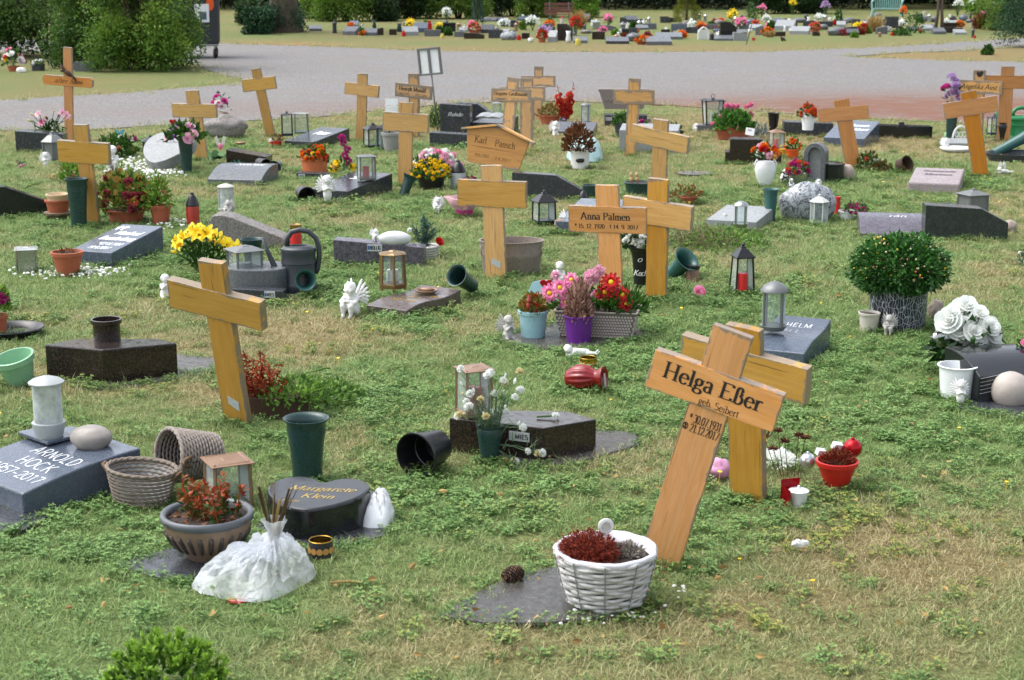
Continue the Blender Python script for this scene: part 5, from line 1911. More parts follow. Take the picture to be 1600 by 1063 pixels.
# willow baskets at the left
def basket(label, px, py, rx, ry, h, rot, loc=None, mm=None, liner=True, strands=9, z=0):
 (x, y, z0), u = loc_of(px, py, 0, ry)
 o = thing('willow_basket', label, 'basket', (x, y, z), rot)
 mm = mm or plain('old_willow', '#786d62', .8, .35, 60, .6, dirt=.7)
 rx, ry, h = rx * u, ry * u, h * u
 for i in range(strands):
  t = i / (strands - 1)
  k_ = .78 + .22 * t
  for ph in (0, PI):
   mb = MB()
   P = []
   for k in range(72):
    a = 2 * PI * k / 72
    w_ = .003 * math.sin(a * 13 + ph + i * 1.3)
    P.append(((rx * k_ + w_) * math.cos(a), (ry * k_ + w_) * math.sin(a), h * t + .002 * math.cos(a * 13 + ph + i)))
   mb.tube(P, h / strands * (.36 if i < strands - 1 else .48), 6, closed=True)
   mb.build('wicker_strand', mm, o, smooth=True)
 mb = MB()
 mb.lathe([(rx * .76, .001), (rx * .95, h * .9)], 36, sy=ry / rx)
 mb.F = mb.F[:-2] + [mb.F[-2]]; mb.M = mb.M[:-1]; mb.T = mb.T[:-1]
 mb.build('liner', M_WRAP if liner else M_BLACKP, o, smooth=True)
 for q in (-1, 1):
  mb = MB()
  mb.tube([(q * rx * .98, -ry * .2, h * .8), (q * rx * 1.15, -ry * .1, h * 1.0), (q * rx * 1.15, ry * .1, h * 1.0), (q * rx * .98, ry * .2, h * .8)], .006, 7)
  mb.build('rope_handle', M_STRAWR, o, smooth=True)
 return o

M_STRAWR = plain('rope', '#70583f', .9, .3, 90, .6)
basket('low oval willow basket with clear liner, right of the Arnold Hock stone', 222, 798, 56, 46, 50, (0, math.radians(4), math.radians(-12)), z=.012)
basket('tall willow basket tipped on its side behind the oval basket', 335, 772, 42, 42, 78, (math.radians(80), math.radians(0), math.radians(-50)), z=.105, mm=plain('two_tone_willow', '#8a8078', .75, .5, 70, .7, dirt=.9), liner=False, strands=14)
lantern('copper coloured lantern with flat lid behind the fuchsia bowl', 358, 800, 62, 78, M_COPPER, .0, 26, roofh=.05, finial=False)

# left edge pots
(x, y, z), u = loc_of(34, 606, 0, 20)
o = thing('flower_pot', 'empty mint green pot tilted in the grass at left', 'pot', (x, y, .01), (math.radians(12), math.radians(-10), 0))
pot(o, 32 * u, 20 * u, 46 * u, plain('mint_green_glaze', '#7fae8a', .25, .06, 10, 0, dirt=.1), .2, 0)
(x, y, z), u = loc_of(20, 534, 0, 42)
mb = MB()
mb.lathe([(0, .005), (40 * u, .005), (48 * u, 12 * u), (50 * u, 13 * u), (49 * u, 15 * u), (44 * u, 13 * u), (38 * u, .012), (0, .012)], 44)
o = mb.build('plant_saucer', M_BLACKP, smooth=True, angle=40)
o.location = (x, y, 0)
tagm(o, 'wide black plastic saucer at the left edge', 'saucer')
potplant('terracotta pot of magenta flowers standing in the black saucer at the left edge', -4, 524, 18, 13, 30, M_TERRA, L_LIGHT, 22, 45, 260, 9, 7, [('puff', 'magenta', 22, 5)], z=.012, fc=(0, 0, 36))

# pots and lantern around the Manfred stone
potplant('small terracotta pot of bare soil beside the steel lantern', 107, 433, 25, 16, 38, M_TERRA, L_DRYB, 18, 8, 60, 7, 3, fc=(0, 0, 33), soil=.92)
lantern('square brushed steel lantern with closed sides at left', 43, 428, 32, 40, M_ALU, 0, 15, roofh=.08, finial=False, glass=M_ALU)
(x, y, z), u = loc_of(92, 346, 0, 18)
o = thing('flower_pot', 'cream pot stacked inside a terracotta pot on a bark disc, left', 'pot', (x, y, 0))
mb = MB()
mb.lathe([(0, 0), (16 * u, 0), (16 * u, 8 * u), (22 * u, 9 * u), (23 * u, 12 * u), (18 * u, 13 * u), (0, 12 * u)], 24, wob=lambda a, z: 1 + .06 * np.sin(a * 9))
mb.build('bark_stand', plain('bark_grey', '#6b5c4a', .9, .3, 60, .6), o, smooth=True, angle=40)
mb = MB()
pot_body(mb, 20 * u, 15 * u, 20 * u)
mb.build('terracotta_pot', M_TERRA, o, smooth=True, angle=35, loc=(0, 0, 12 * u))
mb = MB()
pot_body(mb, 18 * u, 14 * u, 20 * u)
mb.build('cream_pot', M_CREAM, o, smooth=True, angle=35, loc=(0, 0, 21 * u))
vase('tall dark green vase in front of the blank cross at left', 124, 358, 78, 18.5, M_VASE, rb=12)

# geranium bed
def geranium(label, px, py, R, H, n, fl, potpx=None):
 return potplant(label, px, py, R * .62, R * .5, 20, M_TERRA, leafm('geranium_leaves', '#2a4a1c', '#7d9a3c', .5, .3, '#a8703c'), R, H, n, 13, 11, fl, fc=(0, 0, 18), shell=.25)

geranium('wide terracotta bowl of fading red geraniums right of the blank cross at left', 198, 350, 50, 62, 420, [('puff', 'oldpink', 12, 8), ('puff', 'coral', 3, 8)])
blossom(THINGS[-1], 'daisy', .03, 'coral', (.05, -.15, .16), (0, -1, .4))
blossom(THINGS[-1], 'daisy', .03, 'coral', (.09, -.15, .15), (.2, -1, .3))
potplant('terracotta pot of tall green shoots beside the geranium bowl', 252, 352, 17, 12, 30, M_TERRA, L_LIGHT, 18, 52, 220, 12, 4, [('puff', 'salmon', 10, 3)], fc=(-3, 0, 26))
boulder('small white stone at the foot of the terracotta pots, left', 262, 350, 14, 9, 10, PEBBLE_W, seed=2, cat='stone', name='white_stone')
candle('tall red grave candle with black pointed lid beside the white chips', 302, 352, 22, 50, plain('red_translucent_candle', '#9c2a18', .3, .2, 20), M_BLACKP, lidh=.42, pointed=True)

def chips(label, spots, n, s=6, m=PEBBLE_W, spread=1.0):
 """patch of loose chips; more than anyone would count"""
 mb = MB()
 for (cx, cy, a, b) in spots:
  for i in range(n):
   px_, py_ = cx + rng.normal() * a * .5, cy + rng.normal() * b * .5
   x, y, u = G(px_, py_)
   r = s * u * random.uniform(.5, 1.1) / 2
   v = np.array([[1, 0, 0], [-.5, .8, 0], [-.6, -.7, 0], [0, 0, .9], [.3, .9, .1]]) * r
   mb.ball((x, y, r * .5 + .012), (r, r * random.uniform(.6, 1), r * random.uniform(.5, .8)), 6, 4, amp=.3, seed=i)
 o = mb.build('stone_chips', m)
 o['kind'] = 'stuff'
 o['label'] = label
 o['category'] = 'stone chips'
 return o

chips('white marble chips around the small terracotta pot and slanted stone', [(85, 430, 60, 10), (150, 428, 50, 8)], 90)
chips('white marble chips below the pale heart stone', [(200, 262, 60, 14), (250, 272, 35, 8)], 110, 6)
chips('white chips scattered beside the geranium pots', [(270, 352, 35, 8)], 50, 5)
chips('white crumbs scattered around the foot of the white basket', [(890, 975, 60, 12), (1055, 925, 30, 20), (985, 968, 30, 8)], 9, 7)

# yellow lilies
(x, y, z), u = loc_of(322, 430, 0, 20)
o = thing('lily_plant', 'bush of bright yellow lilies behind the big leaning cross', 'flowers', (x, y, 0))
for i in range(17):
 a = -1 + 2 * i / 16
 tx, ty, tz = a * 46 * u, random.uniform(-.06, .05), (62 - 22 * a * a + random.uniform(-12, 10)) * u
 mb = MB()
 mb.tube([(a * .02, 0, -.02), (tx * .6, ty * .5, tz * .6), (tx, ty, tz)], .003, 5)
 n_ = 22
 tt = rng.random(n_)
 C_ = np.stack([tx * tt, ty * tt, tz * tt], 1)
 mb.leaves(C_, rng.normal(size=(n_, 3)) * .6 + [a * .7, -.2, .4], .06, .013, 0)
 mb.build('stem', L_GREEN, o)
 blossom(o, 'lily' if i % 4 else 'bud', 15 * u if i % 4 else 7 * u, 'yellow', (tx, ty, tz), (a, -.7, .45))

# watering can and the things beside it
wateringcan('dark grey watering can standing on the slab', 468, 458, 56, 96, M_GREYP, .012, 6)
vase('dark green vase lying with its open mouth towards the viewer, at the watering can', 462, 470, 58, 17, M_VASE2, rot=(80, 0, 15), lift=20)
THINGS[-1].location[1] += .22
vase('dark green vase standing left of the grey watering can', 396, 442, 68, 19, M_VASE, rb=11)
candle('red grave candle with gold lid standing behind the watering can', 463, 392, 19, 40, M_RED, M_GOLD, lidh=.22)
candle('little white and black candle behind the grey metal lantern', 367, 398, 10, 20, M_WHITEC, M_BLACKP, lidh=.3, pointed=True, z=.05)

# right foreground: baubles, red pot
potplant('red plastic pot of dead heather with baubles beside it', 1306, 768, 33, 17, 46, M_RED, L_RUST, 26, 24, 700, 8, 2.5, fc=(2, 0, 38), up=.6)
P_ = THINGS[-1]
(x, y, z), u = loc_of(1332, 716, 0, 12)
for (px, py, r, mk, lab) in ((1332, 702, 15, 'red_bauble', 'shiny red bauble ball on the red pot'), (1262, 722, 13, 'silver_bauble', 'silver glass ball left of the red pot'), (1282, 708, 8, 'white_box', 'white wrapped trinket beside the silver ball'), (1308, 699, 9, 'white_box2', 'white trinket with yellow side next to the red bauble')):
 mz = {'red_bauble': .115, 'silver_bauble': .07, 'white_box': .1, 'white_box2': .12}[mk]
 (x, y, z), u = loc_of(px, py, mz, 6)
 mb = MB()
 if 'bauble' in mk:
  mb.ball((0, 0, 0), r * u, 28, 18)
  mb.lathe([(r * .2 * u, r * .95 * u), (r * .2 * u, r * 1.15 * u), (0, r * 1.18 * u)], 10)
  mt = plain('red_glitter', '#a80c18', .18, .3, 60, .3, .6) if mk[0] == 'r' else plain('silver_glass', '#c4c8cc', .12, .1, 30, 0, .8)
  ob = mb.build('bauble', mt, smooth=True)
 else:
  mb.box((0, 0, 0), (r * 1.7 * u, r * 1.2 * u, r * 1.2 * u), R=rotm(.3, .2, .4))
  mb.tube([(-r * .9 * u, 0, -.002), (r * .9 * u, 0, .012)], .002, 5)
  ob = mb.build('trinket', M_WHITEC, bevel=.003)
 ob.location = (x, y, mz)
 tagm(ob, lab, 'bauble' if 'bauble' in mk else 'ornament')
mb = MB()
x, y, u = G(1216, 745)
P_, d_ = dome_pts(500, .075, .04, shell=.3)
mb.leaves(P_, d_, .015, .008)
o = mb.build('white_tinsel', PET['white'])
o.location = (x, y + .1, .02)
tagm(o, 'tuft of white tinsel beside the silver ball', 'tinsel')
x, y, u = G(1240, 752)
o = thing('dead_flower_heads', 'brown dried flower umbels rising above the white tinsel', 'dried flowers', (x, y + .05, 0))
for (a, b_, c) in ((-.09, .02, .13), (-.05, 0, .155), (-.02, .03, .11), (.02, 0, .14), (.045, .02, .125), (-.065, -.02, .1)):
 mb = MB()
 mb.tube([(a * .5, 0, 0), (a, b_, c)], .0013, 5)
 n_ = 60
 d_ = rng.normal(size=(n_, 3)) * [1, 1, .25] + [0, 0, .35]
 mb.leaves(np.array([a, b_, c]) + 0 * d_, d_, .022, .004)
 mb.build('umbel', leafm('dried_umbel', '#3c1a12', '#6e3a26', .8, .05), o)
(x, y, z), u = loc_of(1247, 793, 0, 8)
o = thing('grave_candle', 'broken red candle case with white wax cup in the right foreground', 'candle', (x, y, 0), (0, 0, .3))
mb = MB()
mb.box((-.012, .035, .04), (.064, .002, .08))
mb.box((-.042, .005, .03), (.002, .06, .06))
mb.build('red_case', leafm('red_clear_case', '#a3121f', '#b81a28', .2, .6), o)
mb = MB()
mb.lathe([(0, .0), (.022, .0), (.03, .045), (.033, .05), (.03, .053), (.006, .056), (.004, .066), (0, .066)], 24)
mb.build('wax_cup', M_WHITEC, o, smooth=True, angle=40)
x, y, u = G(1122, 750)
mb = MB()
mb.ball((0, 0, .03), (.045, .04, .035), 18, 10, amp=.35, fr=2.5, seed=9)
o = mb.build('pink_ornament', plain('pink_satin', '#c98fb0', .4, .15, 30, .3), smooth=True)
o.location = (x, y + .03, 0)
tagm(o, 'crumpled pink satin ornament between the two foreground crosses', 'ornament')
x, y, u = G(1250, 862)
mb = MB()
for i in range(4):
 mb.ball((i * .008 - .012, 0, .012 + .004 * (i % 2)), (.014, .008, .01), 8, 6, amp=.5, seed=i)
o = mb.build('paper_scrap', M_WHITEP)
o.location = (x, y, .01)
tagm(o, 'small torn white scrap in the grass right of the tilted cross foot', 'scrap')

# bright green box bush at the bottom edge
x, y, u = G(262, 1085)
o = thing('box_bush', 'small bright green leafy bush cut off by the bottom edge', 'bush', (x, y, 0))
mb = MB()
for i in range(170):
 P_, d_ = dome_pts(1, .13, .125, (0, 0, -.02), shell=.55)
 c = P_[0]
 n_ = 26
 dd = d_[0] * .8 + [0, 0, .5]
 tt = rng.random(n_)
 mb.leaves(c + dd * .035 * tt[:, None], rng.normal(size=(n_, 3)) * .6 + dd * .9, .017, .009, 0, tint=np.clip(tt * .8 + rng.normal(size=n_) * .12, 0, 1))
mb.build('foliage', leafm('box_leaves', '#26561a', '#a4cc4c', .45, .35), o)

# ------------------------------------------------------------------ middle of the lawn
# zinc tub
(x, y, z), u = loc_of(799, 433, 0, 42)
o = thing('zinc_tub', 'old oval zinc tub with ring handles behind the cross in the middle', 'tub', (x, y, 0))
R_, H_ = 51 * u, 52 * u
M_ZINC = plain('old_zinc', '#8b8078', .6, .25, 18, .2, .3, .8)
mb = MB()
mb.lathe([(0, 0), (R_ * .88, 0), (R_ * .94, H_ * .5), (R_ * .97, H_ * .58), (R_ * .95, H_ * .62), (R_ * .98, H_ * .96), (R_ * 1.02, H_ * .97), (R_ * 1.02, H_), (R_ * .96, H_), (R_ * .85, H_ * .1), (0, H_ * .08)], 48, sy=.7)
mb.build('tub_body', M_ZINC, o, smooth=True, angle=40)
for q in (-1, 1):
 mb = MB()
 mb.tube([(q * R_ * .93, -R_ * .25 + .014 * math.cos(a), H_ * .72 + .022 * math.sin(a)) for a in np.linspace(0, 2 * PI, 18, endpoint=False)], .003, 6, closed=True)
 mb.build('ring_handle', M_ZINC, o, smooth=True)

# purple pot, blue pot, woven planter
potplant('purple pot of withered brown pink stalks', 904, 541, 24, 18, 46, plain('purple_plastic', '#5a1c7a', .35, .05, 10, 0, dirt=.05), leafm('withered_stalks', '#6b4838', '#c8a090', .8, .15), 20, 66, 900, 10, 4, fc=(0, 0, 34), rim=.05, up=1.2)
P_ = THINGS[-1]
uu = G(904, 541)[2]
for i in range(12):
 a = random.uniform(0, 6.28)
 mb = MB()
 tx, ty, tz = 18 * uu * math.cos(a), 14 * uu * math.sin(a), random.uniform(70, 104) * uu
 mb.tube([(tx * .3, ty * .3, 38 * uu), (tx * .6, ty * .6, tz * .8), (tx * 1.3, ty, tz)], [.003, .006, .003], 6, tint=random.random())
 mb.build('withered_spike', leafm('withered_pinkbrown', '#7a5648', '#c4a096', .85, .1), P_)
potplant('pale blue enamel pot with small plants, a heart pick and a gnome', 833, 533, 24, 18, 46, plain('pale_blue_enamel', '#8db4bb', .4, .08, 15, .05, dirt=.3), leafm('begonia_leaves', '#4a6a24', '#a86a34', .5, .3), 22, 30, 260, 8, 6, [('puff', 'red', 5, 3)], rim=.12)
P_ = THINGS[-1]
mb = MB()
mb.ball((0, 0, 0), (.012, .012, .02), 10, 8)
mb.ball((0, -.003, .022), .01, 10, 8)
mb.lathe([(.012, .026), (.006, .04), (0, .052)], 10)
b = mb.build('gnome', plain('gnome_red', '#8d2a26', .5, .3, 90), P_, smooth=True, angle=40)
b.location = (-.02, -.045, .16)
x, y, u = G(853, 500)
o = thing('heart_pick', 'red heart on a stick above the pale blue pot', 'garden pick', (x, y - .06, .06))
mb = MB()
mb.prism([(a * .00036, b_ * .00027 - .02) for a, b_ in HS], -.006, .006)
b = mb.build('heart', plain('glossy_red', '#9c1614', .2, .1), o, bevel=.004)
b.location = (0, 0, .125)
mb = MB()
mb.tube([(0, 0, -.03), (0, 0, .12)], .0015, 5)
mb.build('stick', M_GREYPL, o)
o = thing('butterfly_pick', 'pale blue bird shaped garden pick above the flowers', 'garden pick', (x - .015, y + .03, .1), (0, 0, -.2))
mb = MB()
mb.prism([(-.07, .03), (-.05, .075), (0, .09), (.06, .085), (.12, .05), (.1, .03), (.06, .02), (.085, -.04), (.07, -.045), (.02, .02), (-.02, .02), (-.05, .0)], -.002, .002)
mb.build('bird_shape', plain('pale_blue_paint', '#9cc8d0', .4, .1, 20), o, bevel=.001)
mb = MB()
mb.tube([(0, .004, -.1), (0, .004, .05)], .0015, 5)
mb.build('stick', M_GREYPL, o)

(x, y, z), u = loc_of(934, 530, 0, 22)
o = thing('woven_planter', 'pale grey woven plastic trough of pink and red gerberas', 'planter', (x, y, 0), math.radians(-10))
M_WEAVE = plain('warm_grey_plastic', '#a59b95', .5, .1, 20, .05)
W_, D_, H_ = 128 * u, 70 * u, 46 * u
mb = MB()
for sgn in (-1, 1):
 pass
P0 = lambda k, z: [(-W_ / 2 * k, -D_ / 2 * k), (W_ / 2 * k, -D_ / 2 * k), (W_ / 2 * k, D_ / 2 * k), (-W_ / 2 * k, D_ / 2 * k)]
V_ = []
for k, z in ((.84, 0), (.99, H_ * .95), (1.03, H_ * .96), (1.03, H_), (.97, H_), (.9, H_ * .5)):
 V_ += [(a, b_, z) for a, b_ in P0(k, z)]
F_ = [(3, 2, 1, 0)] + [(i * 4 + j, i * 4 + (j + 1) % 4, i * 4 + 4 + (j + 1) % 4, i * 4 + 4 + j) for i in range(5) for j in range(4)] + [(20, 21, 22, 23)]
mb.add(V_, F_)
for i_ in range(1, 5):
 mb.M[i_] = 1
mb.build('trough', [M_WEAVE, plain('weave_gap_shade', '#6a625d', .6)], o)  # lower walls coloured darker, as painted shade between the raised weave
mb = MB()
for side in range(4):
 L_ = W_ if side % 2 == 0 else D_
 n_ = int(L_ / .014)
 for r in range(9):
  t = (r + .5) / 10
  k = .84 + .15 * t
  for c in range(n_):
   s = ((c + .5 * (r % 2)) / n_ - .5) * L_ * k * .97
   off = (D_ if side % 2 == 0 else W_) / 2 * k + .001
   v = {0: (s, -off), 1: (off, s), 2: (s, off), 3: (-off, s)}[side]
   mb.box((v[0], v[1], H_ * t * .98), (.0105 if side % 2 == 0 else .007, .007 if side % 2 == 0 else .0105, H_ / 15), R=rotm(0, 0, 0), top=.8)
b = mb.build('weave', M_WEAVE, o, bevel=0)
b['kind'] = 'stuff'
mb = MB()
mb.box((0, 0, H_ * .85), (W_ * .93, D_ * .9, .01))
mb.build('soil', M_SOIL, o)
mb = MB()
for cx_ in (-.35, .05, .33):
 P_, d_ = dome_pts(90, .09, .07, (cx_ * W_, 0, H_ * .9), shell=.4)
 mb.leaves(P_, d_ + rng.normal(size=(90, 3)) * .4 + [0, -.2, .4], .07, .02)
mb.build('foliage', L_GREEN, o)
for (px, py, r, key, kd) in ((858, 452, 15, 'pink', 'daisy'), (876, 440, 16, 'pink', 'daisy'), (893, 428, 13, 'pink', 'daisy'), (925, 425, 15, 'palepink', 'puff'), (937, 413, 12, 'palepink', 'puff'), (911, 440, 13, 'pink', 'daisy'), (915, 455, 15, 'pink', 'daisy'), (931, 452, 10, 'pink', 'daisy'), (886, 462, 12, 'pink', 'daisy'),
       (956, 429, 16, 'red', 'daisy'), (946, 447, 16, 'red', 'daisy'), (973, 450, 17, 'red', 'daisy'), (979, 464, 12, 'red', 'daisy'), (961, 436, 8, 'palepink', 'puff'), (868, 423, 9, 'palepink', 'puff')):
 X_, Y_, u2 = G(px, py, H_ + (528 - py - 46) * u * .9)
 k = blossom(o, kd, r * u, key, (0, 0, 0), (random.uniform(-.3, .3), -1, .45), 'gerbera' if kd == 'daisy' else 'blossom')
 dx, dy = (px - 934) * u, random.uniform(-.05, .03)
 k.location = (dx, dy - .02, (530 - py) * u * 1.0 - .03)
 mb = MB()
 mb.tube([(dx * .8, .0, H_ * .8), (dx, dy, (530 - py) * u - .04)], .002, 5)
 mb.build('stem', L_STEM, o)

# dark patterned vase with white flowers behind the blank cross
vase('dark tall vase with white writing, half hidden by the blank cross in the middle', 1003, 452, 66, 25, M_BLACKP, rb=13)
P_ = THINGS[-1]
uu = G(1003, 452)[2]
write([('Jo', -14 * uu, -2 * uu, 44 * uu, 9 * uu, 'script'), ('Koch', -15 * uu, 6 * uu, 22 * uu, 9 * uu, 'script')], lambda p, q, l: (p, -math.sqrt(max(0, (17.5 * uu) ** 2 - p * p)) - .002 - l, q), M_TEXTW, P_)
(x, y, z), u = loc_of(995, 452, 0, 14)
bouquet('white chrysanthemums with dark leaves in the dark tall vase', (x, y, 66 * u), u, 24, 22, L_DARK, 110, 16, 9, [('puff', 'white', 7, 8)])
vase('tipped teal vase with its mouth towards the viewer, right of the middle blank cross', 1048, 434, 44, 22, M_VASE2, rot=(42, 24, 20), rb=11, lift=4)
candle('small dark jar candle standing behind the tipped teal vase', 1082, 440, 22, 24, plain('brown_jar', '#80624f', .4), M_BLACKP, lidh=.25)
x, y, u = G(1092, 466)
o = thing('cut_flower', 'single dark pink flower head in the weeds below the tipped teal vase', 'flower', (x, y, .035))
blossom(o, 'rose', 9 * u, 'pink', (0, 0, 0), (.2, -.8, .5))
vase('dark green vase toppled in the grass, right of the wavy stone', 738, 462, 48, 18, M_VASE, rot=(38, -30, -30), rb=11, lift=8)
THINGS[-1].rotation_euler = Vector((-.42, -.62, .42)).to_track_quat('Z', 'Y').to_euler()
THINGS[-1].location[2] = .05

# angels
cherub('big white angel with feather wings leaning on its knees, beside the wavy stone', 550, 498, 60, M_WHITEP, 0, -25, 'sit')
cherub('small white wingless child figure behind the left arm of the big leaning cross', 259, 468, 40, M_WHITEP, 0, 25, 'kneel', wings=False)
cherub('weathered praying angel left of the pale blue pot', 794, 534, 42, M_GREYPL, 0, 30, 'kneel')
cherub('white curly angel head and shoulders behind the pink gerberas', 873, 447, 40, M_WHITEP, 0, 0, 'sit', wings=False)
cherub('white angel lying on its front below the purple pot', 903, 560, 40, M_WHITEP, 0, 12, 'lie', wings=False)
cherub('small white reclining cherub on the grass left of the pink pot', 684, 334, 27, M_WHITEP, 0, -10, 'sit')
cherub('white angel standing at the front of the dark slanted stone, centre left', 512, 316, 42, M_WHITEP, .02, 20, 'stand')
cherub('grey angel sitting before the glass lantern on the rough stone', 357, 338, 26, M_GREYPL, 38 * G(384, 388)[2], -10, 'sit')
cherub('weathered cherub resting beside the small cream pot, right', 1388, 524, 34, M_GREYPL, 0, -20, 'sit')
cherub('little white angel standing in front of the white pot at right', 1500, 634, 40, M_WHITEP, .012, 0, 'stand')
cherub('white seated statue behind the first blank cross at left', 176, 268, 42, M_WHITEP, 0, 10, 'sit', wings=False)
cherub('white winged figure in the grass beside the grey lantern at far left', 72, 262, 24, M_WHITEP, 0, 20, 'stand')
cherub('white angel kneeling before the red gladioli', 868, 213, 24, M_WHITEP, 0, 15, 'kneel')
cherub('tiny white angel standing near the tall tapered lantern', 1088, 208, 15, M_WHITEP, 0, 0, 'stand')
cherub('small white angel at the arched lattice ornament, right', 1476, 235, 20, M_WHITEP, 0, -10, 'sit')
cherub('small white statuette standing on top of the swirled rock', 1279, 296, 14, M_WHITEP, .19, 0, 'stand', back=20)

# lanterns in the middle
lantern('black pagoda roofed lantern behind the blank cross shoulder in the middle', 850, 354, 30, 56, M_BLACKP, 0, 20, roofh=.26, foot=.09)
lantern('tall slim black lantern with a red candle, right of the tipped teal vase', 1159, 460, 32, 80, M_BLACKP, 0, 12, flare=.6, roofh=.22, finial=True, foot=.05)
candle('red candle inside the tall slim black lantern', 1160, 455, 17, 34, M_RED, None, .02)
roundlantern('grey domed lantern standing on the blue grey wavy stone', 1208, 520, 44, 78, M_GREYMET, 40 * G(1213, 570)[2], GLASS, .22, base=.1)
roundlantern('pale lantern holding glass above the rough broken stone', 354, 334, 26, 46, M_GREYPL, 38 * G(384, 388)[2], GLASSF, .14)
lantern('white metal lantern with domed lid in front of the swirled rock', 1279, 352, 27, 48, plain('white_metal', '#b5b9b6', .4, .08), 0, 15, n=6, roofh=.2, finial=True)
lantern('dark house shaped lantern behind the dark green granite stone', 1519, 332, 36, 36, M_GREYMET, .08, 20, roofh=.2, finial=True, glass=M_GREYMET)
roundlantern('clear glass lantern with steel lid on the pale topped stone', 1157, 357, 24, 42, M_ALU, .05, GLASS, .2)
lantern('grey metal lantern with red candle on the dark slanted stone, centre left', 573, 283, 26, 40, M_GREYMET, .12, 15, roofh=.08, finial=False)
candle('red candle inside the lantern on the dark slanted stone', 572, 281, 11, 26, M_RED, None, .125)
lantern('black wire lantern, left one of the pair on the slanted stone near the road', 449, 214, 17, 40, M_BLACKP, .06, 10, roofh=.08, finial=True)
lantern('silver lantern with candle, right one of the pair on the slanted stone near the road', 471, 210, 22, 33, M_ALU, .07, 10, roofh=.06, finial=False)
lantern('black lantern with red light beside the lattice lantern near the blank cross', 583, 232, 24, 40, M_BLACKP, 0, 25, roofh=.2, finial=True)
lantern('black lattice sided lantern next to the grey diamond planter', 600, 236, 20, 44, M_BLACKP, 0, 5, roofh=.12, finial=True)
lantern('grey lantern with pointed roof half hidden by the first blank cross at left', 84, 252, 34, 46, M_GREYMET, 0, 10, roofh=.3, n=6, glass=M_GREYMET)
lantern('dark roofed lantern behind the pale heart stone', 236, 238, 24, 26, M_DARKMET, 0, 10, roofh=.3)
lantern('tall tapered black lantern with white candle on a grey block, near the road', 1113, 200, 25, 47, M_BLACKP, .05, 8, flare=1, roofh=.04, finial=True, ring=True)
THINGS[-1].rotation_euler[2] = .1
candle('white candle inside the tall tapered black lantern', 1113, 197, 7, 24, M_WAXW, None, .055)
upright('small grey block under the tall tapered lantern', 1110, 208, [(-20, 0), (18, 0), (18, 12), (-20, 12)], 22, 0, GR_MID)
lantern('copper lantern with a red light behind the bunch of mixed flowers', 1213, 236, 20, 36, M_COPPER, .03, 10, roofh=.15, finial=True)
candle('red candle inside the copper lantern behind the bunch of mixed flowers', 1213, 232, 8, 18, M_RED, None, .03)
lantern('dark lantern with red light behind the right hand leaning cross', 1552, 212, 16, 34, M_DARKMET, .03, 10, roofh=.12)
roundlantern('grey cylinder lantern at the right of the red gladioli', 915, 195, 17, 34, M_GREYMET, .03, GLASSF, .15)
lantern('narrow glass lantern with a red light behind the open stone book', 776, 192, 13, 32, M_ALU, .02, 10, roofh=.08, finial=False)
candle('glass grave candle with black pointed lid left of the Karl Pansch board', 716, 296, 26, 44, plain('cut_glass', '#a9adb2', .15, .3, 90, .2), M_BLACKP, lidh=.42, pointed=True)
candle('small black pointed candle behind the Anna Palmen cross', 911, 322, 14, 24, M_BLACKP, M_BLACKP, lidh=.45, pointed=True, z=.03)
mb = MB()
(x, y, z), u = loc_of(875, 364, 0, 6)
mb.lathe([(0, 0), (8 * u, 0), (8 * u, 14 * u), (6 * u, 15 * u), (0, 15 * u)], 16)
o = mb.build('jar', M_COPPER, smooth=True, angle=40)
o.location = (x, y, .02)
tagm(o, 'small brown jar beside white figures left of the Anna Palmen cross', 'jar')
cherub('white plaster figures heaped on a plate left of the Anna Palmen cross', 886, 362, 34, M_WHITEP, 0, 0, 'lie')

# big chrysanthemum in the patterned pot
(x, y, z), u = loc_of(1401, 520, 0, 44)
o = thing('chrysanthemum_pot', 'big round green chrysanthemum bush in a black and white patterned pot', 'potted plant', (x, y, 0))
m, nt, b = newmat('patterned_pot')
v = texco(nt, 'Object')
vo = N(nt, 'ShaderNodeTexVoronoi', feature='DISTANCE_TO_EDGE', Scale=30)
nt.links.new(v, vo.inputs['Vector'])
wv = N(nt, 'ShaderNodeTexWave', Scale=26, Distortion=8)
nt.links.new(v, wv.inputs['Vector'])
c = mixc(nt, ramp(nt, vo.outputs['Distance'], [(.015, .6), (.035, 0)]), srgb('#171b27'), srgb('#c0c4cc'))
c = mixc(nt, ramp(nt, wv.outputs[1], [(.9, 0), (.96, .5)]), c, srgb('#c0c4cc'))
nt.links.new(c, b.inputs['Base Color'])
b.inputs['Roughness'].default_value = .4
pot(o, 49 * u, 44 * u, 66 * u, m, .05, .9)
R_ = 71 * u
cz = 96 * u
mb = MB()
P_, d_ = dome_pts(9000, R_, 50 * u, (0, 0, 0), lo=-1, shell=.5)
k = P_[:, 2] > -32 * u
P_, d_ = P_[k], d_[k]
lump = np.array([1 + .22 * mnoise.noise(Vector(q * 11)) for q in P_])
P_ = P_ * lump[:, None] + [0, 0, cz]
mb.leaves(P_, d_ + rng.normal(size=P_.shape) * .55 + [0, 0, .1], .026 * (.7 + .6 * rng.random(len(P_))), .014, 0)
mb.build('foliage', leafm('chrysanthemum_leaves', '#1c4218', '#548a40', .4, .25), o)
mb = MB()
for i in range(260):
 q = i * len(P_) // 260
 if d_[q][1] < .4 and d_[q][2] > -.2:
  c_ = np.array([0, 0, cz]) + (P_[q] - [0, 0, cz]) * 1.0
  e = d_[q] / np.linalg.norm(d_[q])
  c_ = np.array([e[0] * R_ * 1.02, e[1] * R_ * 1.02, e[2] * 52 * u + cz]) * 1.0
  mb.ball(c_, .0042 * random.uniform(.7, 1.3), 6, 4, random.choice((0, 0, 1, 2)), tint=random.random())
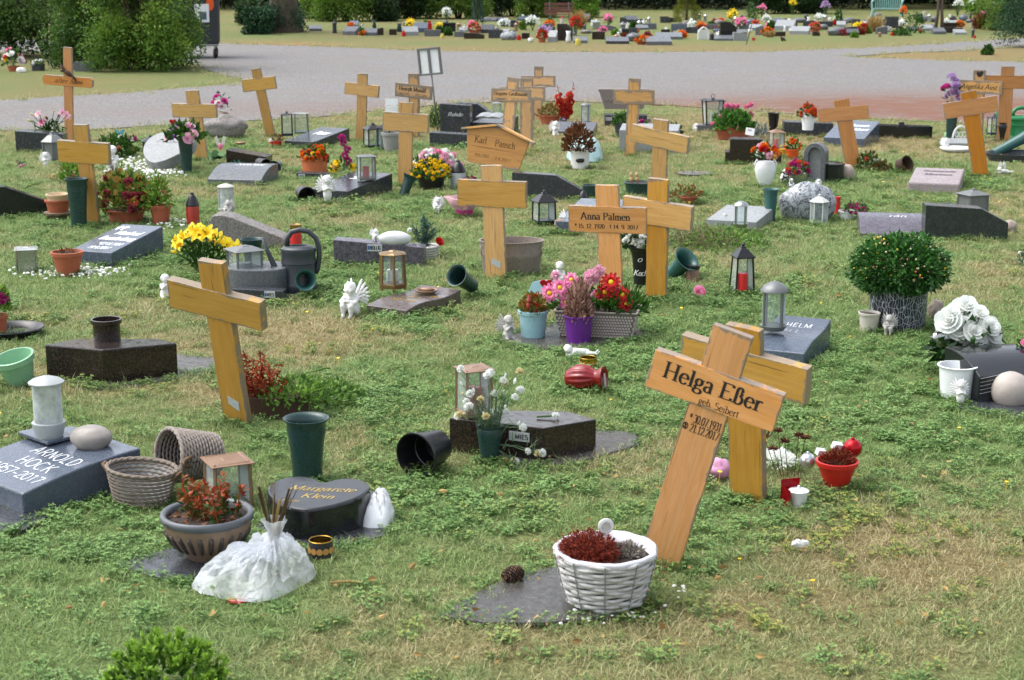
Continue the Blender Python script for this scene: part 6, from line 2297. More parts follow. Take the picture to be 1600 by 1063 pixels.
b = mb.build('flower_buds', [PET['cream'], PET['salmon'], PET['yellow']], o)
b['kind'] = 'stuff'
(x, y, z), u = loc_of(1357, 522, 0, 14)
o = thing('flower_pot', 'small cream pot of soil with a cherub, left of the patterned pot', 'pot', (x, y, 0))
pot(o, 17 * u, 13 * u, 32 * u, plain('old_cream', '#b9b4a8', .6, .15, 40, .2), .12, .9)
boulder('pale rough stone behind the patterned pot', 1462, 500, 24, 30, 20, plain('pale_stone', '#9c8f85', .8, .2, 30, .5), seed=12, cat='stone', name='stone')

# white roses and white pot
(x, y, z), u = loc_of(1506, 590, 0, 10)
o = thing('rose_bouquet', 'big bunch of white artificial roses at right', 'flowers', (x, y, 0))
vb = MB()
vb.lathe([(0, 0), (14 * u, 0), (12 * u, 20 * u), (20 * u, 48 * u), (18 * u, 48 * u), (0, 30 * u)], 20)
vb.build('vase_body', M_BLACKP, o, smooth=True)
mb = MB()
P_, d_ = dome_pts(150, 46 * u, 34 * u, (0, 0, 52 * u), lo=-1, shell=.3)
mb.leaves(P_, d_ + rng.normal(size=(150, 3)) * .4 + [0, -.2, -.3], .075, .045)
mb.build('foliage', L_DARK, o)
for (px, py, r) in ((1474, 492, 22), (1500, 482, 24), (1520, 490, 20), (1534, 497, 20), (1489, 505, 20), (1510, 505, 20), (1494, 516, 17), (1512, 531, 21), (1542, 526, 19), (1527, 512, 16), (1468, 505, 15), (1478, 478, 14), (1507, 470, 15), (1482, 500, 15), (1522, 478, 15), (1540, 510, 15), (1499, 500, 17), (1516, 516, 15)):
 dx, dz = (px - 1506) * u, (590 - py) * u
 yy = -.05 - .03 * math.sin(px) + (.05 if py < 485 else 0)
 blossom(o, 'rose', r * .86 * u, 'white', (dx, yy, dz - .02), ((px - 1506) / 60, -.9, (520 - py) / 70 + .25), 'rose')
mb = MB()
mb.ball((-38 * u, -.03, 62 * u), (20 * u, 8 * u, 14 * u), 14, 9, amp=.3)
mb.build('silver_bow', M_ALU, o, smooth=True)
(x, y, z), u = loc_of(1493, 628, 0, 20)
o = thing('white_pot', 'glossy white oval pot in front of the white roses', 'pot', (x, y, .012))
pot(o, 31 * u, 24 * u, 50 * u, M_WHITEC, .04, 0)
bouquet('pink flowers at the right edge above the grooved black stone', (G(1602, 560, .12)[0], G(1602, 560, .12)[1], .16), G(1602, 560)[2], 14, 12, L_GREEN, 30, 8, 4, [('puff', 'pink', 6, 6)])

# planter box of rusty plants behind the big left cross
(x, y, z), u = loc_of(425, 655, 0, 30)
o = thing('wooden_planter', 'dark round wooden planter of rust coloured dead azalea behind the big leaning cross', 'planter', (x, y, 0))
mb = MB()
mb.lathe([(0, 0), (62 * u, 0), (60 * u, 34 * u), (54 * u, 34 * u), (50 * u, 28 * u), (0, 28 * u)], 28, sy=.6, wob=lambda a, z: 1 + .03 * np.sin(a * 14))
mb.build('planter_wall', plain('rotten_wood', '#3f2d22', .9, .35, 40, .8), o, smooth=True, angle=40)
mb = MB()
for i in range(40):
 bx, by = random.uniform(-.12, .02), random.uniform(-.06, .05)
 tip = np.array([bx + random.uniform(-.05, .05), by + random.uniform(-.05, .05), random.uniform(.12, .24)])
 mb.tube([(bx, by, .06), tip], [.002, .001], 4, tint=.2)
 n_ = 22
 tt = .35 + .65 * rng.random(n_)
 C_ = np.array([bx, by, .06]) + tt[:, None] * (tip - np.array([bx, by, .06]))
 mb.leaves(C_, rng.normal(size=(n_, 3)) + [0, 0, -.2], .022, .008)
mb.build('dead_foliage', leafm('dead_orange_leaves', '#5e2412', '#b8522a', .75, .15), o)
foliage(o, 420, .15, .09, (.1, 0, .05), .024, .016, leafm('weed_leaves', '#3c6424', '#7aa044', .5, .3), 'weeds')
x, y, u = G(515, 640)
mb = MB()
P_, d_ = dome_pts(420, .13, .08, shell=.2)
mb.leaves(P_, d_ + rng.normal(size=(420, 3)) * .5, .024, .016)
mb.tube([(-.1, -.06, .0), (-.1, -.06, .13), (-.02, -.05, .15), (0, -.05, .15)], .004, 6)
o = mb.build('weedy_plant', leafm('weed_leaves', '#3c6424', '#7aa044'))
o.location = (x, y + .1, 0)
tagm(o, 'low spreading green plant with a bent black wire, right of the rusty azalea', 'plant')
x, y, u = G(486, 645)
mb = MB()
for i in range(5):
 a = 2 * PI * i / 5
 mb.leaves([(0, 0, .07)], [(math.cos(a), math.sin(a), .35)], .07, .035, 0, .1, .9)
mb.tube([(0, 0, 0), (0, 0, .07)], .002, 5)
o = mb.build('leaf_rosette', leafm('yellow_green_leaf', '#5f8a2c', '#9cc04c', .45, .3))
o.location = (x, y - .05, .02)
tagm(o, 'bright yellow green leaf rosette in front of the rotten planter', 'plant')

# small evergreen and basket by the long low stone
(x, y, z), u = loc_of(663, 405, 0, 14)
o = thing('evergreen_basket', 'little blue green spruce in a grey basket with a red rose', 'potted plant', (x, y, 0))
for i in range(5):
 mb = MB()
 r_b = (18 + i) * u
 mb.tube([(r_b * math.cos(a), r_b * math.sin(a), (2 + i * 4) * u) for a in np.linspace(0, 2 * PI, 40, endpoint=False)], 2.4 * u, 6, closed=True)
 mb.build('wicker_strand', M_WBASK, o, smooth=True)
mb = MB()
for (a, b_, c, n_) in ((0, 0, 62, 420), (-16, 0, 46, 240), (16, 0, 44, 240), (6, 0, 52, 200)):
 t = rng.random(n_)
 C_ = np.stack([a * u * t, rng.normal(size=n_) * .004, (16 + (c - 16) * t) * u], 1) + rng.normal(size=(n_, 3)) * .008
 mb.leaves(C_, rng.normal(size=(n_, 3)) * .7 + [a * .03, 0, .7], .026, .004)
mb.build('needles', L_BLUE, o)
blossom(o, 'rose', 6 * u, 'red', (24 * u, -.02, 26 * u), (.5, -.6, .5))
blossom(o, 'puff', 5 * u, 'white', (-22 * u, -.02, 44 * u), (-.3, -.6, .6))

# vases and flowers near the road and left
vase('dark green vase holding pink and lilac roses, left of centre', 292, 272, 58, 13, M_VASE, rb=8.5)
(x, y, z), u = loc_of(291, 272, 0, 8)
bouquet('pink and lilac roses on a green collar in the tall dark vase', (x, y, 52 * u), u, 27, 26, L_GREEN, 170, 14, 6, [('rose', 'palepink', 6, 8), ('rose', 'lilac', 7, 6), ('bud', 'cream', 6, 4)])
o = thing('heart_pick', 'dark red heart pick above the pink and lilac roses', 'garden pick', (x - .09, y, 60 * u))
mb = MB()
mb.prism([(a * .00033, b_ * .00026) for a, b_ in HS], -.006, .006)
mb.build('heart', plain('glossy_red', '#9c1614', .2, .1), o, bevel=.004, loc=(0, 0, .085))
mb = MB()
mb.tube([(0, 0, -.05), (0, 0, .09)], .0015, 5)
mb.build('stick', M_GREYPL, o)
vase('dark green vase leaning over in front of the yellow mum bowl', 629, 308, 36, 13, M_VASE, rot=(-8, 22, 0), rb=7)
(x, y, z), u = loc_of(650, 285, 0, 6)
bouquet('yellow narcissus tumbling from the leaning green vase', (x, y, .06), u, 15, 24, L_GREEN, 60, 9, 3, [('puff', 'yellow', 14, 4)])
potplant('round bowl of golden yellow chrysanthemums, centre', 674, 298, 24, 18, 22, M_BLACKP, L_GREEN, 31, 34, 260, 8, 5, [('puff', 'yellow', 95, 3.2)], fc=(0, 0, 16), rim=.1)
vase('dark tipped vase with its mouth towards the viewer, behind the black pot', 436, 268, 24, 11, M_VASE, rot=(96, 0, -10), lift=11)
x, y, u = G(471, 313)
o = thing('plastic_pot', 'black ribbed plastic pot lying on its side left of the dark slanted stone', 'pot', (x, y, 13 * u), (math.radians(98), 0, math.radians(28)))
pot(o, 14 * u, 10 * u, 24 * u, M_BLACKP, .2, 0)
potplant('terracotta trough of orange and yellow flowers, centre left', 492, 272, 22, 19, 22, M_TERRA2, L_GREEN, 22, 22, 120, 8, 5, [('puff', 'orange', 18, 5), ('puff', 'yellow', 3, 4), ('puff', 'coral', 6, 5)], fc=(0, 0, 20), rim=.1)
(x, y, z), u = loc_of(536, 296, 0, 8)
o = bouquet('magenta and yellow flowers with purple heads on the dark slanted stone', (x, y, .14), u, 16, 14, L_GREEN, 60, 9, 4, [('puff', 'yellow', 5, 7), ('puff', 'purple', 2, 6)])
for (dx, dz) in ((4, 22), (8, 32), (2, 42), (0, 50), (9, 14)):
 blossom(o, 'puff', 7 * u, 'magenta', (dx * u, 0, dz * u), (.1, -.8, .4))
upright('low dark plinth with a small plate below the orange flower trough', 487, 280, [(-24, 0), (24, 0), (24, 8), (-24, 10)], 24, -3, GR_DARK, plate=(-16, 5, 11, 6, 'B'))
bouquet('heap of pink and white artificial flowers between cross and board, centre', (*GB(684, 268, .05)[:2], .0), G(684, 268)[2], 38, 34, L_LIGHT, 60, 9, 4, [('puff', 'palepink', 24, 7), ('puff', 'white', 20, 7), ('puff', 'pink', 10, 6), ('puff', 'yellow', 3, 3)])
bouquet('magenta ericas in front of the glass grave candle', (*GB(733, 296, .03)[:2], .0), G(733, 296)[2], 20, 20, L_GREEN, 60, 7, 3, [('puff', 'magenta', 26, 3.4)])
x, y, u = G(725, 340)
o = thing('wrapped_pot', 'magenta pot wrapped in pale pink paper beside the middle cross', 'pot', (x, y + .06, 0))
pot(o, 17 * u, 13 * u, 20 * u, plain('magenta_plastic', '#b02a78', .35, .1), .05, 0)
mb = MB()
mb.lathe([(14 * u, 10 * u), (20 * u, 18 * u), (28 * u, 30 * u), (26 * u, 31 * u), (17 * u, 17 * u)], 36, wob=lambda a, z: 1 + .18 * np.sin(a * 5 + z * 40) * (z > 15 * u))
mb.F = mb.F[:-2]; mb.M = mb.M[:-2]; mb.T = mb.T[:-2]
mb.build('paper_wrap', leafm('pale_pink_paper', '#d3a4ae', '#e6c9cc', .4, .4), o, smooth=True)
potplant('little red pot with a dry plant at the foot of the narrow leaning cross', 434, 231, 7, 5, 10, M_RED, L_DRYB, 8, 12, 50, 5, 2)
candle('small red and white candle at the foot of the narrow leaning cross', 424, 230, 7, 12, M_RED, M_WHITEC, lidh=.3)
x, y, u = G(610, 236)
potplant('grey stone planter with diamond relief by the lattice lantern', 613, 238, 17, 12, 30, plain('relief_grey', '#8a8986', .8, .2, 60, .5), L_GREEN, None, ribs=10)
# white crate perched behind the cross
x, y, u = G(616, 232)
o = thing('plastic_crate', 'small white slatted plastic basket hanging behind the left arm of the blank cross', 'basket', (x - .02, y + .0, 57 * u), (0, 0, -.2))
for k in range(2):
 for j in range(6):
  mb = MB()
  mb.box(((-8 + j * 3.2) * u, -.015, (4 + k * 11) * u), (1.4 * u, .003, 8 * u))
  mb.build('slat', M_WHITEC, o)
 mb = MB()
 for zz in (0, 8.6):
  mb.box((0, -.015, (zz + k * 11) * u), (19 * u, .004, 1.6 * u))
 mb.box((0, .02, (4 + k * 11) * u), (19 * u, .004, 9 * u))
 mb.build('tray', M_WHITEC, o)

# left top group
(x, y, z), u = loc_of(72, 236, 0, 8)
o = thing('lily_bouquet', 'pink lilies with green buds behind the black block at far left', 'flowers', (x, y + .12, .1))
for i, (dx, dz, kd, key) in enumerate(((-26, 26, 'bud', 'cream'), (-22, 36, 'bud', 'cream'), (-8, 22, 'lily', 'pink'), (-12, 36, 'lily', 'palepink'), (0, 30, 'bud', 'oldpink'), (10, 40, 'bud', 'cream'), (17, 34, 'bud', 'oldpink'), (28, 34, 'lily', 'palepink'), (-3, 32, 'bud', 'cream'), (22, 38, 'lily', 'palepink'))):
 mb = MB()
 mb.tube([(0, 0, -10 * u), (dx * .6 * u, 0, dz * .6 * u), (dx * u, 0, dz * u)], .0028, 5)
 C_ = np.stack([dx * u * rng.random(12) * .8, rng.normal(size=12) * .01, dz * u * rng.random(12) * .7], 1)
 mb.leaves(C_, rng.normal(size=(12, 3)) * .5 + [dx * .03, 0, .5], .07, .016)
 mb.build('stem', L_GREEN, o)
 blossom(o, kd, (8 if kd == 'lily' else 4.5) * u, key, (dx * u, -.01, dz * u), (dx * .03, -.7, .5))
bouquet('bush of salmon pink geraniums with a blue butterfly, upper left', (*GB(182, 248, .1)[:2], .0), G(182, 248)[2], 30, 34, L_GREEN, 220, 11, 9, [('puff', 'salmon', 9, 5), ('puff', 'white', 1, 4), ('puff', 'magenta', 2, 3.5)])
x, y, u = G(187, 238)
o = thing('butterfly_pick', 'turquoise butterfly on a stick over the salmon geraniums', 'garden pick', (x, y + .05, 30 * u))
for q in (-1, 1):
 mb = MB()
 mb.prism([(0, 0), (q * 5 * u, 5 * u), (q * 8 * u, 2 * u), (q * 4 * u, -1 * u), (q * 5 * u, -4 * u), (q * 1 * u, -3 * u)][::q], -.001, .001)
 mb.build('wing', PET['blue'], o, rot=(0, 0, q * .3))
mb = MB()
mb.tube([(0, 0, -.1), (0, 0, .02)], .0015, 4)
mb.build('stick', M_GREYPL, o)
vase('dark vase behind the salmon geraniums, upper left', 201, 244, 26, 7, M_BLACKP, rb=5)
bouquet('small magenta and white flowers in the dark vase, upper left', (*GB(208, 244, .03)[:2], 20 * u), u, 8, 10, L_GREEN, 16, 6, 3, [('puff', 'magenta', 4, 3.5), ('puff', 'white', 2, 3)])
bouquet('yellow green spurge behind the first blank cross', (*GB(113, 285, .05)[:2], .0), G(113, 285)[2], 18, 34, L_LIGHT, 200, 9, 5, [('puff', 'salmon', 3, 4), ('puff', 'yellow', 2, 4)])
bouquet('pale yellow faded blossom in the grass left of the first blank cross', (*GB(85, 283, .0)[:2], .0), G(85, 283)[2], 8, 10, L_STRAW, 14, 5, 3, [('puff', 'cream', 3, 4)])
bouquet('small pink plant in the grass below the black block at far left', (*GB(35, 262, .0)[:2], .0), G(35, 262)[2], 8, 12, L_GREEN, 24, 6, 3, [('puff', 'palepink', 4, 3)])
mb = MB()
(x, y, z), u = loc_of(352, 212, 0, 5)
mb.lathe([(0, 0), (6 * u, 0), (5 * u, 10 * u), (6 * u, 30 * u), (5 * u, 31 * u), (0, 20 * u)], 16)
o = mb.build('copper_vase', M_COPPER, smooth=True, angle=50)
o.location = (x, y, .03)
tagm(o, 'slim copper vase standing in the hollow grey rock', 'vase')
o = bouquet('magenta and white artificial roses in the slim copper vase', (x - .03, y, .03 + 34 * u), u, 14, 28, L_DARK, 20, 7, 4, [('rose', 'magenta', 5, 6), ('rose', 'white', 2, 7)])
o = thing('garden_pick', 'white and pink winged pick beside the round leaved plant', 'garden pick', (*GB(345, 246, .0)[:2], .0))
u = G(345, 246)[2]
for q in (-1, 1):
 mb = MB()
 mb.prism([(0, 18 * u), (q * 5 * u, 34 * u), (q * 9 * u, 30 * u), (q * 6 * u, 20 * u)][::q], -.002, .002)
 mb.build('wing', M_WHITEP, o)
mb = MB()
mb.tube([(0, 0, 0), (0, 0, 20 * u)], .002, 5)
mb.ball((0, 0, 17 * u), (4 * u, 3 * u, 5 * u), 10, 7)
mb.build('pick_body', PET['pink'], o)
mb = MB()
x, y, u = G(340, 256)
for i in range(16):
 a = random.uniform(0, 6.28)
 r = random.uniform(0, 13) * u
 mb.lathe([(0, 0), (6 * u, 2 * u)], 9, c=(r * math.cos(a), r * math.sin(a) - .02, random.uniform(6, 16) * u), R=rotm(random.uniform(-.3, 1.1), random.uniform(-.4, .4), 0), tint=random.random())
o = mb.build('round_leaved_plant', leafm('round_leaves', '#2c5a28', '#7aa868', .45, .25))
o.location = (x, y + .05, 0)
tagm(o, 'round leaved variegated plant behind the grey scroll stone', 'plant')
mb = MB()
x, y, u = G(371, 262)
mb.blades(np.zeros((40, 3)), rng.normal(size=(40, 3)) * [.6, .4, .2] + [0, 0, .8], .09, .006)
o = mb.build('blue_grass_tuft', leafm('turquoise_blades', '#2a6a60', '#6ab8a8'))
o.location = (x, y, 0)
tagm(o, 'turquoise artificial grass tuft behind the grey scroll stone', 'plant')
mb = MB()
(x, y, z), u = loc_of(377, 238, .08, 8)
mb.lathe([(0, 0), (7 * u, 0), (8 * u, 3 * u), (7 * u, 4 * u), (0, 3 * u)], 16)
o = mb.build('gold_dish', M_BRONZE, smooth=True)
o.location = (x, y, 26 * u)
tagm(o, 'tiny gold dish on the dark brown low stone', 'dish')
x, y, u = G(405, 264)
o = thing('plastic_pot', 'black pot lying on its side at the end of the dark brown low stone', 'pot', (x, y, 9 * u), (math.radians(95), 0, math.radians(40)))
pot(o, 10 * u, 8 * u, 20 * u, M_BLACKP, .2, 0)

# centre right near the road
potplant('white bucket with brown dried hydrangea and a dark blotch on its side', 906, 264, 16.5, 14, 29, M_WHITEP, L_DRYB, 24, 42, 700, 7, 4, fc=(-3, 0, 26), shell=.5)
P_ = THINGS[-1]
u = G(906, 264)[2]
mb = MB()
mb.ball((0, -15.6 * u, 13 * u), (7 * u, 1.2 * u, 3.2 * u), 12, 7, amp=.5, fr=4)
mb.build('dark_blotch', M_TEXTK, P_)
x, y, u = G(915, 256)
mb = MB()
crumple(mb, [(-30 * u, 20 * u), (-10 * u, 0), (22 * u, 0), (34 * u, 60 * u), (14 * u, 130 * u), (-22 * u, 110 * u)], 40 * u, (2 * u, 60 * u), 4, 9)
o = mb.build('bluish_plastic_bag', plain('pale_blue_film', '#a3c4c6', .3, .15, 20, .6, dirt=.1), smooth=True)
o.location = (x, y + .1, 0)
tagm(o, 'pale blue green plastic bag behind the white bucket', 'plastic bag')
(x, y, z), u = loc_of(884, 196, 0, 8)
o = thing('gladioli', 'tall red artificial gladioli beside the cluster of three crosses', 'flowers', (x, y, 0))
for (tx, tz, n_) in ((-14, 62, 9), (0, 48, 8), (12, 66, 9), (8, 40, 7), (-6, 36, 6)):
 mb = MB()
 mb.tube([(0, 0, 0), (tx * u, 0, tz * u)], .003, 5)
 mb.build('stem', L_STEM, o)
 for i in range(n_):
  t = .3 + .7 * i / n_
  r = (6.5 if t < .75 else 3) * u
  blossom(o, 'puff' if t < .8 else 'bud', r, 'coral' if (i % 3) else 'red', (tx * u * t + random.uniform(-3, 3) * u, -.02, tz * u * t), (random.uniform(-.5, .5), -.8, .4))
potplant('terracotta trough of brown heather behind the red gladioli', 859, 196, 17, 13, 15, M_TERRA, leafm('olive_heather', '#4f5a2a', '#a0703c', .7), 20, 18, 200, 7, 3, fc=(0, 0, 13))
o, u = wedge('low dark stone between the red gladioli and the cylinder lantern', 893, 212, 66, 60, 6, 16, -10, 0, GR_DARK)
bouquet('small lilac plant behind the kneeling angel', (*GB(881, 203, .0)[:2], .02), G(881, 203)[2], 9, 13, L_BLUE, 40, 8, 3, [('puff', 'lilac', 5, 3)])
# relief planter on its stone
(x, y, z), u = loc_of(974, 186, 0, 15)
o = thing('relief_planter', 'grey trough planter with leaf relief behind the pale cross', 'planter', (x, y, 15 * u))
mb = MB()
mb.prism([(-30 * u, 0), (30 * u, 0), (38 * u, 26 * u), (40 * u, 27 * u), (40 * u, 31 * u), (-40 * u, 31 * u), (-40 * u, 27 * u), (-38 * u, 26 * u)], -.09, .09)
M_REL = plain('relief_stone', '#77706c', .8, .2, 60, .5)
mb.build('trough', M_REL, o, bevel=.004)
for i in range(9):
 mb = MB()
 for q in (-1, 1):
  mb.ball((q * 1.6 * u, 0, 0), (1.3 * u, .006, 4.5 * u), 8, 6, R=rotm(0, q * .6, 0))
 mb.build('leaf_relief', M_REL, o, smooth=True, loc=((-28 + 7 * i) * u, -.09, 14 * u))
potplant('grey pot of dark green succulents left of the pale cross post', 972, 214, 13, 10, 20, M_GREYP, L_GREEN, 12, 18, 90, 8, 5)
bouquet('pink and white primroses on the light granite block', (*GB(1000, 232, .25)[:2], .18), G(1000, 232)[2], 11, 9, L_GREEN, 30, 6, 4, [('puff', 'magenta', 3, 5), ('puff', 'white', 2, 4)])
bouquet('green plant with a yellow flower on the right of the light granite block', (*GB(1052, 232, .1)[:2], .12), G(1052, 232)[2], 12, 14, L_GREEN, 60, 8, 5, [('puff', 'cream', 2, 3)])
boulder('grey rough pebble on the light granite block', 1011, 192, 12, 8, 8, GR_ROUGH, seed=31, cat='pebble', name='pebble')
# hens
(x, y, z), u = loc_of(998, 306, 0, 14)
o = thing('green_planter_pot', 'dark green pot with two small hen ornaments, behind the blank cross', 'pot', (x, y, 0))
pot(o, 24 * u, 19 * u, 20 * u, M_VASE, .1, .9)
for dx in (-12, -3):
 mb = MB()
 mb.ball((0, 0, 8 * u), (3.5 * u, 4.5 * u, 5 * u), 10, 8)
 mb.ball((-1 * u, -1 * u, 15 * u), (2.5 * u, 2.8 * u, 3.4 * u), 10, 8)
 mb.tube([(0, 0, 10 * u), (-1 * u, -1 * u, 15 * u)], [3 * u, 2 * u], 8)
 mb.lathe([(1.0 * u, 0), (0, 2.6 * u)], 6, c=(-1 * u, -3.5 * u, 14.5 * u), R=rotm(PI / 2, 0, 0))
 mb.build('hen_ornament', plain('hen_straw', '#b0926a', .8, .3, 90, .4), o, smooth=True, loc=(dx * u, -.02, 17 * u))
(x, y, z), u = loc_of(921, 312, 0, 8)
o = thing('dark_pot', 'dark green pot at the end of the long dark stone', 'pot', (x, y, 0))
pot(o, 12 * u, 9 * u, 22 * u, M_VASE, .1, 0)
potplant('terracotta bowl of scraggy brown and green plants, right of the blank crosses', 1076, 320, 14, 9, 12, M_TERRA, leafm('scraggy', '#4a6a2c', '#9a4a30', .6), 24, 20, 140, 8, 4, fc=(-4, 0, 9))
mb = MB()
(x, y, z), u = loc_of(1086, 274, 0, 10)
mb.lathe([(0, 0), (26 * u, .004), (28 * u, .012), (27 * u, .014), (0, .008)], 30)
o = mb.build('metal_plate', M_GREYMET, smooth=True)
o.location = (x, y, 0)
o.scale = (1, .8, 1)
tagm(o, 'flat round metal plate with rusty twigs lying in the grass', 'plate')
mb = MB()
mb.blades(np.stack([rng.uniform(-.16, .16, 90), rng.uniform(-.1, .1, 90), np.full(90, .018)], 1), rng.normal(size=(90, 3)) * [1, 1, .15], .06, .004)
o = mb.build('rusty_twigs', L_RUST)
o.location = (x, y, 0)
tagm(o, 'rusty twigs lying on the flat metal plate', 'twigs')

# geranium trough near the road, mixed bouquet, heart vase
(x, y, z), u = loc_of(1146, 219, 0, 14)
o = thing('geranium_trough', 'long terracotta trough of pink geraniums near the road', 'planter', (x, y, 0), math.radians(-4))
mb = MB()
mb.prism([(-24 * u, 0), (24 * u, 0), (27 * u, 14 * u), (30 * u, 14 * u), (30 * u, 18 * u), (-30 * u, 18 * u), (-30 * u, 14 * u), (-27 * u, 14 * u)], -.07, .07)
mb.build('trough', M_TERRA, o, bevel=.004)
foliage(o, 520, 32 * u, 30 * u, (0, 0, 16 * u), 8 * u, 7 * u, leafm('geranium_green', '#27501f', '#5c9038', .5, .3))
for (dx, dz, n_) in ((-10, 52, 5), (2, 50, 5), (22, 52, 5), (25, 38, 4), (-20, 34, 3), (-2, 42, 3), (-32, 24, 2)):
 for i in range(n_):
  blossom(o, 'puff', 4 * u, 'pink', ((dx + random.uniform(-5, 5)) * u, random.uniform(-.03, .02), (dz + random.uniform(-3, 3)) * u), (random.uniform(-.4, .4), -.8, .5))
x, y, u = G(1169, 222)
o = thing('name_card', 'small white card lettered MAY leaning at the geranium trough', 'card', (x, y, .0), (math.radians(-14), math.radians(8), math.radians(-10)))
mb = MB()
mb.box((0, 0, .1), (.085, .004, .07))
mb.build('card', M_WHITEC, o)
write([('MAY', -.022, .022, .105, .017, 'serif')], lambda p, q, l: (p, -.002 - l, q), M_TEXTK, o)
mb = MB()
mb.tube([(0, .003, -.02), (0, .003, .08)], .002, 5)
mb.build('stick', M_GREYPL, o)
bouquet('bare grey twigs and silver leaves right of the geranium trough', (*GB(1186, 214, .0)[:2], .0), G(1186, 214)[2], 14, 20, leafm('grey_leaves', '#55605a', '#a8b0aa'), 90, 9, 4)
vase('black vase near the road, right of the geranium trough', 1208, 207, 30, 10, M_BLACKP, rb=6.5)
(x, y, z), u = loc_of(1195, 294, 0, 13)
o = thing('heart_vase', 'white heart shaped ceramic vase on the grass', 'vase', (x, y, 0))
mb = MB()
mb.lathe([(0, 0), (7 * u, 0), (8 * u, 3 * u), (14 * u, 14 * u), (17 * u, 28 * u), (15 * u, 37 * u), (11 * u, 41 * u), (9 * u, 40 * u), (0, 30 * u)], 32, sy=.7)
mb.build('vase_body', M_WHITEC, o, smooth=True)
for q in (-1, 1):
 mb = MB()
 mb.tube([(q * 10 * u, 0, 36 * u), (q * 14 * u, 0, 43 * u), (q * 17 * u, 0, 36 * u), (q * 14 * u, 0, 28 * u)], 1.8 * u, 7)
 mb.build('handle', M_WHITEC, o, smooth=True)
bouquet('mixed bunch of orange, red, pink and white flowers above the white heart vase', (x, y, 46 * u), u, 22, 20, L_GREEN, 60, 9, 4, [('puff', 'orange', 4, 8), ('puff', 'red', 4, 6), ('puff', 'palepink', 5, 6), ('puff', 'white', 4, 6), ('puff', 'yellow', 2, 5)])
x, y, u = G(1168, 254)
o = thing('white_pot', 'white plastic pot lying against the stepped brown stone', 'pot', (x, y - .02, 12 * u), (math.radians(25), math.radians(70), 0))
pot(o, 12 * u, 9 * u, 22 * u, M_WHITEC, .05, 0)
potplant('bright orange pot of orange flowers behind the arch stone', 1238, 249, 11, 8, 15, M_ORANGE, L_GREEN, 12, 18, 60, 6, 4, [('puff', 'orange', 12, 3.4)])
wateringcan('small yellow watering can beside the bright orange pot', 1222, 246, 12, 18, plain('yellow_plastic', '#c99a24', .4), 0, 0, spout=-1)
potplant('steel bucket of deep pink chrysanthemums in front of the arch stone', 1247, 292, 15, 12, 20, M_ALU, L_GREEN, 18, 22, 90, 7, 4, [('puff', 'magenta', 10, 5), ('puff', 'coral', 12, 5)])
# arch stone
x, y, u = G(1271, 286)
o = thing('arch_stone', 'grey polished arch shaped stone with a window like opening', 'gravestone', (x, y, 0), (0, 0, math.radians(-25)))
out = [(-17, 0), (17, 0), (17, 40)] + [(17 * math.cos(a), 44 + 18 * math.sin(a)) for a in np.linspace(0, PI, 9)] + [(-17, 40)]
inn = [(11 * math.cos(a), 44 + 12 * math.sin(a)) for a in np.linspace(0, PI, 9)]
mb = MB()
O_ = [(-17, 0), (-17, 30)] + [(17 * -math.cos(a), 44 + 18 * math.sin(a)) for a in np.linspace(0, PI, 11)] + [(17, 30), (17, 0)]
I_ = [(-10, 8), (-10, 30)] + [(10 * -math.cos(a), 43 + 12 * math.sin(a)) for a in np.linspace(0, PI, 11)] + [(10, 30), (10, 8)]
n_ = len(O_)
V_ = [(a * u, d * u, b_ * u) for d in (0, 22) for P in (O_, I_) for a, b_ in P]
F_ = []
for i in range(n_):
 j = (i + 1) % n_
 F_ += [(i, j, n_ + j, n_ + i), (2 * n_ + j, 2 * n_ + i, 3 * n_ + i, 3 * n_ + j), (j, i, 2 * n_ + i, 2 * n_ + j), (n_ + i, n_ + j, 3 * n_ + j, 3 * n_ + i)]
mb.add(V_, F_)
mb.build('stone_body', GR_MID, o, bevel=.003)
mb = MB()
mb.prism([(a * u * 1.02, b_ * u) for a, b_ in I_], 9 * u, 13 * u)
mb.build('recessed_panel', GR_LIGHT, o)
mb = MB()
(x, y, z), u = loc_of(1298, 286, 0, 16)
mb.lathe([(0, 0), (20 * u, 0), (20 * u, 26 * u), (21 * u, 27 * u), (21 * u, 29 * u), (18 * u, 30 * u), (0, 30 * u)], 30)
o = mb.build('round_black_stone', GR_BLACK, smooth=True, angle=35)
o.location = (x, y, 0)
tagm(o, 'round black polished block next to the arch stone', 'gravestone')
boulder('pale round stone right of the round black block', 1323, 284, 26, 26, 22, plain('pale_stone', '#9c8f85'), seed=15, amp=.12, cat='stone', name='stone')
for i, (px, py, r, lab) in enumerate(((1226, 286, 9, 'black and white spotted ornament left of the steel bucket'), (1236, 296, 7, 'small black and white figure before the steel bucket'))):
 (x, y, z), u = loc_of(px, py, 0, 4)
 mb = MB()
 mb.ball((0, 0, r * .8 * u), (r * .8 * u, r * .6 * u, r * .9 * u), 14, 9, amp=.25, seed=i)
 mb.ball((0, -r * .2 * u, r * 1.9 * u), r * .5 * u, 12, 8)
 m_ = MATS.get('cow_spots')
 if not m_:
  m_, nt, b = newmat('cow_spots')
  nt.links.new(ramp(nt, noise(nt, texco(nt, 'Object'), 60, 1), [(.49, .03), (.51, .75)]), b.inputs['Base Color'])
  MATS['cow_spots'] = m_
 o = mb.build('ornament', m_, smooth=True)
 o.location = (x, y, 0)
 tagm(o, lab, 'ornament')
potplant('white pot of pink heather tipped over right of the swirled rock', 1322, 346, 13, 9, 16, M_WHITEC, L_GREEN, 20, 16, 160, 7, 2.5, [('puff', 'magenta', 22, 3)], fc=(14, 0, 12), soil=0)
candle('red glass candle half behind the swirled rock', 1308, 336, 9, 28, M_RED, M_RED, lidh=.2)
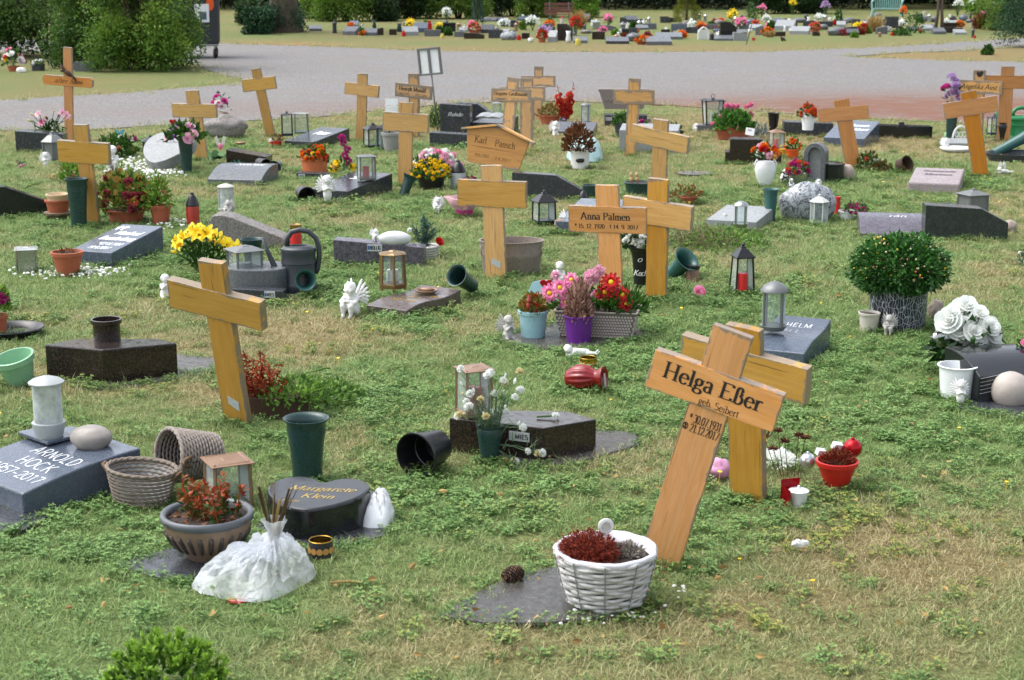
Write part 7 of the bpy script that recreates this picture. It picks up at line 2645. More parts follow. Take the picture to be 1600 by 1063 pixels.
vase('teal green vase standing left of the swirled rock', 1203, 348, 52, 14, M_VASE2, rb=8)
vase('dark green vase in front of the dark green granite stone', 1477, 370, 50, 15, M_VASE, rb=8.5)
boulder('white rock at the right end of the dark green granite stone', 1578, 366, 20, 22, 18, plain('pale_stone', '#9c8f85'), seed=21, cat='stone', name='white_rock')
potplant('white pot of bright orange flowers standing on the dark brown stone near the road', 1262, 204, 11, 8.5, 23, M_WHITEC, L_GREEN, 14, 20, 60, 6, 5, [('puff', 'orange', 10, 4), ('puff', 'coral', 14, 4)], z=20 * G(1263, 213)[2] * .9)
x, y, u = G(1408, 206, .09)
o = thing('dark_figurine', 'tiny dark ornament like a toy truck on the low black stone', 'ornament', (x, y, 19 * G(1414, 217)[2] + .01))
mb = MB()
mb.box((0, 0, 3 * u), (14 * u, 8 * u, 4 * u))
mb.box((0, 0, 7 * u), (8 * u, 6 * u, 4 * u))
mb.build('ornament_body', M_DARKMET, o, bevel=.003)
for q in (-5, 5):
 mb = MB()
 mb.lathe([(0, -.01), (2.4 * u, -.01), (2.4 * u, .01), (0, .01)], 12, R=rotm(PI / 2, 0, 0), c=(q * u, -4 * u, 2 * u))
 mb.build('wheel', M_BLACKP, o)
potplant('dark succulents and heather clump before the leaning orange cross', 1356, 268, 10, 8, 6, M_TERRA, leafm('dark_succulent', '#28331a', '#6a7a3c', .5, .2), 18, 26, 260, 7, 4, [('puff', 'coral', 2, 4), ('puff', 'white', 2, 4)], fc=(0, 0, 3))
potplant('second dark heather clump with a light green tuft right of the leaning orange cross foot', 1380, 270, 8, 7, 5, M_TERRA, leafm('dark_succulent2', '#3a2a1a', '#76703a', .5, .2), 13, 15, 120, 6, 4, [('puff', 'cream', 1, 4)], fc=(0, 0, 3))
x, y, u = G(1406, 270)
o = thing('tipped_basket', 'brown basket tipped over spilling dried petals, right', 'basket', (x, y, 10 * u), (math.radians(70), 0, math.radians(35)))
pot(o, 13 * u, 11 * u, 16 * u, plain('dark_wicker', '#3d2a1e', .8, .4, 90, .6), .1, 0)
mb = MB()
P_, d_ = dome_pts(200, 12 * u, 10 * u, shell=.1)
mb.leaves(P_, d_, .02, .015)
o = mb.build('dried_petals', L_STRAW)
x, y, u = G(1410, 270)
o.location = (x, y, 0)
tagm(o, 'heap of straw coloured dried petals before the tipped basket', 'dried flowers')
# far right corner group
vase('dark vase holding lilac flowers left of the right hand leaning cross', 1485, 224, 56, 10, M_VASE, rb=7)
bouquet('drooping lilac and purple artificial flowers above the dark vase, right', (*GB(1482, 224, .05)[:2], 62 * G(1482, 224)[2]), G(1482, 224)[2], 15, 42, L_DARK, 24, 8, 4, [('puff', 'lilac', 10, 7), ('puff', 'magenta', 5, 6), ('puff', 'purple', 2, 5)])
(x, y, z), u = loc_of(1500, 226, 0, 6)
o = thing('lattice_ornament', 'small white openwork arch beside the leaning cross, right', 'ornament', (x, y, 0))
mb = MB()
mb.tube([(12 * u * math.cos(a), 0, (8 + 20 * math.sin(a)) * u) for a in np.linspace(0, PI, 14)], 1.6 * u, 6)
mb.tube([(-12 * u, 0, 8 * u), (12 * u, 0, 8 * u)], 1.6 * u, 6)
mb.build('arch_rim', M_WHITEP, o)
for k in range(3):
 mb = MB()
 mb.tube([((-6 + 6 * k + 3 * math.cos(a)) * u, 0, (15 + 4 * math.sin(a)) * u) for a in np.linspace(0, 2 * PI, 12, endpoint=False)], .9 * u, 5, closed=True)
 mb.build('scroll', M_WHITEP, o)
wedge('low pale grey stone under the white openwork arch', 1498, 232, 44, 40, 8, 12, -5, 0, GR_LIGHT)
boulder('pale green round ornament behind the small angel, right', 1485, 222, 20, 18, 16, plain('pale_green_glaze', '#86b890', .4, .1), seed=3, amp=.06, cat='ornament', name='green_ornament')
mb = MB()
(x, y, z), u = loc_of(1494, 238, 0, 8)
mb.lathe([(0, 0), (18 * u, 0), (26 * u, 6 * u), (24 * u, 7 * u), (16 * u, 3 * u), (0, 3 * u)], 26)
o = mb.build('white_dish', M_WHITEP, smooth=True)
o.location = (x, y, 0)
tagm(o, 'white oval dish on the ground in front of the pale grey stone, right', 'dish')
wateringcan('bright green watering can with a white sticker at the right edge', 1592, 220, 40, 50, plain('green_plastic', '#1f7a48', .35, .06), 0, 4)
vase('black vase in front of the green watering can', 1564, 222, 30, 9, M_BLACKP, rb=7)
vase('long teal vase lying on the grey tray at the right edge', 1552, 246, 66, 10, M_VASE2, rot=(0, 62, 0), rb=7, lift=6)
mb = MB()
(x, y, z), u = loc_of(1600, 254, 0, 10)
mb.lathe([(0, 0), (50 * u, 0), (56 * u, 12 * u), (54 * u, 12 * u), (48 * u, 4 * u), (0, 4 * u)], 36, sy=.8)
o = mb.build('grey_tray', M_GREYP, smooth=True, angle=40)
o.location = (x, y + .12, 0)
tagm(o, 'wide grey plastic tray at the right edge', 'tray')
cherub('white reclining figure in the weeds in front of the grey tray', 1568, 272, 20, M_WHITEP, 0, 20, 'lie')
# dry twig heap in front of the pale topped stone
x, y, u = G(1100, 388)
o = thing('twig_heap', 'heap of dry grey twigs with green shoots in front of the pale topped stone', 'dead plants', (x, y + .1, 0))
mb = MB()
P_, d_ = dome_pts(1500, .24, .13, shell=.2)
mb.blades(P_, rng.normal(size=(1500, 3)) * [1, 1, .5] + [0, 0, .2], .07, .0022, 0, .3)
mb.build('twigs', leafm('grey_brown_twigs', '#463828', '#8d7a5c', .85, .05), o)
mb = MB()
P_, d_ = dome_pts(700, .3, .11, (.1, -.02, 0), shell=.4)
mb.leaves(P_, d_ + rng.normal(size=(700, 3)) * .5, .03, .014)
mb.build('green_shoots', leafm('weed_leaves', '#3c6424', '#7aa044'), o)['kind'] = 'stuff'
cherub('small child figure half buried in the twig heap', 1132, 356, 22, M_GREYPL, 0, 0, 'stand', wings=False)
bouquet('tuft of blue white flowers at the right edge of the lawn', (*GB(1597, 415, .0)[:2], .0), G(1597, 415)[2], 8, 26, L_BLUE, 40, 7, 3, [('puff', 'white', 5, 3)])

# little fallen things
x, y, u = G(541, 917)
mb = MB()
mb.tube([(-.045, 0, .012), (0, .004, .014), (.045, 0, .012)], .004, 6)
o = mb.build('dry_stick', L_STRAW)
o.location = (x, y, 0)
tagm(o, 'short pale dry stick in the grass below the candle ring', 'stick')
mb = MB()
for i in range(420):
 x, y, u = G(random.uniform(0, 1600), random.uniform(260, 1060) ** 1.0)
 s_ = random.uniform(.012, .03)
 mb.leaves([(x, y, random.uniform(.015, .04))], [(rng.normal(), rng.normal(), rng.normal() * .2)], s_, s_ * random.choice((.15, .5, .6)), tint=random.random())
for (px, py) in ((640, 905), (700, 780), (1006, 749), (790, 735), (960, 760), (520, 560), (1315, 470), (590, 920), (1120, 905), (330, 980), (1040, 1000)):
 x, y, u = G(px, py)
 mb.leaves([(x, y, .03)], [(rng.normal(), rng.normal(), .1)], .035, .02)
o = mb.build('fallen_leaf_litter', L_STRAW)
o['kind'] = 'stuff'

# ------------------------------------------------------------------ beyond: notice frame, waste container, benches
x, y, u = G(684, 205)
o = thing('notice_frame', 'leaning grey metal notice frame with two blank white panes on a thin post', 'sign', (x, y, 0), (0, math.radians(-6), math.radians(-16)))
mb = MB()
mb.tube([(0, 0, -.1), (0, 0, 130 * u)], 1.3 * u, 8)
mb.build('post', M_GREYMET, o, smooth=True)
for (a, b_, c, d) in ((-17, 0, 3, 42), (0, 0, 4, 42), (17, 0, 3, 42)):
 mb = MB()
 mb.box((a * u, -.02, 108 * u), (c * u, .02, d * u))
 mb.build('frame_bar', M_GREYMET, o, bevel=.002)
for zz in (88.5, 127.5):
 mb = MB()
 mb.box((0, -.021, zz * u), (37 * u, .021, 3 * u))
 mb.build('frame_rail', M_GREYMET, o, bevel=.002)
for a in (-8.5, 8.7):
 mb = MB()
 mb.box((a * u, -.014, 108 * u), (13 * u, .006, 37 * u))
 mb.build('white_panel', M_WHITEC, o)
mb = MB()
mb.box((0, .0, 108 * u), (37 * u, .012, 41 * u))
mb.build('back_plate', M_GREYMET, o)
mb = MB()
x, y, u = G(682, 202)
P_, d_ = dome_pts(260, 12 * u, 36 * u, shell=.1)
mb.leaves(P_, d_ * .4 + rng.normal(size=(260, 3)) * .3 + [0, 0, 1], .06, .012)
o = mb.build('tall_weeds', L_GREEN)
o.location = (x, y, 0)
tagm(o, 'tall weeds at the foot of the notice frame', 'weeds')

# dark waste container on castors
x, y, u = G(330, 92)
o = thing('waste_container', 'dark wheeled waste container with an orange sticker behind the big left bush', 'waste container', (x - .1, y, 0), (0, 0, .15))
W_, H_ = 60 * u, 115 * u
mb = MB()
mb.prism([(-W_, 22 * u), (22 * u, 22 * u), (24 * u, H_), (-W_ - 2 * u, H_)], 0, .8)
mb.build('bin_body', plain('dark_grey_container', '#2c2f33', .5, .15, 5, .05), o, bevel=.03)
mb = MB()
mb.prism([(-W_ - 4 * u, H_), (26 * u, H_), (24 * u, H_ + 6 * u), (-W_, H_ + 10 * u)], -.03, .84)
mb.build('lid', M_DARKMET, o, bevel=.02)
mb = MB()
mb.box((-4 * u, -.03, 21 * u), (50 * u, .06, 3 * u))
mb.build('bumper_bar', M_ALU, o, bevel=.005)
mb = MB()
mb.box((-3 * u, -.005, 70 * u), (22 * u, .008, 28 * u))
mb.build('notice_sticker', M_WHITEC, o)
mb = MB()
mb.box((-1 * u, -.011, 66 * u), (10 * u, .004, 12 * u))
mb.build('sticker_print', plain('print_blue_grey', '#4a5a70', .5), o)
mb = MB()
mb.lathe([(0, -.004), (6 * u, -.004), (6 * u, 0), (0, 0)], 24, sy=1.7, R=rotm(PI / 2, 0, 0), c=(10 * u, -.006, 84 * u))
mb.build('orange_sticker', M_ORANGE, o)
for (a, b_) in ((15, .05), (15, .75), (-50, .05), (-50, .75)):
 mb = MB()
 mb.lathe([(0, -.02), (7 * u, -.02), (8 * u, -.015), (8 * u, .015), (7 * u, .02), (0, .02)], 24, R=rotm(0, PI / 2, .3), c=(a * u, b_, 8 * u))
 mb.build('wheel', M_BLACKP, o, smooth=True, angle=40)
 mb = MB()
 mb.box((a * u, b_, 17 * u), (3 * u, .06, 8 * u))
 mb.build('castor_fork', M_ALU, o)

# slatted wooden bench, far
x, y, u = G(874, 32)
o = thing('park_bench', 'brown slatted park bench in front of the far hedge', 'bench', (x, y, 0), (0, 0, .05))
mw = plain('bench_brown', '#6b4238', .7, .2, 10, .1)
for i, (zz, yy) in enumerate(((13.5, 6), (18.5, 7.5), (24.5, 9))):
 mb = MB()
 mb.box((0, yy * u, zz * u), (46 * u, 1.2 * u, 4.2 * u))
 mb.build('back_slat', mw, o)
for yy in (-6, -1.5, 3):
 mb = MB()
 mb.box((0, yy * u, 9.5 * u), (46 * u, 3.6 * u, 1.6 * u))
 mb.build('seat_slat', mw, o)
for q in (-15, 15):
 mb = MB()
 mb.box((q * u, 7 * u, 14 * u), (2 * u, 1.6 * u, 28 * u))
 mb.build('leg', M_GREYMET, o)
 mb = MB()
 mb.box((q * u, -6 * u, 4.2 * u), (2 * u, 1.6 * u, 8.6 * u))
 mb.build('leg', M_GREYMET, o)
 mb = MB()
 mb.box((q * u, 0, 8 * u), (2 * u, 14 * u, 1.4 * u))
 mb.build('seat_bearer', M_GREYMET, o)
# pale green plastic bench
x, y, u = G(1386, 26)
o = thing('garden_bench', 'pale green plastic garden bench with curved slatted back', 'bench', (x, y, 0), (0, 0, -.35))
mp = plain('pale_green_plastic', '#7fa7a2', .45, .06, 10, .03)
for i in range(13):
 t = i / 12
 mb = MB()
 hh = 26 + 7 * math.sin(PI * t)
 mb.box(((-20 + 40 * t) * u, 9 * u, (11 + hh / 2) * u), (1.9 * u, 1.2 * u, hh * u), R=rotm(.18, 0, 0))
 mb.build('back_slat', mp, o)
mb = MB()
mb.tube([((-21 + 42 * t) * u, 11 * u, (38 + 7 * math.sin(PI * t)) * u) for t in np.linspace(0, 1, 12)], 1.6 * u, 6)
mb.build('top_rail', mp, o)
for yy in range(4):
 mb = MB()
 mb.box((0, (-9 + 5 * yy) * u, 12 * u), (42 * u, 4 * u, 1.5 * u))
 mb.build('seat_slat', mp, o)
for q in (-1, 1):
 for yy in (-10, 8):
  mb = MB()
  mb.tube([(q * 21 * u, yy * u, 12 * u), (q * 23 * u, yy * 1.15 * u, 0)], 1.8 * u, 6)
  mb.build('leg', mp, o)
 mb = MB()
 mb.tube([(q * 22 * u, -10 * u, 12 * u), (q * 23 * u, -10 * u, 22 * u), (q * 23 * u, -2 * u, 24 * u), (q * 22 * u, 10 * u, 27 * u)], 1.7 * u, 6)
 mb.build('armrest', mp, o)
# blackbird on the far lawn
x, y, u = G(1223, 66)
o = thing('blackbird', 'small brown bird standing on the far lawn', 'bird', (x, y, 0), (0, 0, .6))
mb = MB()
mb.ball((0, 0, 4.4 * u), (4.2 * u, 2.4 * u, 2.4 * u), 12, 8, R=rotm(0, -.35, 0))
mb.ball((-3.4 * u, 0, 7 * u), 1.7 * u, 10, 7)
mb.tube([(-2 * u, 0, 5.5 * u), (-3.4 * u, 0, 7 * u)], 1.5 * u, 8)
mb.tube([(3 * u, 0, 3.6 * u), (7 * u, 0, 2.2 * u)], [1.4 * u, .9 * u], 6)
for q in (-1, 1):
 mb.tube([(0, q * .8 * u, 3 * u), (-.4 * u, q * .8 * u, 0)], .3 * u, 4)
mb.build('body', plain('bird_brown', '#2e201a', .7), o, smooth=True)
mb = MB()
mb.lathe([(.5 * u, 0), (0, 2 * u)], 6, c=(-4.9 * u, 0, 7 * u), R=rotm(0, -PI / 2, 0))
mb.build('beak', PET['orange'], o)

# ------------------------------------------------------------------ far grave rows across the road
FM = {'grey': GR_MID, 'dark': GR_DARK, 'black': GR_BLACK, 'brown': GR_BROWN, 'pale': GR_LIGHT, 'blue grey': GR_BLUE, 'rough grey': GR_ROUGH}
FAR = '''wedge|grey|493|49|20|9;wedge|grey|545|55|22|13;wedge|grey|579|56|20|11;block|brown|594|55|11|11;pot|orange|569|56|13|5;block|brown|614|55|12|9;wedge|pale|643|56|22|14;wedge|blue grey|657|51|22|15;block|grey|676|57|26|10
block|black|702|50|20|14;block|grey|718|58|16|8;block|brown|740|61|31|9;pot|coral|741|55|17|18;wedge|dark|761|52|20|13;block|dark|774|60|22|13;rock|pale|794|63|27|13;block|brown|821|61|12|9;pot|red|847|67|13|19;wedge|pale|862|66|14|18
block|brown|882|64|24|26;flowers|red|899|56|16|30;wedge|grey|907|68|22|10;block|brown|935|62|20|12;wedge|dark|965|69|36|10;rock|grey|988|65|24|13;wedge|grey|1030|71|40|13;bowl|orange|1005|70|22|12;block|blue grey|1060|52|24|14;wedge|grey|1045|62|42|10
arch|white|1099|62|16|19;block|black|1138|62|26|27;block|pale|1157|64|22|13;wedge|grey|1130|64|28|8;block|grey|1186|55|12|14;basket|orange|1200|57|18|12;wedge|pale|1248|54|30|12;rock|grey|1306|56|29|13;block|dark|1330|51|22|9;pot|coral|1274|50|16|13
wedge|pale|1225|48|30|16;pot|red|1350|53|13|14;block|dark|1394|44|20|17;block|black|1407|49|10|8;block|brown|1486|43|28|7;rock|brown|1452|47|20|6;pot|orange|1501|43|12|8;rock|grey|1446|34|12|9;rock|grey|1460|35|13|9;rock|blue grey|1505|33|14|10;rock|grey|1516|36|16|6;rock|brown|1490|34|12|9
block|grey|950|48|26|8;block|dark|985|52|22|8;block|grey|1015|46|22|9;block|dark|1080|52|20|9;block|grey|1110|46|22|8;block|grey|1165|46|20|10;block|dark|1290|42|24|8;rock|grey|1250|36|22|8;rock|grey|1325|36|22|8;rock|blue grey|1176|38|20|8;block|grey|1215|40|18|8;block|dark|1040|36|16|8;block|dark|1000|38|18|8;wedge|grey|762|34|26|6;block|grey|560|46|14|7
lantern|dark|1112|63|8|12;lantern|brown|963|67|9|14;lantern|blue grey|973|52|10|18;lantern|grey|932|46|14|15;lantern|grey|1014|38|6|12;lantern|grey|1093|34|6|13;lantern|grey|1102|34|6|12;lantern|dark|697|45|8|14;lantern|brown|717|47|8|12;lantern|grey|1289|36|8|13;lantern|dark|523|52|8|20;lantern|brown|748|52|9|15
candle|red|631|57|7|8;candle|red|811|63|7|8;candle|red|1100|61|5|6;candle|red|1373|49|5|5;candle|yellow|691|60|6|7;candle|yellow|903|71|9|11;candle|red|809|42|5|7;candle|red|671|48|8|15
vase|dark|585|45|7|12;vase|dark|624|50|9|13;vase|dark|914|50|5|11;vase|white|888|67|9|18;vase|white|926|42|7|10;vase|dark|865|54|7|12
statue|white|565|48|6|9;statue|white|629|50|6|8;statue|white|829|66|9|7;statue|white|980|46|5|11;statue|white|1123|61|9|12;statue|white|1304|34|5|8;statue|white|1353|42|8|11;statue|grey|1387|50|12|9;statue|grey|878|40|6|12;statue|white|726|50|6|11;statue|white|1172|51|7|6;statue|grey|1234|42|8|12;statue|grey|1444|26|5|9;statue|white|1484|28|4|6;statue|white|1006|42|6|12;statue|white|1235|52|5|9
flowers|orange|548|48|9|11;flowers|yellow|641|43|13|12;flowers|lilac|620|26|7|6;flowers|white|698|38|12|20;flowers|yellow|687|48|12|11;flowers|pink|737|42|8|8;flowers|white|788|42|20|11;flowers|white|832|48|20|22;flowers|orange|858|42|16|9;flowers|pink|950|44|13|21;flowers|white|1080|46|11|13;flowers|orange|1095|46|15|9;flowers|pink|1158|48|16|20;flowers|yellow|1145|38|15|22;flowers|white|1197|34|12|9;flowers|white|1226|20|14|12;flowers|yellow|1238|24|9|12;flowers|lilac|1289|28|11|10;flowers|white|1280|32|16|9;flowers|pink|1190|28|12|7;flowers|yellow|1341|44|13|7;flowers|red|1305|40|10|5;flowers|white|1410|41|10|9;flowers|orange|1411|28|10|16;flowers|white|1496|26|14|19;flowers|white|1518|24|12|9;flowers|pink|1537|30|9|12;flowers|coral|1180|40|10|7;flowers|white|1372|26|8|5;flowers|orange|1066|60|12|10;flowers|pink|1202|44|10|6;flowers|coral|1126|38|9|8;flowers|pink|942|50|10|6
herb|straw|1366|50|16|30;herb|green|1427|52|34|34;herb|green|1408|56|30|10;herb|green|1175|34|20|30;herb|green|1310|40|12|26;herb|green|1205|46|12|12;herb|straw|905|46|14|34;herb|rust|1531|46|18|30;herb|green|1112|44|14|10;herb|green|700|56|10|12;herb|green|560|54|18|12;herb|green|1272|48|14|9;herb|green|990|44|10|9;herb|green|1543|86|16|14'''
rows = [r.split('|') for L in FAR.split('\n') for r in L.split(';')]
rows = [(k, c, float(a), float(b_), float(w), float(h)) for k, c, a, b_, w, h in rows]
T_ = ['leftmost', 'second', 'third', 'fourth', 'fifth', 'sixth', 'seventh', 'eighth', 'ninth', 'tenth', 'eleventh', 'twelfth', 'thirteenth', 'fourteenth', 'fifteenth', 'sixteenth', 'seventeenth', 'eighteenth', 'nineteenth']
T2 = ('twenty', 'thirty', 'forty', 'fifty')
ORD = [T_[i - 1] if i < 20 else (T2[i // 10 - 2] + (' ' + ('first' if i % 10 == 1 else T_[i % 10 - 1]) if i % 10 else 'th')) for i in range(1, 60)]
ORD = [ORD[0]] + [q.replace('yth', 'ieth') + ' from left' for q in ORD[1:]]
r9 = random.Random(5)
for i in range(150):
 a_, b_ = r9.uniform(500, 1545), r9.uniform(31, 60)
 if b_ > 47 and 640 > a_:
  continue
 if b_ < 40 and a_ < 760:
  continue
 k_ = r9.choice(('wedge', 'wedge', 'block', 'block', 'rock', 'flowers', 'wedge', 'lantern', 'lantern', 'statue', 'herb', 'candle', 'vase'))
 c_ = {'wedge': ('grey', 'dark', 'pale', 'blue grey'), 'block': ('grey', 'dark', 'black', 'brown'), 'rock': ('grey', 'rough grey'), 'flowers': ('white', 'pink', 'oldpink', 'salmon', 'cream', 'lilac'), 'lantern': ('dark', 'grey', 'brown'), 'statue': ('white', 'grey'), 'herb': ('green', 'green', 'straw', 'rust'), 'candle': ('red',), 'vase': ('dark', 'white')}[k_]
 w_ = {'wedge': 20, 'block': 16, 'rock': 15, 'flowers': 7, 'lantern': 7, 'statue': 5, 'herb': 11, 'candle': 5, 'vase': 5}[k_] * r9.uniform(.7, 1.25)
 h_ = {'wedge': 8, 'block': 9, 'rock': 8, 'flowers': 7, 'lantern': 11, 'statue': 8, 'herb': 10, 'candle': 6, 'vase': 9}[k_] * r9.uniform(.7, 1.3)
 rows.append((k_, r9.choice(c_), round(a_, 1), round(b_, 1), round(w_, 1), round(h_, 1)))
NOUN = {'wedge': ('gravestone', 'slanted stone', 'gravestone'), 'block': ('gravestone', 'block stone', 'gravestone'), 'rock': ('boulder', 'rounded stone', 'rock'), 'pot': ('flower_pot', 'flowering pot', 'potted plant'), 'bowl': ('flower_bowl', 'flower bowl', 'potted plant'), 'basket': ('flower_basket', 'flower basket', 'basket'), 'arch': ('arched_shrine', 'arched open shrine', 'shrine'),
  'lantern': ('lantern', 'little lantern', 'lantern'), 'candle': ('grave_candle', 'grave candle', 'candle'), 'vase': ('grave_vase', 'slim vase', 'vase'), 'statue': ('angel_figure', 'little statue', 'statue'), 'flowers': ('bouquet', 'bunch of flowers', 'flowers'), 'herb': ('tall_plant', 'leafy clump', 'plant')}
GRP = {'wedge': 'far slanted gravestones', 'block': 'far block gravestones', 'rock': 'far rounded stones', 'pot': 'far flowering pots', 'lantern': 'far lanterns', 'candle': 'far grave candles', 'vase': 'far vases', 'statue': 'far statues', 'flowers': 'far bunches of flowers', 'herb': 'far leafy plants'}
seen = {}
for k, c, a, b_, w, h in sorted(rows, key=lambda r: r[2]):
 seen.setdefault((k, c), []).append((a, b_))
for k, c, px, py, w, h in rows:
 lst = seen[(k, c)]
 i = lst.index((px, py))
 nm, noun, cat = NOUN[k]
 lab = ('%s %s across the road' % (c, noun)) + ('' if len(lst) == 1 else ', %s of its colour and kind' % ORD[i])
 x, y, u = G(px, py)
 mcol = FM.get(c)
 if k in ('wedge', 'block', 'rock', 'arch', 'lantern', 'candle', 'vase', 'statue', 'herb'):
  mb = MB()
  W_, H_ = w * u, h * u
  yaw = random.uniform(-.35, .2)
  if k == 'wedge':
   D_ = W_ * .8
   mb.prism([(0, -.02), (0, H_ * .45), (D_, H_), (D_, -.02)], -W_ / 2, W_ / 2, 'x')
   o = mb.build(nm, mcol, bevel=.006)
  elif k == 'block':
   p = random.choice((0, 0, 1, 2))
   P = [(-W_ / 2, -.02), (W_ / 2, -.02), (W_ / 2, H_ * (1, .7, 1)[p]), (W_ * .1, H_), (-W_ / 2, H_ * (1, 1, .8)[p])]
   mb.prism(P, 0, max(.12, W_ * .35))
   o = mb.build(nm, mcol, bevel=.006)
  elif k == 'rock':
   mb.ball((0, W_ * .3, H_ * .42), (W_ / 2, W_ * .35, H_ * .56), 18, 12, amp=.22, fr=1.8, seed=px)
   o = mb.build(nm, GR_SWIRL if c == 'pale' else mcol, smooth=True)
  elif k == 'arch':
   mb.tube([(-W_ / 2, 0, 0), (-W_ / 2, 0, H_ * .6), (-W_ * .3, 0, H_ * .85), (0, 0, H_), (W_ * .3, 0, H_ * .85), (W_ / 2, 0, H_ * .6), (W_ / 2, 0, 0)], 1.4 * u, 6)
   mb.box((0, .08, H_ * .4), (W_, .02, H_ * .8))
   o = mb.build(nm, M_WHITEP)
  elif k == 'lantern':
   mm = {'dark': M_DARKMET, 'brown': M_COPPER, 'grey': M_ALU, 'blue grey': M_GREYMET}[c]
   mb.lathe([(W_ * .5, 0), (W_ * .5, H_ * .12), (W_ * .4, H_ * .14), (W_ * .4, H_ * .7), (W_ * .6, H_ * .74), (W_ * .15, H_ * .93), (W_ * .1, H_), (0, H_)], 8)
   o = mb.build(nm, mm)
  elif k == 'candle':
   mb.lathe([(W_ * .45, 0), (W_ * .5, H_ * .1), (W_ * .5, H_ * .75), (W_ * .3, H_ * .8), (W_ * .35, H_), (0, H_)], 12)
   o = mb.build(nm, M_RED if c == 'red' else plain('yellow_candle', '#cfc05a', .4), smooth=True, angle=40)
  elif k == 'vase':
   mb.lathe([(W_ * .35, 0), (W_ * .5, H_ * .25), (W_ * .3, H_ * .7), (W_ * .45, H_), (W_ * .38, H_), (0, H_ * .6)], 16)
   o = mb.build(nm, M_WHITEC if c == 'white' else M_VASE, smooth=True)
  elif k == 'statue':
   mb.ball((0, 0, H_ * .3), (W_ * .42, W_ * .38, H_ * .34), 12, 8, amp=.2, seed=px)
   mb.ball((0, -W_ * .05, H_ * .6), (W_ * .3, W_ * .26, H_ * .22), 12, 8)
   mb.ball((0, -W_ * .08, H_ * .86), (W_ * .2, W_ * .2, H_ * .15), 12, 8)
   for q in (-1, 1):
    mb.ball((q * W_ * .35, W_ * .2, H_ * .6), (W_ * .2, W_ * .06, H_ * .28), 8, 6, R=rotm(0, q * .4, 0))
    mb.tube([(q * W_ * .3, 0, H_ * .68), (q * W_ * .1, -W_ * .35, H_ * .5)], W_ * .09, 6)
   o = mb.build(nm, M_WHITEP if c == 'white' else M_GREYPL, smooth=True)
  else:
   n_ = 260
   P_, d_ = dome_pts(n_, W_ / 2, H_, shell=.15)
   if c == 'green':
    mb.leaves(P_, d_ + rng.normal(size=(n_, 3)) * .6, .07, .04)
    o = mb.build(nm, random.choice((L_GREEN, L_LIGHT)))
   else:
    P_[:, 2] *= .3
    mb.blades(P_, d_ * .5 + rng.normal(size=(n_, 3)) * .2 + [0, 0, 1], H_ * .8, .014, 0, .3)
    o = mb.build(nm, L_STRAW if c == 'straw' else L_RUST)
  o.location = (x, y, 0)
  o.rotation_euler[2] = yaw
  tagm(o, lab, cat, GRP.get(k))
 elif k in ('pot', 'bowl', 'basket'):
  o = thing(nm, lab, cat, (x, y + .1, 0), 0, GRP.get(k))
  mb = MB()
  pot_body(mb, w / 2 * u, w * .38 * u, h * .4 * u)
  mb.build('pot', M_TERRA if k != 'basket' else M_STRAWR, o, smooth=True, angle=40)
  mb = MB()
  n_ = 160
  P_, d_ = dome_pts(n_, w * .5 * u, h * .6 * u, (0, 0, h * .35 * u))
  mb.leaves(P_, d_, .05, .03)
  mb.build('foliage', L_GREEN, o)
  mb = MB()
  P_, d_ = dome_pts(90, w * .52 * u, h * .62 * u, (0, 0, h * .38 * u), shell=.97)
  mb.leaves(P_, d_ + rng.normal(size=(90, 3)) * .7, .06, .05)
  mb.build('blossoms', PET[c], o)
 else:
  o = thing(nm, lab, cat, (x, y, 0), 0, GRP.get(k))
  hh = h * u
  z0 = hh * .5 if h > 14 else hh * .2
  lift = {698: .1, 1226: .35, 1238: .3, 1289: .3, 1518: .35, 1496: .15, 620: .35, 1190: .25}.get(int(px), 0)
  z0 += lift
  mb = MB()
  for i in range(7):
   mb.tube([(0, 0, 0), (random.uniform(-.4, .4) * w * u, random.uniform(-.1, .1), z0 + random.uniform(0, .6) * (hh - z0 if hh > z0 else .1))], .006, 4)
  P_, d_ = dome_pts(60, w * .4 * u, hh * .5, (0, 0, max(.02, z0 - .05)), shell=.2)
  mb.leaves(P_, d_ + [0, 0, .3], .07, .035)
  mb.build('greenery', L_GREEN, o)
  mb = MB()
  n_ = 90
  P_, d_ = dome_pts(n_, w * .5 * u, max(.04, (hh - (z0 - lift)) if h > 14 else hh * .8), (0, 0, z0), shell=.7)
  mb.leaves(P_ + rng.normal(size=(n_, 3)) * .015, d_ + rng.normal(size=(n_, 3)) * .6, .065, .055)
  mb.build('blossoms', PET[c], o)
# heart on a stick
x, y, u = G(1166, 70)
o = thing('heart_pick', 'small red heart on a leaning stick at the near edge of the far lawn', 'garden pick', (x, y, 0), (0, math.radians(14), 0))
mb = MB()
mb.tube([(0, 0, 0), (0, 0, 32 * u)], .7 * u, 5)
mb.build('stick', M_DARKMET, o)
mb = MB()
mb.prism([((a * .035 + 9) * u, (b_ * .035 + 8) * u) for a, b_ in HS], -.01, .01)
mb.build('heart', M_RED, o)
# left: flowers in front of the bush edge
potplant('brown trough of pink and white artificial flowers at the bush edge, far left', 22, 112, 10, 8, 8, M_TERRA, L_GREEN, 16, 26, 80, 8, 4, [('rose', 'pink', 4, 6), ('rose', 'white', 3, 6), ('puff', 'yellow', 1, 4), ('puff', 'coral', 2, 4)], fc=(0, 0, 10))
potplant('low brown planter with white flowers next to the trough at the bush edge', 60, 111, 11, 10, 10, M_GREYP, L_GREEN, 10, 7, 40, 5, 3, [('puff', 'white', 5, 3.5)])
upright('grey low stone half hidden under the left bush', 132, 112, [(-16, 0), (18, 0), (18, 14), (-16, 15)], 20, 0, GR_MID)
boulder('white stone at the foot of the left trough', 33, 114, 16, 8, 8, PEBBLE_W, seed=44, cat='stone', name='white_stone')

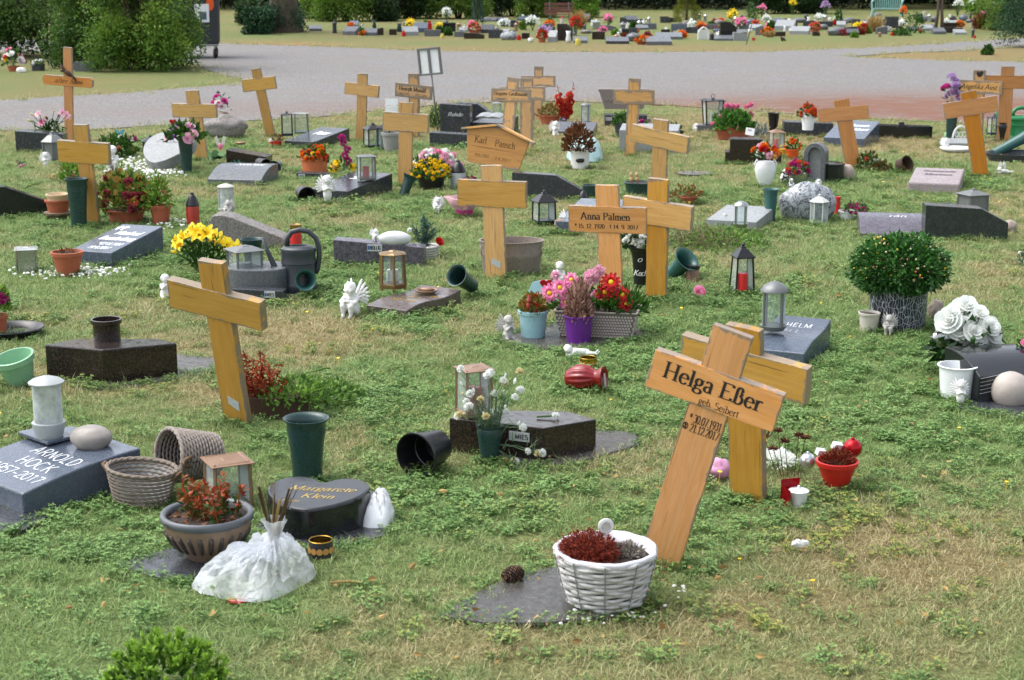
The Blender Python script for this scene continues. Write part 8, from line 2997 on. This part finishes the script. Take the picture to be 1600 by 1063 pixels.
# ------------------------------------------------------------------ bushes, trees, hedge
def crown(mb, c, r, n, L, W, seed=0, lo=-.6, lumps=9, box=False):
 """uneven crown: several clumps spread on an ellipsoid, leaves on and inside them"""
 c, r = np.array(c, float), np.array(r, float)
 rr = np.random.default_rng(seed)
 k = rr.normal(size=(lumps * (4 if not box else 7), 3))
 k /= np.linalg.norm(k, axis=1)[:, None]
 k = k[k[:, 2] > lo]
 if box:
  k = np.sign(k) * np.abs(k) ** .45
  k /= np.abs(k).max(axis=1)[:, None] ** .6
 m = len(k)
 cent = k * r * (.45 + .47 * rr.random((m, 1)))
 rad = (.2 + .17 * rr.random(m)) * np.sort(r)[:2].mean()
 ton = rr.random(m)
 idx = rr.integers(0, m, n)
 d = rr.normal(size=(n, 3))
 d /= np.linalg.norm(d, axis=1)[:, None]
 P = cent[idx] + d * rad[idx][:, None] * (.55 + .5 * rr.random((n, 1)))
 D = d + rr.normal(size=(n, 3)) * .5
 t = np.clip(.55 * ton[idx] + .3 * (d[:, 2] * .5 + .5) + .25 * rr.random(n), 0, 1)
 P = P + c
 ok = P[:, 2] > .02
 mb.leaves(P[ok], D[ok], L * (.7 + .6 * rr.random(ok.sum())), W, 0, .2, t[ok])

def shrub(label, px, py, w, h, m, n=9000, L=.05, W=.028, seed=1, cat='shrub', name='shrub', depth=None, trunk=True, lumps=16, back=.5, cz=.5):
 x, y, u = G(px, py)
 w, h = w * u, h * u
 d = depth or w * .7
 nn = math.hypot(x, y)
 o = thing(name, label, cat, (x + x / nn * d * back, y + y / nn * d * back, 0))
 if trunk:
  mb = MB()
  for i in range(9):
   a = 2 * PI * i / 9
   mb.tube([(.05 * math.cos(a), .05 * math.sin(a), -.05), (w * .12 * math.cos(a), d * .12 * math.sin(a), h * .3), (w * .3 * math.cos(a), d * .3 * math.sin(a), h * .75)], [.03, .02, .008], 6)
  mb.build('branches', plain('bark_brown', '#4a3a2c', .9, .3, 20, .8), o, smooth=True)
 mb = MB()
 crown(mb, (0, 0, h * cz), (w / 2, d / 2, h * cz), n, L, W, seed, lumps=lumps, lo=-1, box=True)
 mb.build('foliage', m, o)
 return o

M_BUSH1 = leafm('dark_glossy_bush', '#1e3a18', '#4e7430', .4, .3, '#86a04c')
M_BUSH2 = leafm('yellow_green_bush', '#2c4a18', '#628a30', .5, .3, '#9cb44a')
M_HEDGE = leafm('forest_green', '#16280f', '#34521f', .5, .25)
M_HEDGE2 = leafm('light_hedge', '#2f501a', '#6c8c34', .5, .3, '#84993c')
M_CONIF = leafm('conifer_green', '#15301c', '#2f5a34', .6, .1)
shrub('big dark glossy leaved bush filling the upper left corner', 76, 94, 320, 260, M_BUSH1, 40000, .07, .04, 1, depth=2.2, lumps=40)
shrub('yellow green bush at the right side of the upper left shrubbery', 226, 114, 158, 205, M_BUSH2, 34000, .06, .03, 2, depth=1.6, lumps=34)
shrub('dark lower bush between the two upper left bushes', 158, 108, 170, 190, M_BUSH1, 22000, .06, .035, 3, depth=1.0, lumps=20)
# ivy covered tree stump
x, y, u = G(438, 52)
o = thing('ivy_tree', 'thick tree trunk wrapped in dark ivy and low yew, upper left of the road', 'tree', (x, y + .6, 0))
mb = MB()
mb.lathe([(34 * u, -.1), (27 * u, 10 * u), (22 * u, 40 * u), (20 * u, 160 * u), (15 * u, 420 * u)], 22, wob=lambda a, z: 1 + .08 * np.sin(a * 5 + z) + .05 * np.sin(a * 11))
mb.build('trunk', plain('grey_bark', '#54483c', .9, .3, 12, 1), o, smooth=True)
mb = MB()
crown(mb, (0, -.05, 22 * u), (44 * u, .5, 32 * u), 9000, .05, .02, 5, lumps=24)
mb.build('yew_skirt', leafm('blueish_yew', '#1f3a2a', '#4a6a4c', .6, .1), o)
mb = MB()
crown(mb, (0, 0, 5.2), (2.4, 2.4, 1.6), 5000, .14, .08, 6, lumps=24)
for i in range(5):
 a = 2 * PI * i / 5
 mb.tube([(0, 0, 3.5), (1.6 * math.cos(a), 1.6 * math.sin(a), 5)], [.12, .04], 6)
mb.build('crown', M_HEDGE, o)
# small conifer, dwarf trees
def conifer(label, px, py, w, h, m, n=5000, seed=1, tiers=5, L=.05, wiry=1):
 x, y, u = G(px, py)
 w, h = w * u, h * u
 o = thing('conifer', label, 'conifer', (x, y + w * .3, 0))
 mb = MB()
 mb.tube([(0, 0, -.05), (0, 0, h * .9)], [w * .06, w * .015], 8)
 mb.build('trunk', MATS['bark_brown'], o, smooth=True)
 rr = np.random.default_rng(seed)
 t = rr.random(n) ** .8
 a = rr.random(n) * 2 * PI
 prof = np.interp(t, [0, .15, .42, .5, .62, .95, 1], [.7, 1, .85, .5, .62, .12, 0]) if tiers == 2 else (1 - t * .92)
 rad = w / 2 * prof * (.6 + .45 * rr.random(n)) * (1 + .15 * np.sin(a * 5 + t * 9))
 P = np.stack([rad * np.cos(a), rad * np.sin(a), h * (.03 + .95 * t)], 1)
 D = np.stack([np.cos(a), np.sin(a), .3 + rr.normal(size=n) * .4], 1)
 mb = MB()
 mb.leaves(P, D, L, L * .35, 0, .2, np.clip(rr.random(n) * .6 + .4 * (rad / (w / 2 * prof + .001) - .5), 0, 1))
 mb.build('foliage', m, o)
 return o

conifer('dwarf golden cypress standing on the far grave rows', 1074, 37, 42, 60, leafm('golden_cypress', '#46591c', '#96962f', .6, .2), 7000, 3, 2)
conifer('slim blue grey dwarf conifer behind the coral flowers, far', 746, 40, 20, 70, leafm('grey_conifer', '#2c4a3c', '#5c7a68', .6, .1), 3500, 4)
shrub('dark dense conifer bush cut off by the upper right edge', 1618, 76, 130, 210, M_CONIF, 24000, .05, .02, 8, depth=1.2, lumps=40)
x, y, u = G(1467, 50)
o = thing('small_tree', 'young tree with two thin leaning trunks on the far lawn, right', 'tree', (x, y, 0))
for q in (-1, 1):
 mb = MB()
 mb.tube([(q * 6 * u, 0, -.05), (q * 3 * u, 0, 30 * u), (q * 2.5 * u, .02, 70 * u), (q * 9 * u, 0, 150 * u)], [3 * u, 2.4 * u, 2.1 * u, 1 * u], 8)
 mb.build('trunk', plain('tree_bark', '#574a40', .9, .3, 20, .8), o, smooth=True)
mb = MB()
crown(mb, (0, 0, 2.9), (1.2, 1.2, 1.0), 3500, .09, .05, 12, lumps=20)
mb.leaves(rng.normal(size=(60, 3)) * [.3, .2, .08] + [0, 0, .95], rng.normal(size=(60, 3)), .08, .04)
mb.build('crown', M_HEDGE2, o)
for (lab, px, py, w, h, m, sd, L) in (
  ('round clipped shrub behind the container, far left', 388, 40, 30, 38, M_HEDGE, 21, .06),
  ('low shrub left of the ivy wrapped trunk', 408, 54, 44, 40, M_CONIF, 22, .06),
  ('yellow green hedge bush right of the ivy wrapped trunk', 540, 34, 110, 100, M_HEDGE2, 23, .08),
  ('small light green shrub just right of the ivy wrapped trunk', 494, 30, 44, 40, M_HEDGE2, 24, .07),
  ('dark hedge bush behind the far graves, left half', 636, 30, 70, 90, M_HEDGE, 25, .08),
  ('rounded dark shrub at the end of the hedge bush', 602, 34, 34, 34, M_HEDGE, 26, .07),
  ('olive green hedge bush behind the slim blue grey conifer', 716, 30, 100, 110, M_HEDGE2, 27, .08),
  ('dark tall bush left of the brown bench', 800, 26, 90, 120, M_HEDGE, 28, .08),
  ('light leaved bush with holly like leaves behind the brown bench', 836, 28, 60, 90, M_HEDGE2, 29, .08),
  ('light green grassy bush right of the brown bench', 915, 28, 40, 44, leafm('fresh_green', '#3a641c', '#86ae3c', .5, .3), 30, .07),
  ('green bush behind the white orchids, far right half', 1230, 22, 120, 110, M_HEDGE, 31, .09),
  ('bright leaved tree branch hanging at the far right', 1545, 24, 70, 100, leafm('fresh_green', '#3a641c', '#86ae3c'), 32, .08),
  ('tangled olive shrub beside the dark conifer bush', 1552, 48, 40, 46, M_HEDGE2, 33, .05)):
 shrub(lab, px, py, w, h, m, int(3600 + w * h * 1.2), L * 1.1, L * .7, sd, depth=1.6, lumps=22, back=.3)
# dense wood behind everything: reads as one dark mass
mb = MB()
rr = np.random.default_rng(77)
for i in range(44):
 px = -120 + i * 42
 x, y, u = G(px, 14 + 5 * math.sin(i * 1.7))
 y2 = y + 2 + 3 * rr.random()
 crown(mb, (x, y2, 2.2 + rr.random()), (1.9, 1.8, 2.4 + rr.random()), 3600, .17, .12, 200 + i, lo=-1, lumps=14, box=True)
for i in range(30):
 x, y, u = G(-160 + i * 66, 12)
 crown(mb, (x, y + 8 + 2 * rr.random(), 2.4), (2.6, 2, 3), 2600, .26, .2, 500 + i, lo=-1, lumps=12, box=True)
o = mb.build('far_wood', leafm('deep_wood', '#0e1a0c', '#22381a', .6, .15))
o['kind'] = 'stuff'
for i in range(9):
 px = -60 + i * 205 + 40 * math.sin(i * 3)
 x, y, u = G(px, 12)
 o = thing('forest_tree', 'tall dark forest tree behind the far hedge, %s of the tree line' % ORD[i], 'tree', (x, y + 4, 0), group='tall trees of the far wood')
 mb = MB()
 mb.tube([(0, 0, -.1), (.1, 0, 3), (-.1, .1, 7)], [.28, .2, .1], 10)
 mb.build('trunk', MATS['tree_bark'], o, smooth=True)
 mb = MB()
 crown(mb, (0, 0, 6.3), (3.0, 2.6, 2.6), 4500, .26, .16, 300 + i, lo=-1, lumps=16)
 mb.build('crown', M_HEDGE, o)

# ------------------------------------------------------------------ grass, weeds and tiny flowers over the lawn
def template(name, fn, m):
 mb = MB()
 fn(mb)
 o = mb.build(name, m)
 COL.objects.unlink(o)
 return o

def grassmat(name, g0, g1, d0, d1):
 m, nt, b = newmat(name)
 at = N(nt, 'ShaderNodeAttribute', attribute_name='tint')
 ti = N(nt, 'ShaderNodeAttribute', attribute_name='dry', attribute_type='INSTANCER')
 g = mixc(nt, at.outputs['Fac'], srgb(g0), srgb(g1))
 d = mixc(nt, at.outputs['Fac'], srgb(d0), srgb(d1))
 ad = N(nt, 'ShaderNodeMath', operation='ADD')
 nt.links.new(ti.outputs['Fac'], ad.inputs[0])
 ma = N(nt, 'ShaderNodeMath', operation='MULTIPLY_ADD')
 nt.links.new(at.outputs['Fac'], ma.inputs[0])
 ma.inputs[1].default_value = .5
 ma.inputs[2].default_value = -.25
 nt.links.new(ma.outputs[0], ad.inputs[1])
 f = ramp(nt, ad.outputs[0], [(.3, 0), (.85, 1)])
 c = mixc(nt, f, g, d)
 nt.links.new(c, b.inputs['Base Color'])
 b.inputs['Roughness'].default_value = .55
 b.inputs['Specular IOR Level'].default_value = .3
 tr = nt.nodes.new('ShaderNodeBsdfTranslucent')
 nt.links.new(c, tr.inputs['Color'])
 mx = nt.nodes.new('ShaderNodeMixShader')
 mx.inputs[0].default_value = .3
 nt.links.new(b.outputs[0], mx.inputs[1])
 nt.links.new(tr.outputs[0], mx.inputs[2])
 nt.links.new(mx.outputs[0], nt.nodes['Material Output'].inputs['Surface'])
 return m

GM = grassmat('grass_blades', '#5c7442', '#a0b874', '#92865c', '#c6ba90')
WM = grassmat('weed_leaf', '#4c7038', '#86a862', '#75903e', '#a8a050')

def tuft(n, R, L0, L1, w, flat=.4):
 def f(mb):
  a, r = rng.random(n) * 2 * PI, R * np.sqrt(rng.random(n))
  C_ = np.stack([r * np.cos(a), r * np.sin(a), np.full(n, -.006)], 1)
  D_ = rng.normal(size=(n, 3)) * flat + [0, 0, 1]
  D_[:, 2] = np.abs(D_[:, 2]) + .15
  mb.blades(C_, D_, L0 + (L1 - L0) * rng.random(n) ** 1.5, w * (.7 + .6 * rng.random(n)), 0, .6)
 return f

def weed(n, R, H, L):
 def f(mb):
  for i in range(n):
   a, r = random.uniform(0, 2 * PI), R * math.sqrt(random.random())
   z = H * random.uniform(.3, 1)
   c = np.array([r * math.cos(a), r * math.sin(a), z])
   mb.tube([(c[0] * .5, c[1] * .5, 0), c], .0008, 3, tint=.2)
   nl = 3
   a0 = random.uniform(0, 6.28)
   t = random.random()
   for k in range(nl):
    b = a0 + 2 * PI * k / nl
    mb.leaves([c], [(math.cos(b), math.sin(b), random.uniform(-.1, .5))], L * random.uniform(.7, 1.2), L * .75, 0, .12, t, up=(0, 0, 1))
 return f

TG = [template('grass_tuft', tuft(46, .055, .02, .055, .0028, .55), GM), template('grass_tuft', tuft(40, .05, .015, .04, .0026, .8), GM), template('grass_tuft', tuft(30, .045, .03, .085, .0026, .4), GM)]
TW = [template('weed_clump', weed(34, .06, .03, .0088), WM), template('weed_clump', weed(24, .055, .038, .012), WM)]

def dots(mb):
 mb.lathe([(0, .0), (.004, .001), (.0075, .004), (.004, .0045), (0, .004)], 8, c=(0, 0, .04))
 mb.tube([(0, 0, 0), (0, 0, .04)], .0006, 3)

TF = template('lawn_flower', dots, PET['yellow'])

def gn_scatter(name, pts, rot, scl, dry, temp, label=None):
 me = bpy.data.meshes.new(name)
 me.from_pydata([tuple(p) for p in pts], [], [])
 for nm, ty, val in (('scl', 'FLOAT', scl), ('dry', 'FLOAT', dry)):
  a = me.attributes.new(nm, ty, 'POINT')
  a.data.foreach_set('value', np.asarray(val, np.float32))
 a = me.attributes.new('rotv', 'FLOAT_VECTOR', 'POINT')
 a.data.foreach_set('vector', np.asarray(rot, np.float32).ravel())
 o = bpy.data.objects.new(name, me)
 COL.objects.link(o)
 ng = bpy.data.node_groups.new(name, 'GeometryNodeTree')
 ng.interface.new_socket('Geometry', in_out='INPUT', socket_type='NodeSocketGeometry')
 ng.interface.new_socket('Geometry', in_out='OUTPUT', socket_type='NodeSocketGeometry')
 gi, go = ng.nodes.new('NodeGroupInput'), ng.nodes.new('NodeGroupOutput')
 oi = ng.nodes.new('GeometryNodeObjectInfo')
 oi.inputs['Object'].default_value = temp
 oi.inputs['As Instance'].default_value = True
 ip = ng.nodes.new('GeometryNodeInstanceOnPoints')
 ar = ng.nodes.new('GeometryNodeInputNamedAttribute')
 ar.data_type = 'FLOAT_VECTOR'
 ar.inputs[0].default_value = 'rotv'
 as_ = ng.nodes.new('GeometryNodeInputNamedAttribute')
 as_.data_type = 'FLOAT'
 as_.inputs[0].default_value = 'scl'
 L = ng.links.new
 L(gi.outputs[0], ip.inputs['Points'])
 L(oi.outputs['Geometry'], ip.inputs['Instance'])
 L(ar.outputs[0], ip.inputs['Rotation'])
 L(as_.outputs[0], ip.inputs['Scale'])
 L(ip.outputs[0], go.inputs[0])
 md = o.modifiers.new('scatter', 'NODES')
 md.node_group = ng
 o['kind'] = 'stuff'
 return o

def field(n, y0, y1, side=.36, marg=.5, power=1.0):
 """random spots over the lawn wedge between y0 and y1"""
 y = np.sqrt(y0 ** 2 + (y1 ** 2 - y0 ** 2) * rng.random(n) ** power)
 x = rng.uniform(-1, 1, n) * (side * y + marg)
 k = ~inside(x, y, road_w)
 for W in SLABS:
  c_ = np.mean(W, 0)
  k &= ~inside(x, y, [(c_[0] + (a - c_[0]) * .93, c_[1] + (b - c_[1]) * .93) for a, b in W])
 return x[k], y[k]

def place(name, x, y, temp, s0, s1, dry, zoff=0.0, tilt=.15):
 n = len(x)
 z = (fbm(x * 1.7, y * 1.7) - .5) * .02 * ((y > 2.4) & (y < 22)) + zoff
 rot = np.stack([rng.normal(size=n) * tilt, rng.normal(size=n) * tilt, rng.random(n) * 6.28], 1)
 return gn_scatter(name, np.stack([x, y, z], 1), rot, s0 + (s1 - s0) * rng.random(n), dry, temp)

for (n, y0, y1, s) in ((15000, 3.0, 7.5, .8), (17000, 7.5, 13, 1.0), (11000, 13, 19.5, 1.15)):
 x, y = field(n, y0, y1)
 d = dryness(x, y)
 L_ = lush(x, y)
 k = rng.random(len(x)) > L_ * .5
 x, y, d = x[k], y[k], np.clip(d[k] + rng.normal(size=k.sum()) * .12, 0, 1)
 which = np.where(rng.random(len(x)) < .14, 2, np.where(rng.random(len(x)) < .3 + .5 * d, 1, 0))
 for t in range(3):
  q = which == t
  place('grass', x[q], y[q], TG[t], .7 * s, 1.15 * s, d[q])
for (n, y0, y1, s) in ((8500, 3.0, 7.5, .8), (10000, 7.5, 13, 1.0), (3500, 13, 17.5, 1.1)):
 x, y = field(n, y0, y1)
 L_ = lush(x, y)
 k = rng.random(len(x)) < L_ * .9 + .1
 x, y = x[k], y[k]
 d = np.clip(dryness(x, y) * .6 + rng.normal(size=len(x)) * .15, 0, 1)
 which = rng.random(len(x)) < .5
 for t in range(2):
  q = which == bool(t)
  place('ground_weeds', x[q], y[q], TW[t], .6 * s, 1.15 * s, d[q])
x, y = field(260, 3.2, 16)
k = rng.random(len(x)) < .3 + .7 * (to_px(x, y)[0] > 900)
place('lawn_flowers', x[k], y[k], TF, .6, 1.1, x[k] * 0)
# taller tufts hugging the feet of stones and crosses, as mowers leave them
X_, Y_ = [], []
for o in list(COL.objects):
 if o.parent is None and 'category' in o and 4 < o.location[1] < 17 and o.location[2] < .06 and o['category'] in ('cross', 'gravestone', 'vase', 'pot', 'potted plant', 'lantern', 'rock', 'planter', 'basket'):
  r_ = {'cross': .07, 'gravestone': .2, 'rock': .16}.get(o['category'], .09)
  for i in range(9 if o['category'] != 'gravestone' else 16):
   a = random.uniform(0, 2 * PI)
   X_.append(o.location[0] + r_ * math.cos(a) * random.uniform(.7, 1.3))
   Y_.append(o.location[1] + (.0 if o['category'] != 'gravestone' else .02) - abs(r_ * .5 * math.sin(a)) * random.uniform(.3, 1))
X_, Y_ = np.array(X_), np.array(Y_)
k = np.ones(len(X_), bool)
for W in SLABS:
 k &= ~inside(X_, Y_, W)
X_, Y_ = X_[k], Y_[k]
k = rng.random(len(X_)) < .5
place('grass', X_[k], Y_[k], TG[2], .7, 1.1, np.clip(dryness(X_[k], Y_[k]), 0, 1))
place('ground_weeds', X_[~k], Y_[~k], TW[0], .7, 1.2, np.clip(dryness(X_[~k], Y_[~k]) * .5, 0, 1))
ex, ey = [], []
for W in SLABS:
 R = refine(W, .03, .05)
 for p in R:
  for q in range(2):
   ex.append(p[0] + rng.normal() * .015)
   ey.append(p[1] + rng.normal() * .02)
ex, ey = np.array(ex), np.array(ey)
k = rng.random(len(ex)) < .6
place('grass', ex[k], ey[k], TG[0], .6, 1.0, np.clip(dryness(ex[k], ey[k]), 0, 1))
place('ground_weeds', ex[~k], ey[~k], TW[0], .5, .9, np.clip(dryness(ex[~k], ey[~k]) * .5, 0, 1))
# straggling tufts along the far edges of the road
ex, ey = [], []
for p in road_w:
 if p[1] > 14:
  for i in range(3):
   ex.append(p[0] + rng.normal() * .2)
   ey.append(p[1] + rng.normal() * .2)
ex, ey = np.array(ex), np.array(ey)
k = (np.abs(ex) < .4 * ey + 1)
place('road_edge_grass', ex[k], ey[k], TG[0], 1.2, 2.2, .6 + 0 * ex[k])

# ------------------------------------------------------------------ tidy up
for o in list(COL.objects):
 if '_used' in o:
  del o['_used']
for o in THINGS:                       # a thing of a single mesh becomes that mesh
 ch = [c for c in COL.objects if c.parent == o]
 if len(ch) == 1 and not [c for c in COL.objects if c.parent == ch[0]]:
  c = ch[0]
  loc, rot, mode = o.location.copy(), o.rotation_euler.copy(), o.rotation_mode
  if Vector(c.location).length < 1e-9 and Vector(c.rotation_euler[:]).length < 1e-9:
   c.parent = None
   c.rotation_mode = mode
   c.location, c.rotation_euler = loc, rot
   nm = o.name.split('.')[0]
   for key in ('label', 'category', 'group'):
    if key in o:
     c[key] = o[key]
   bpy.data.objects.remove(o)
   c.name = nm
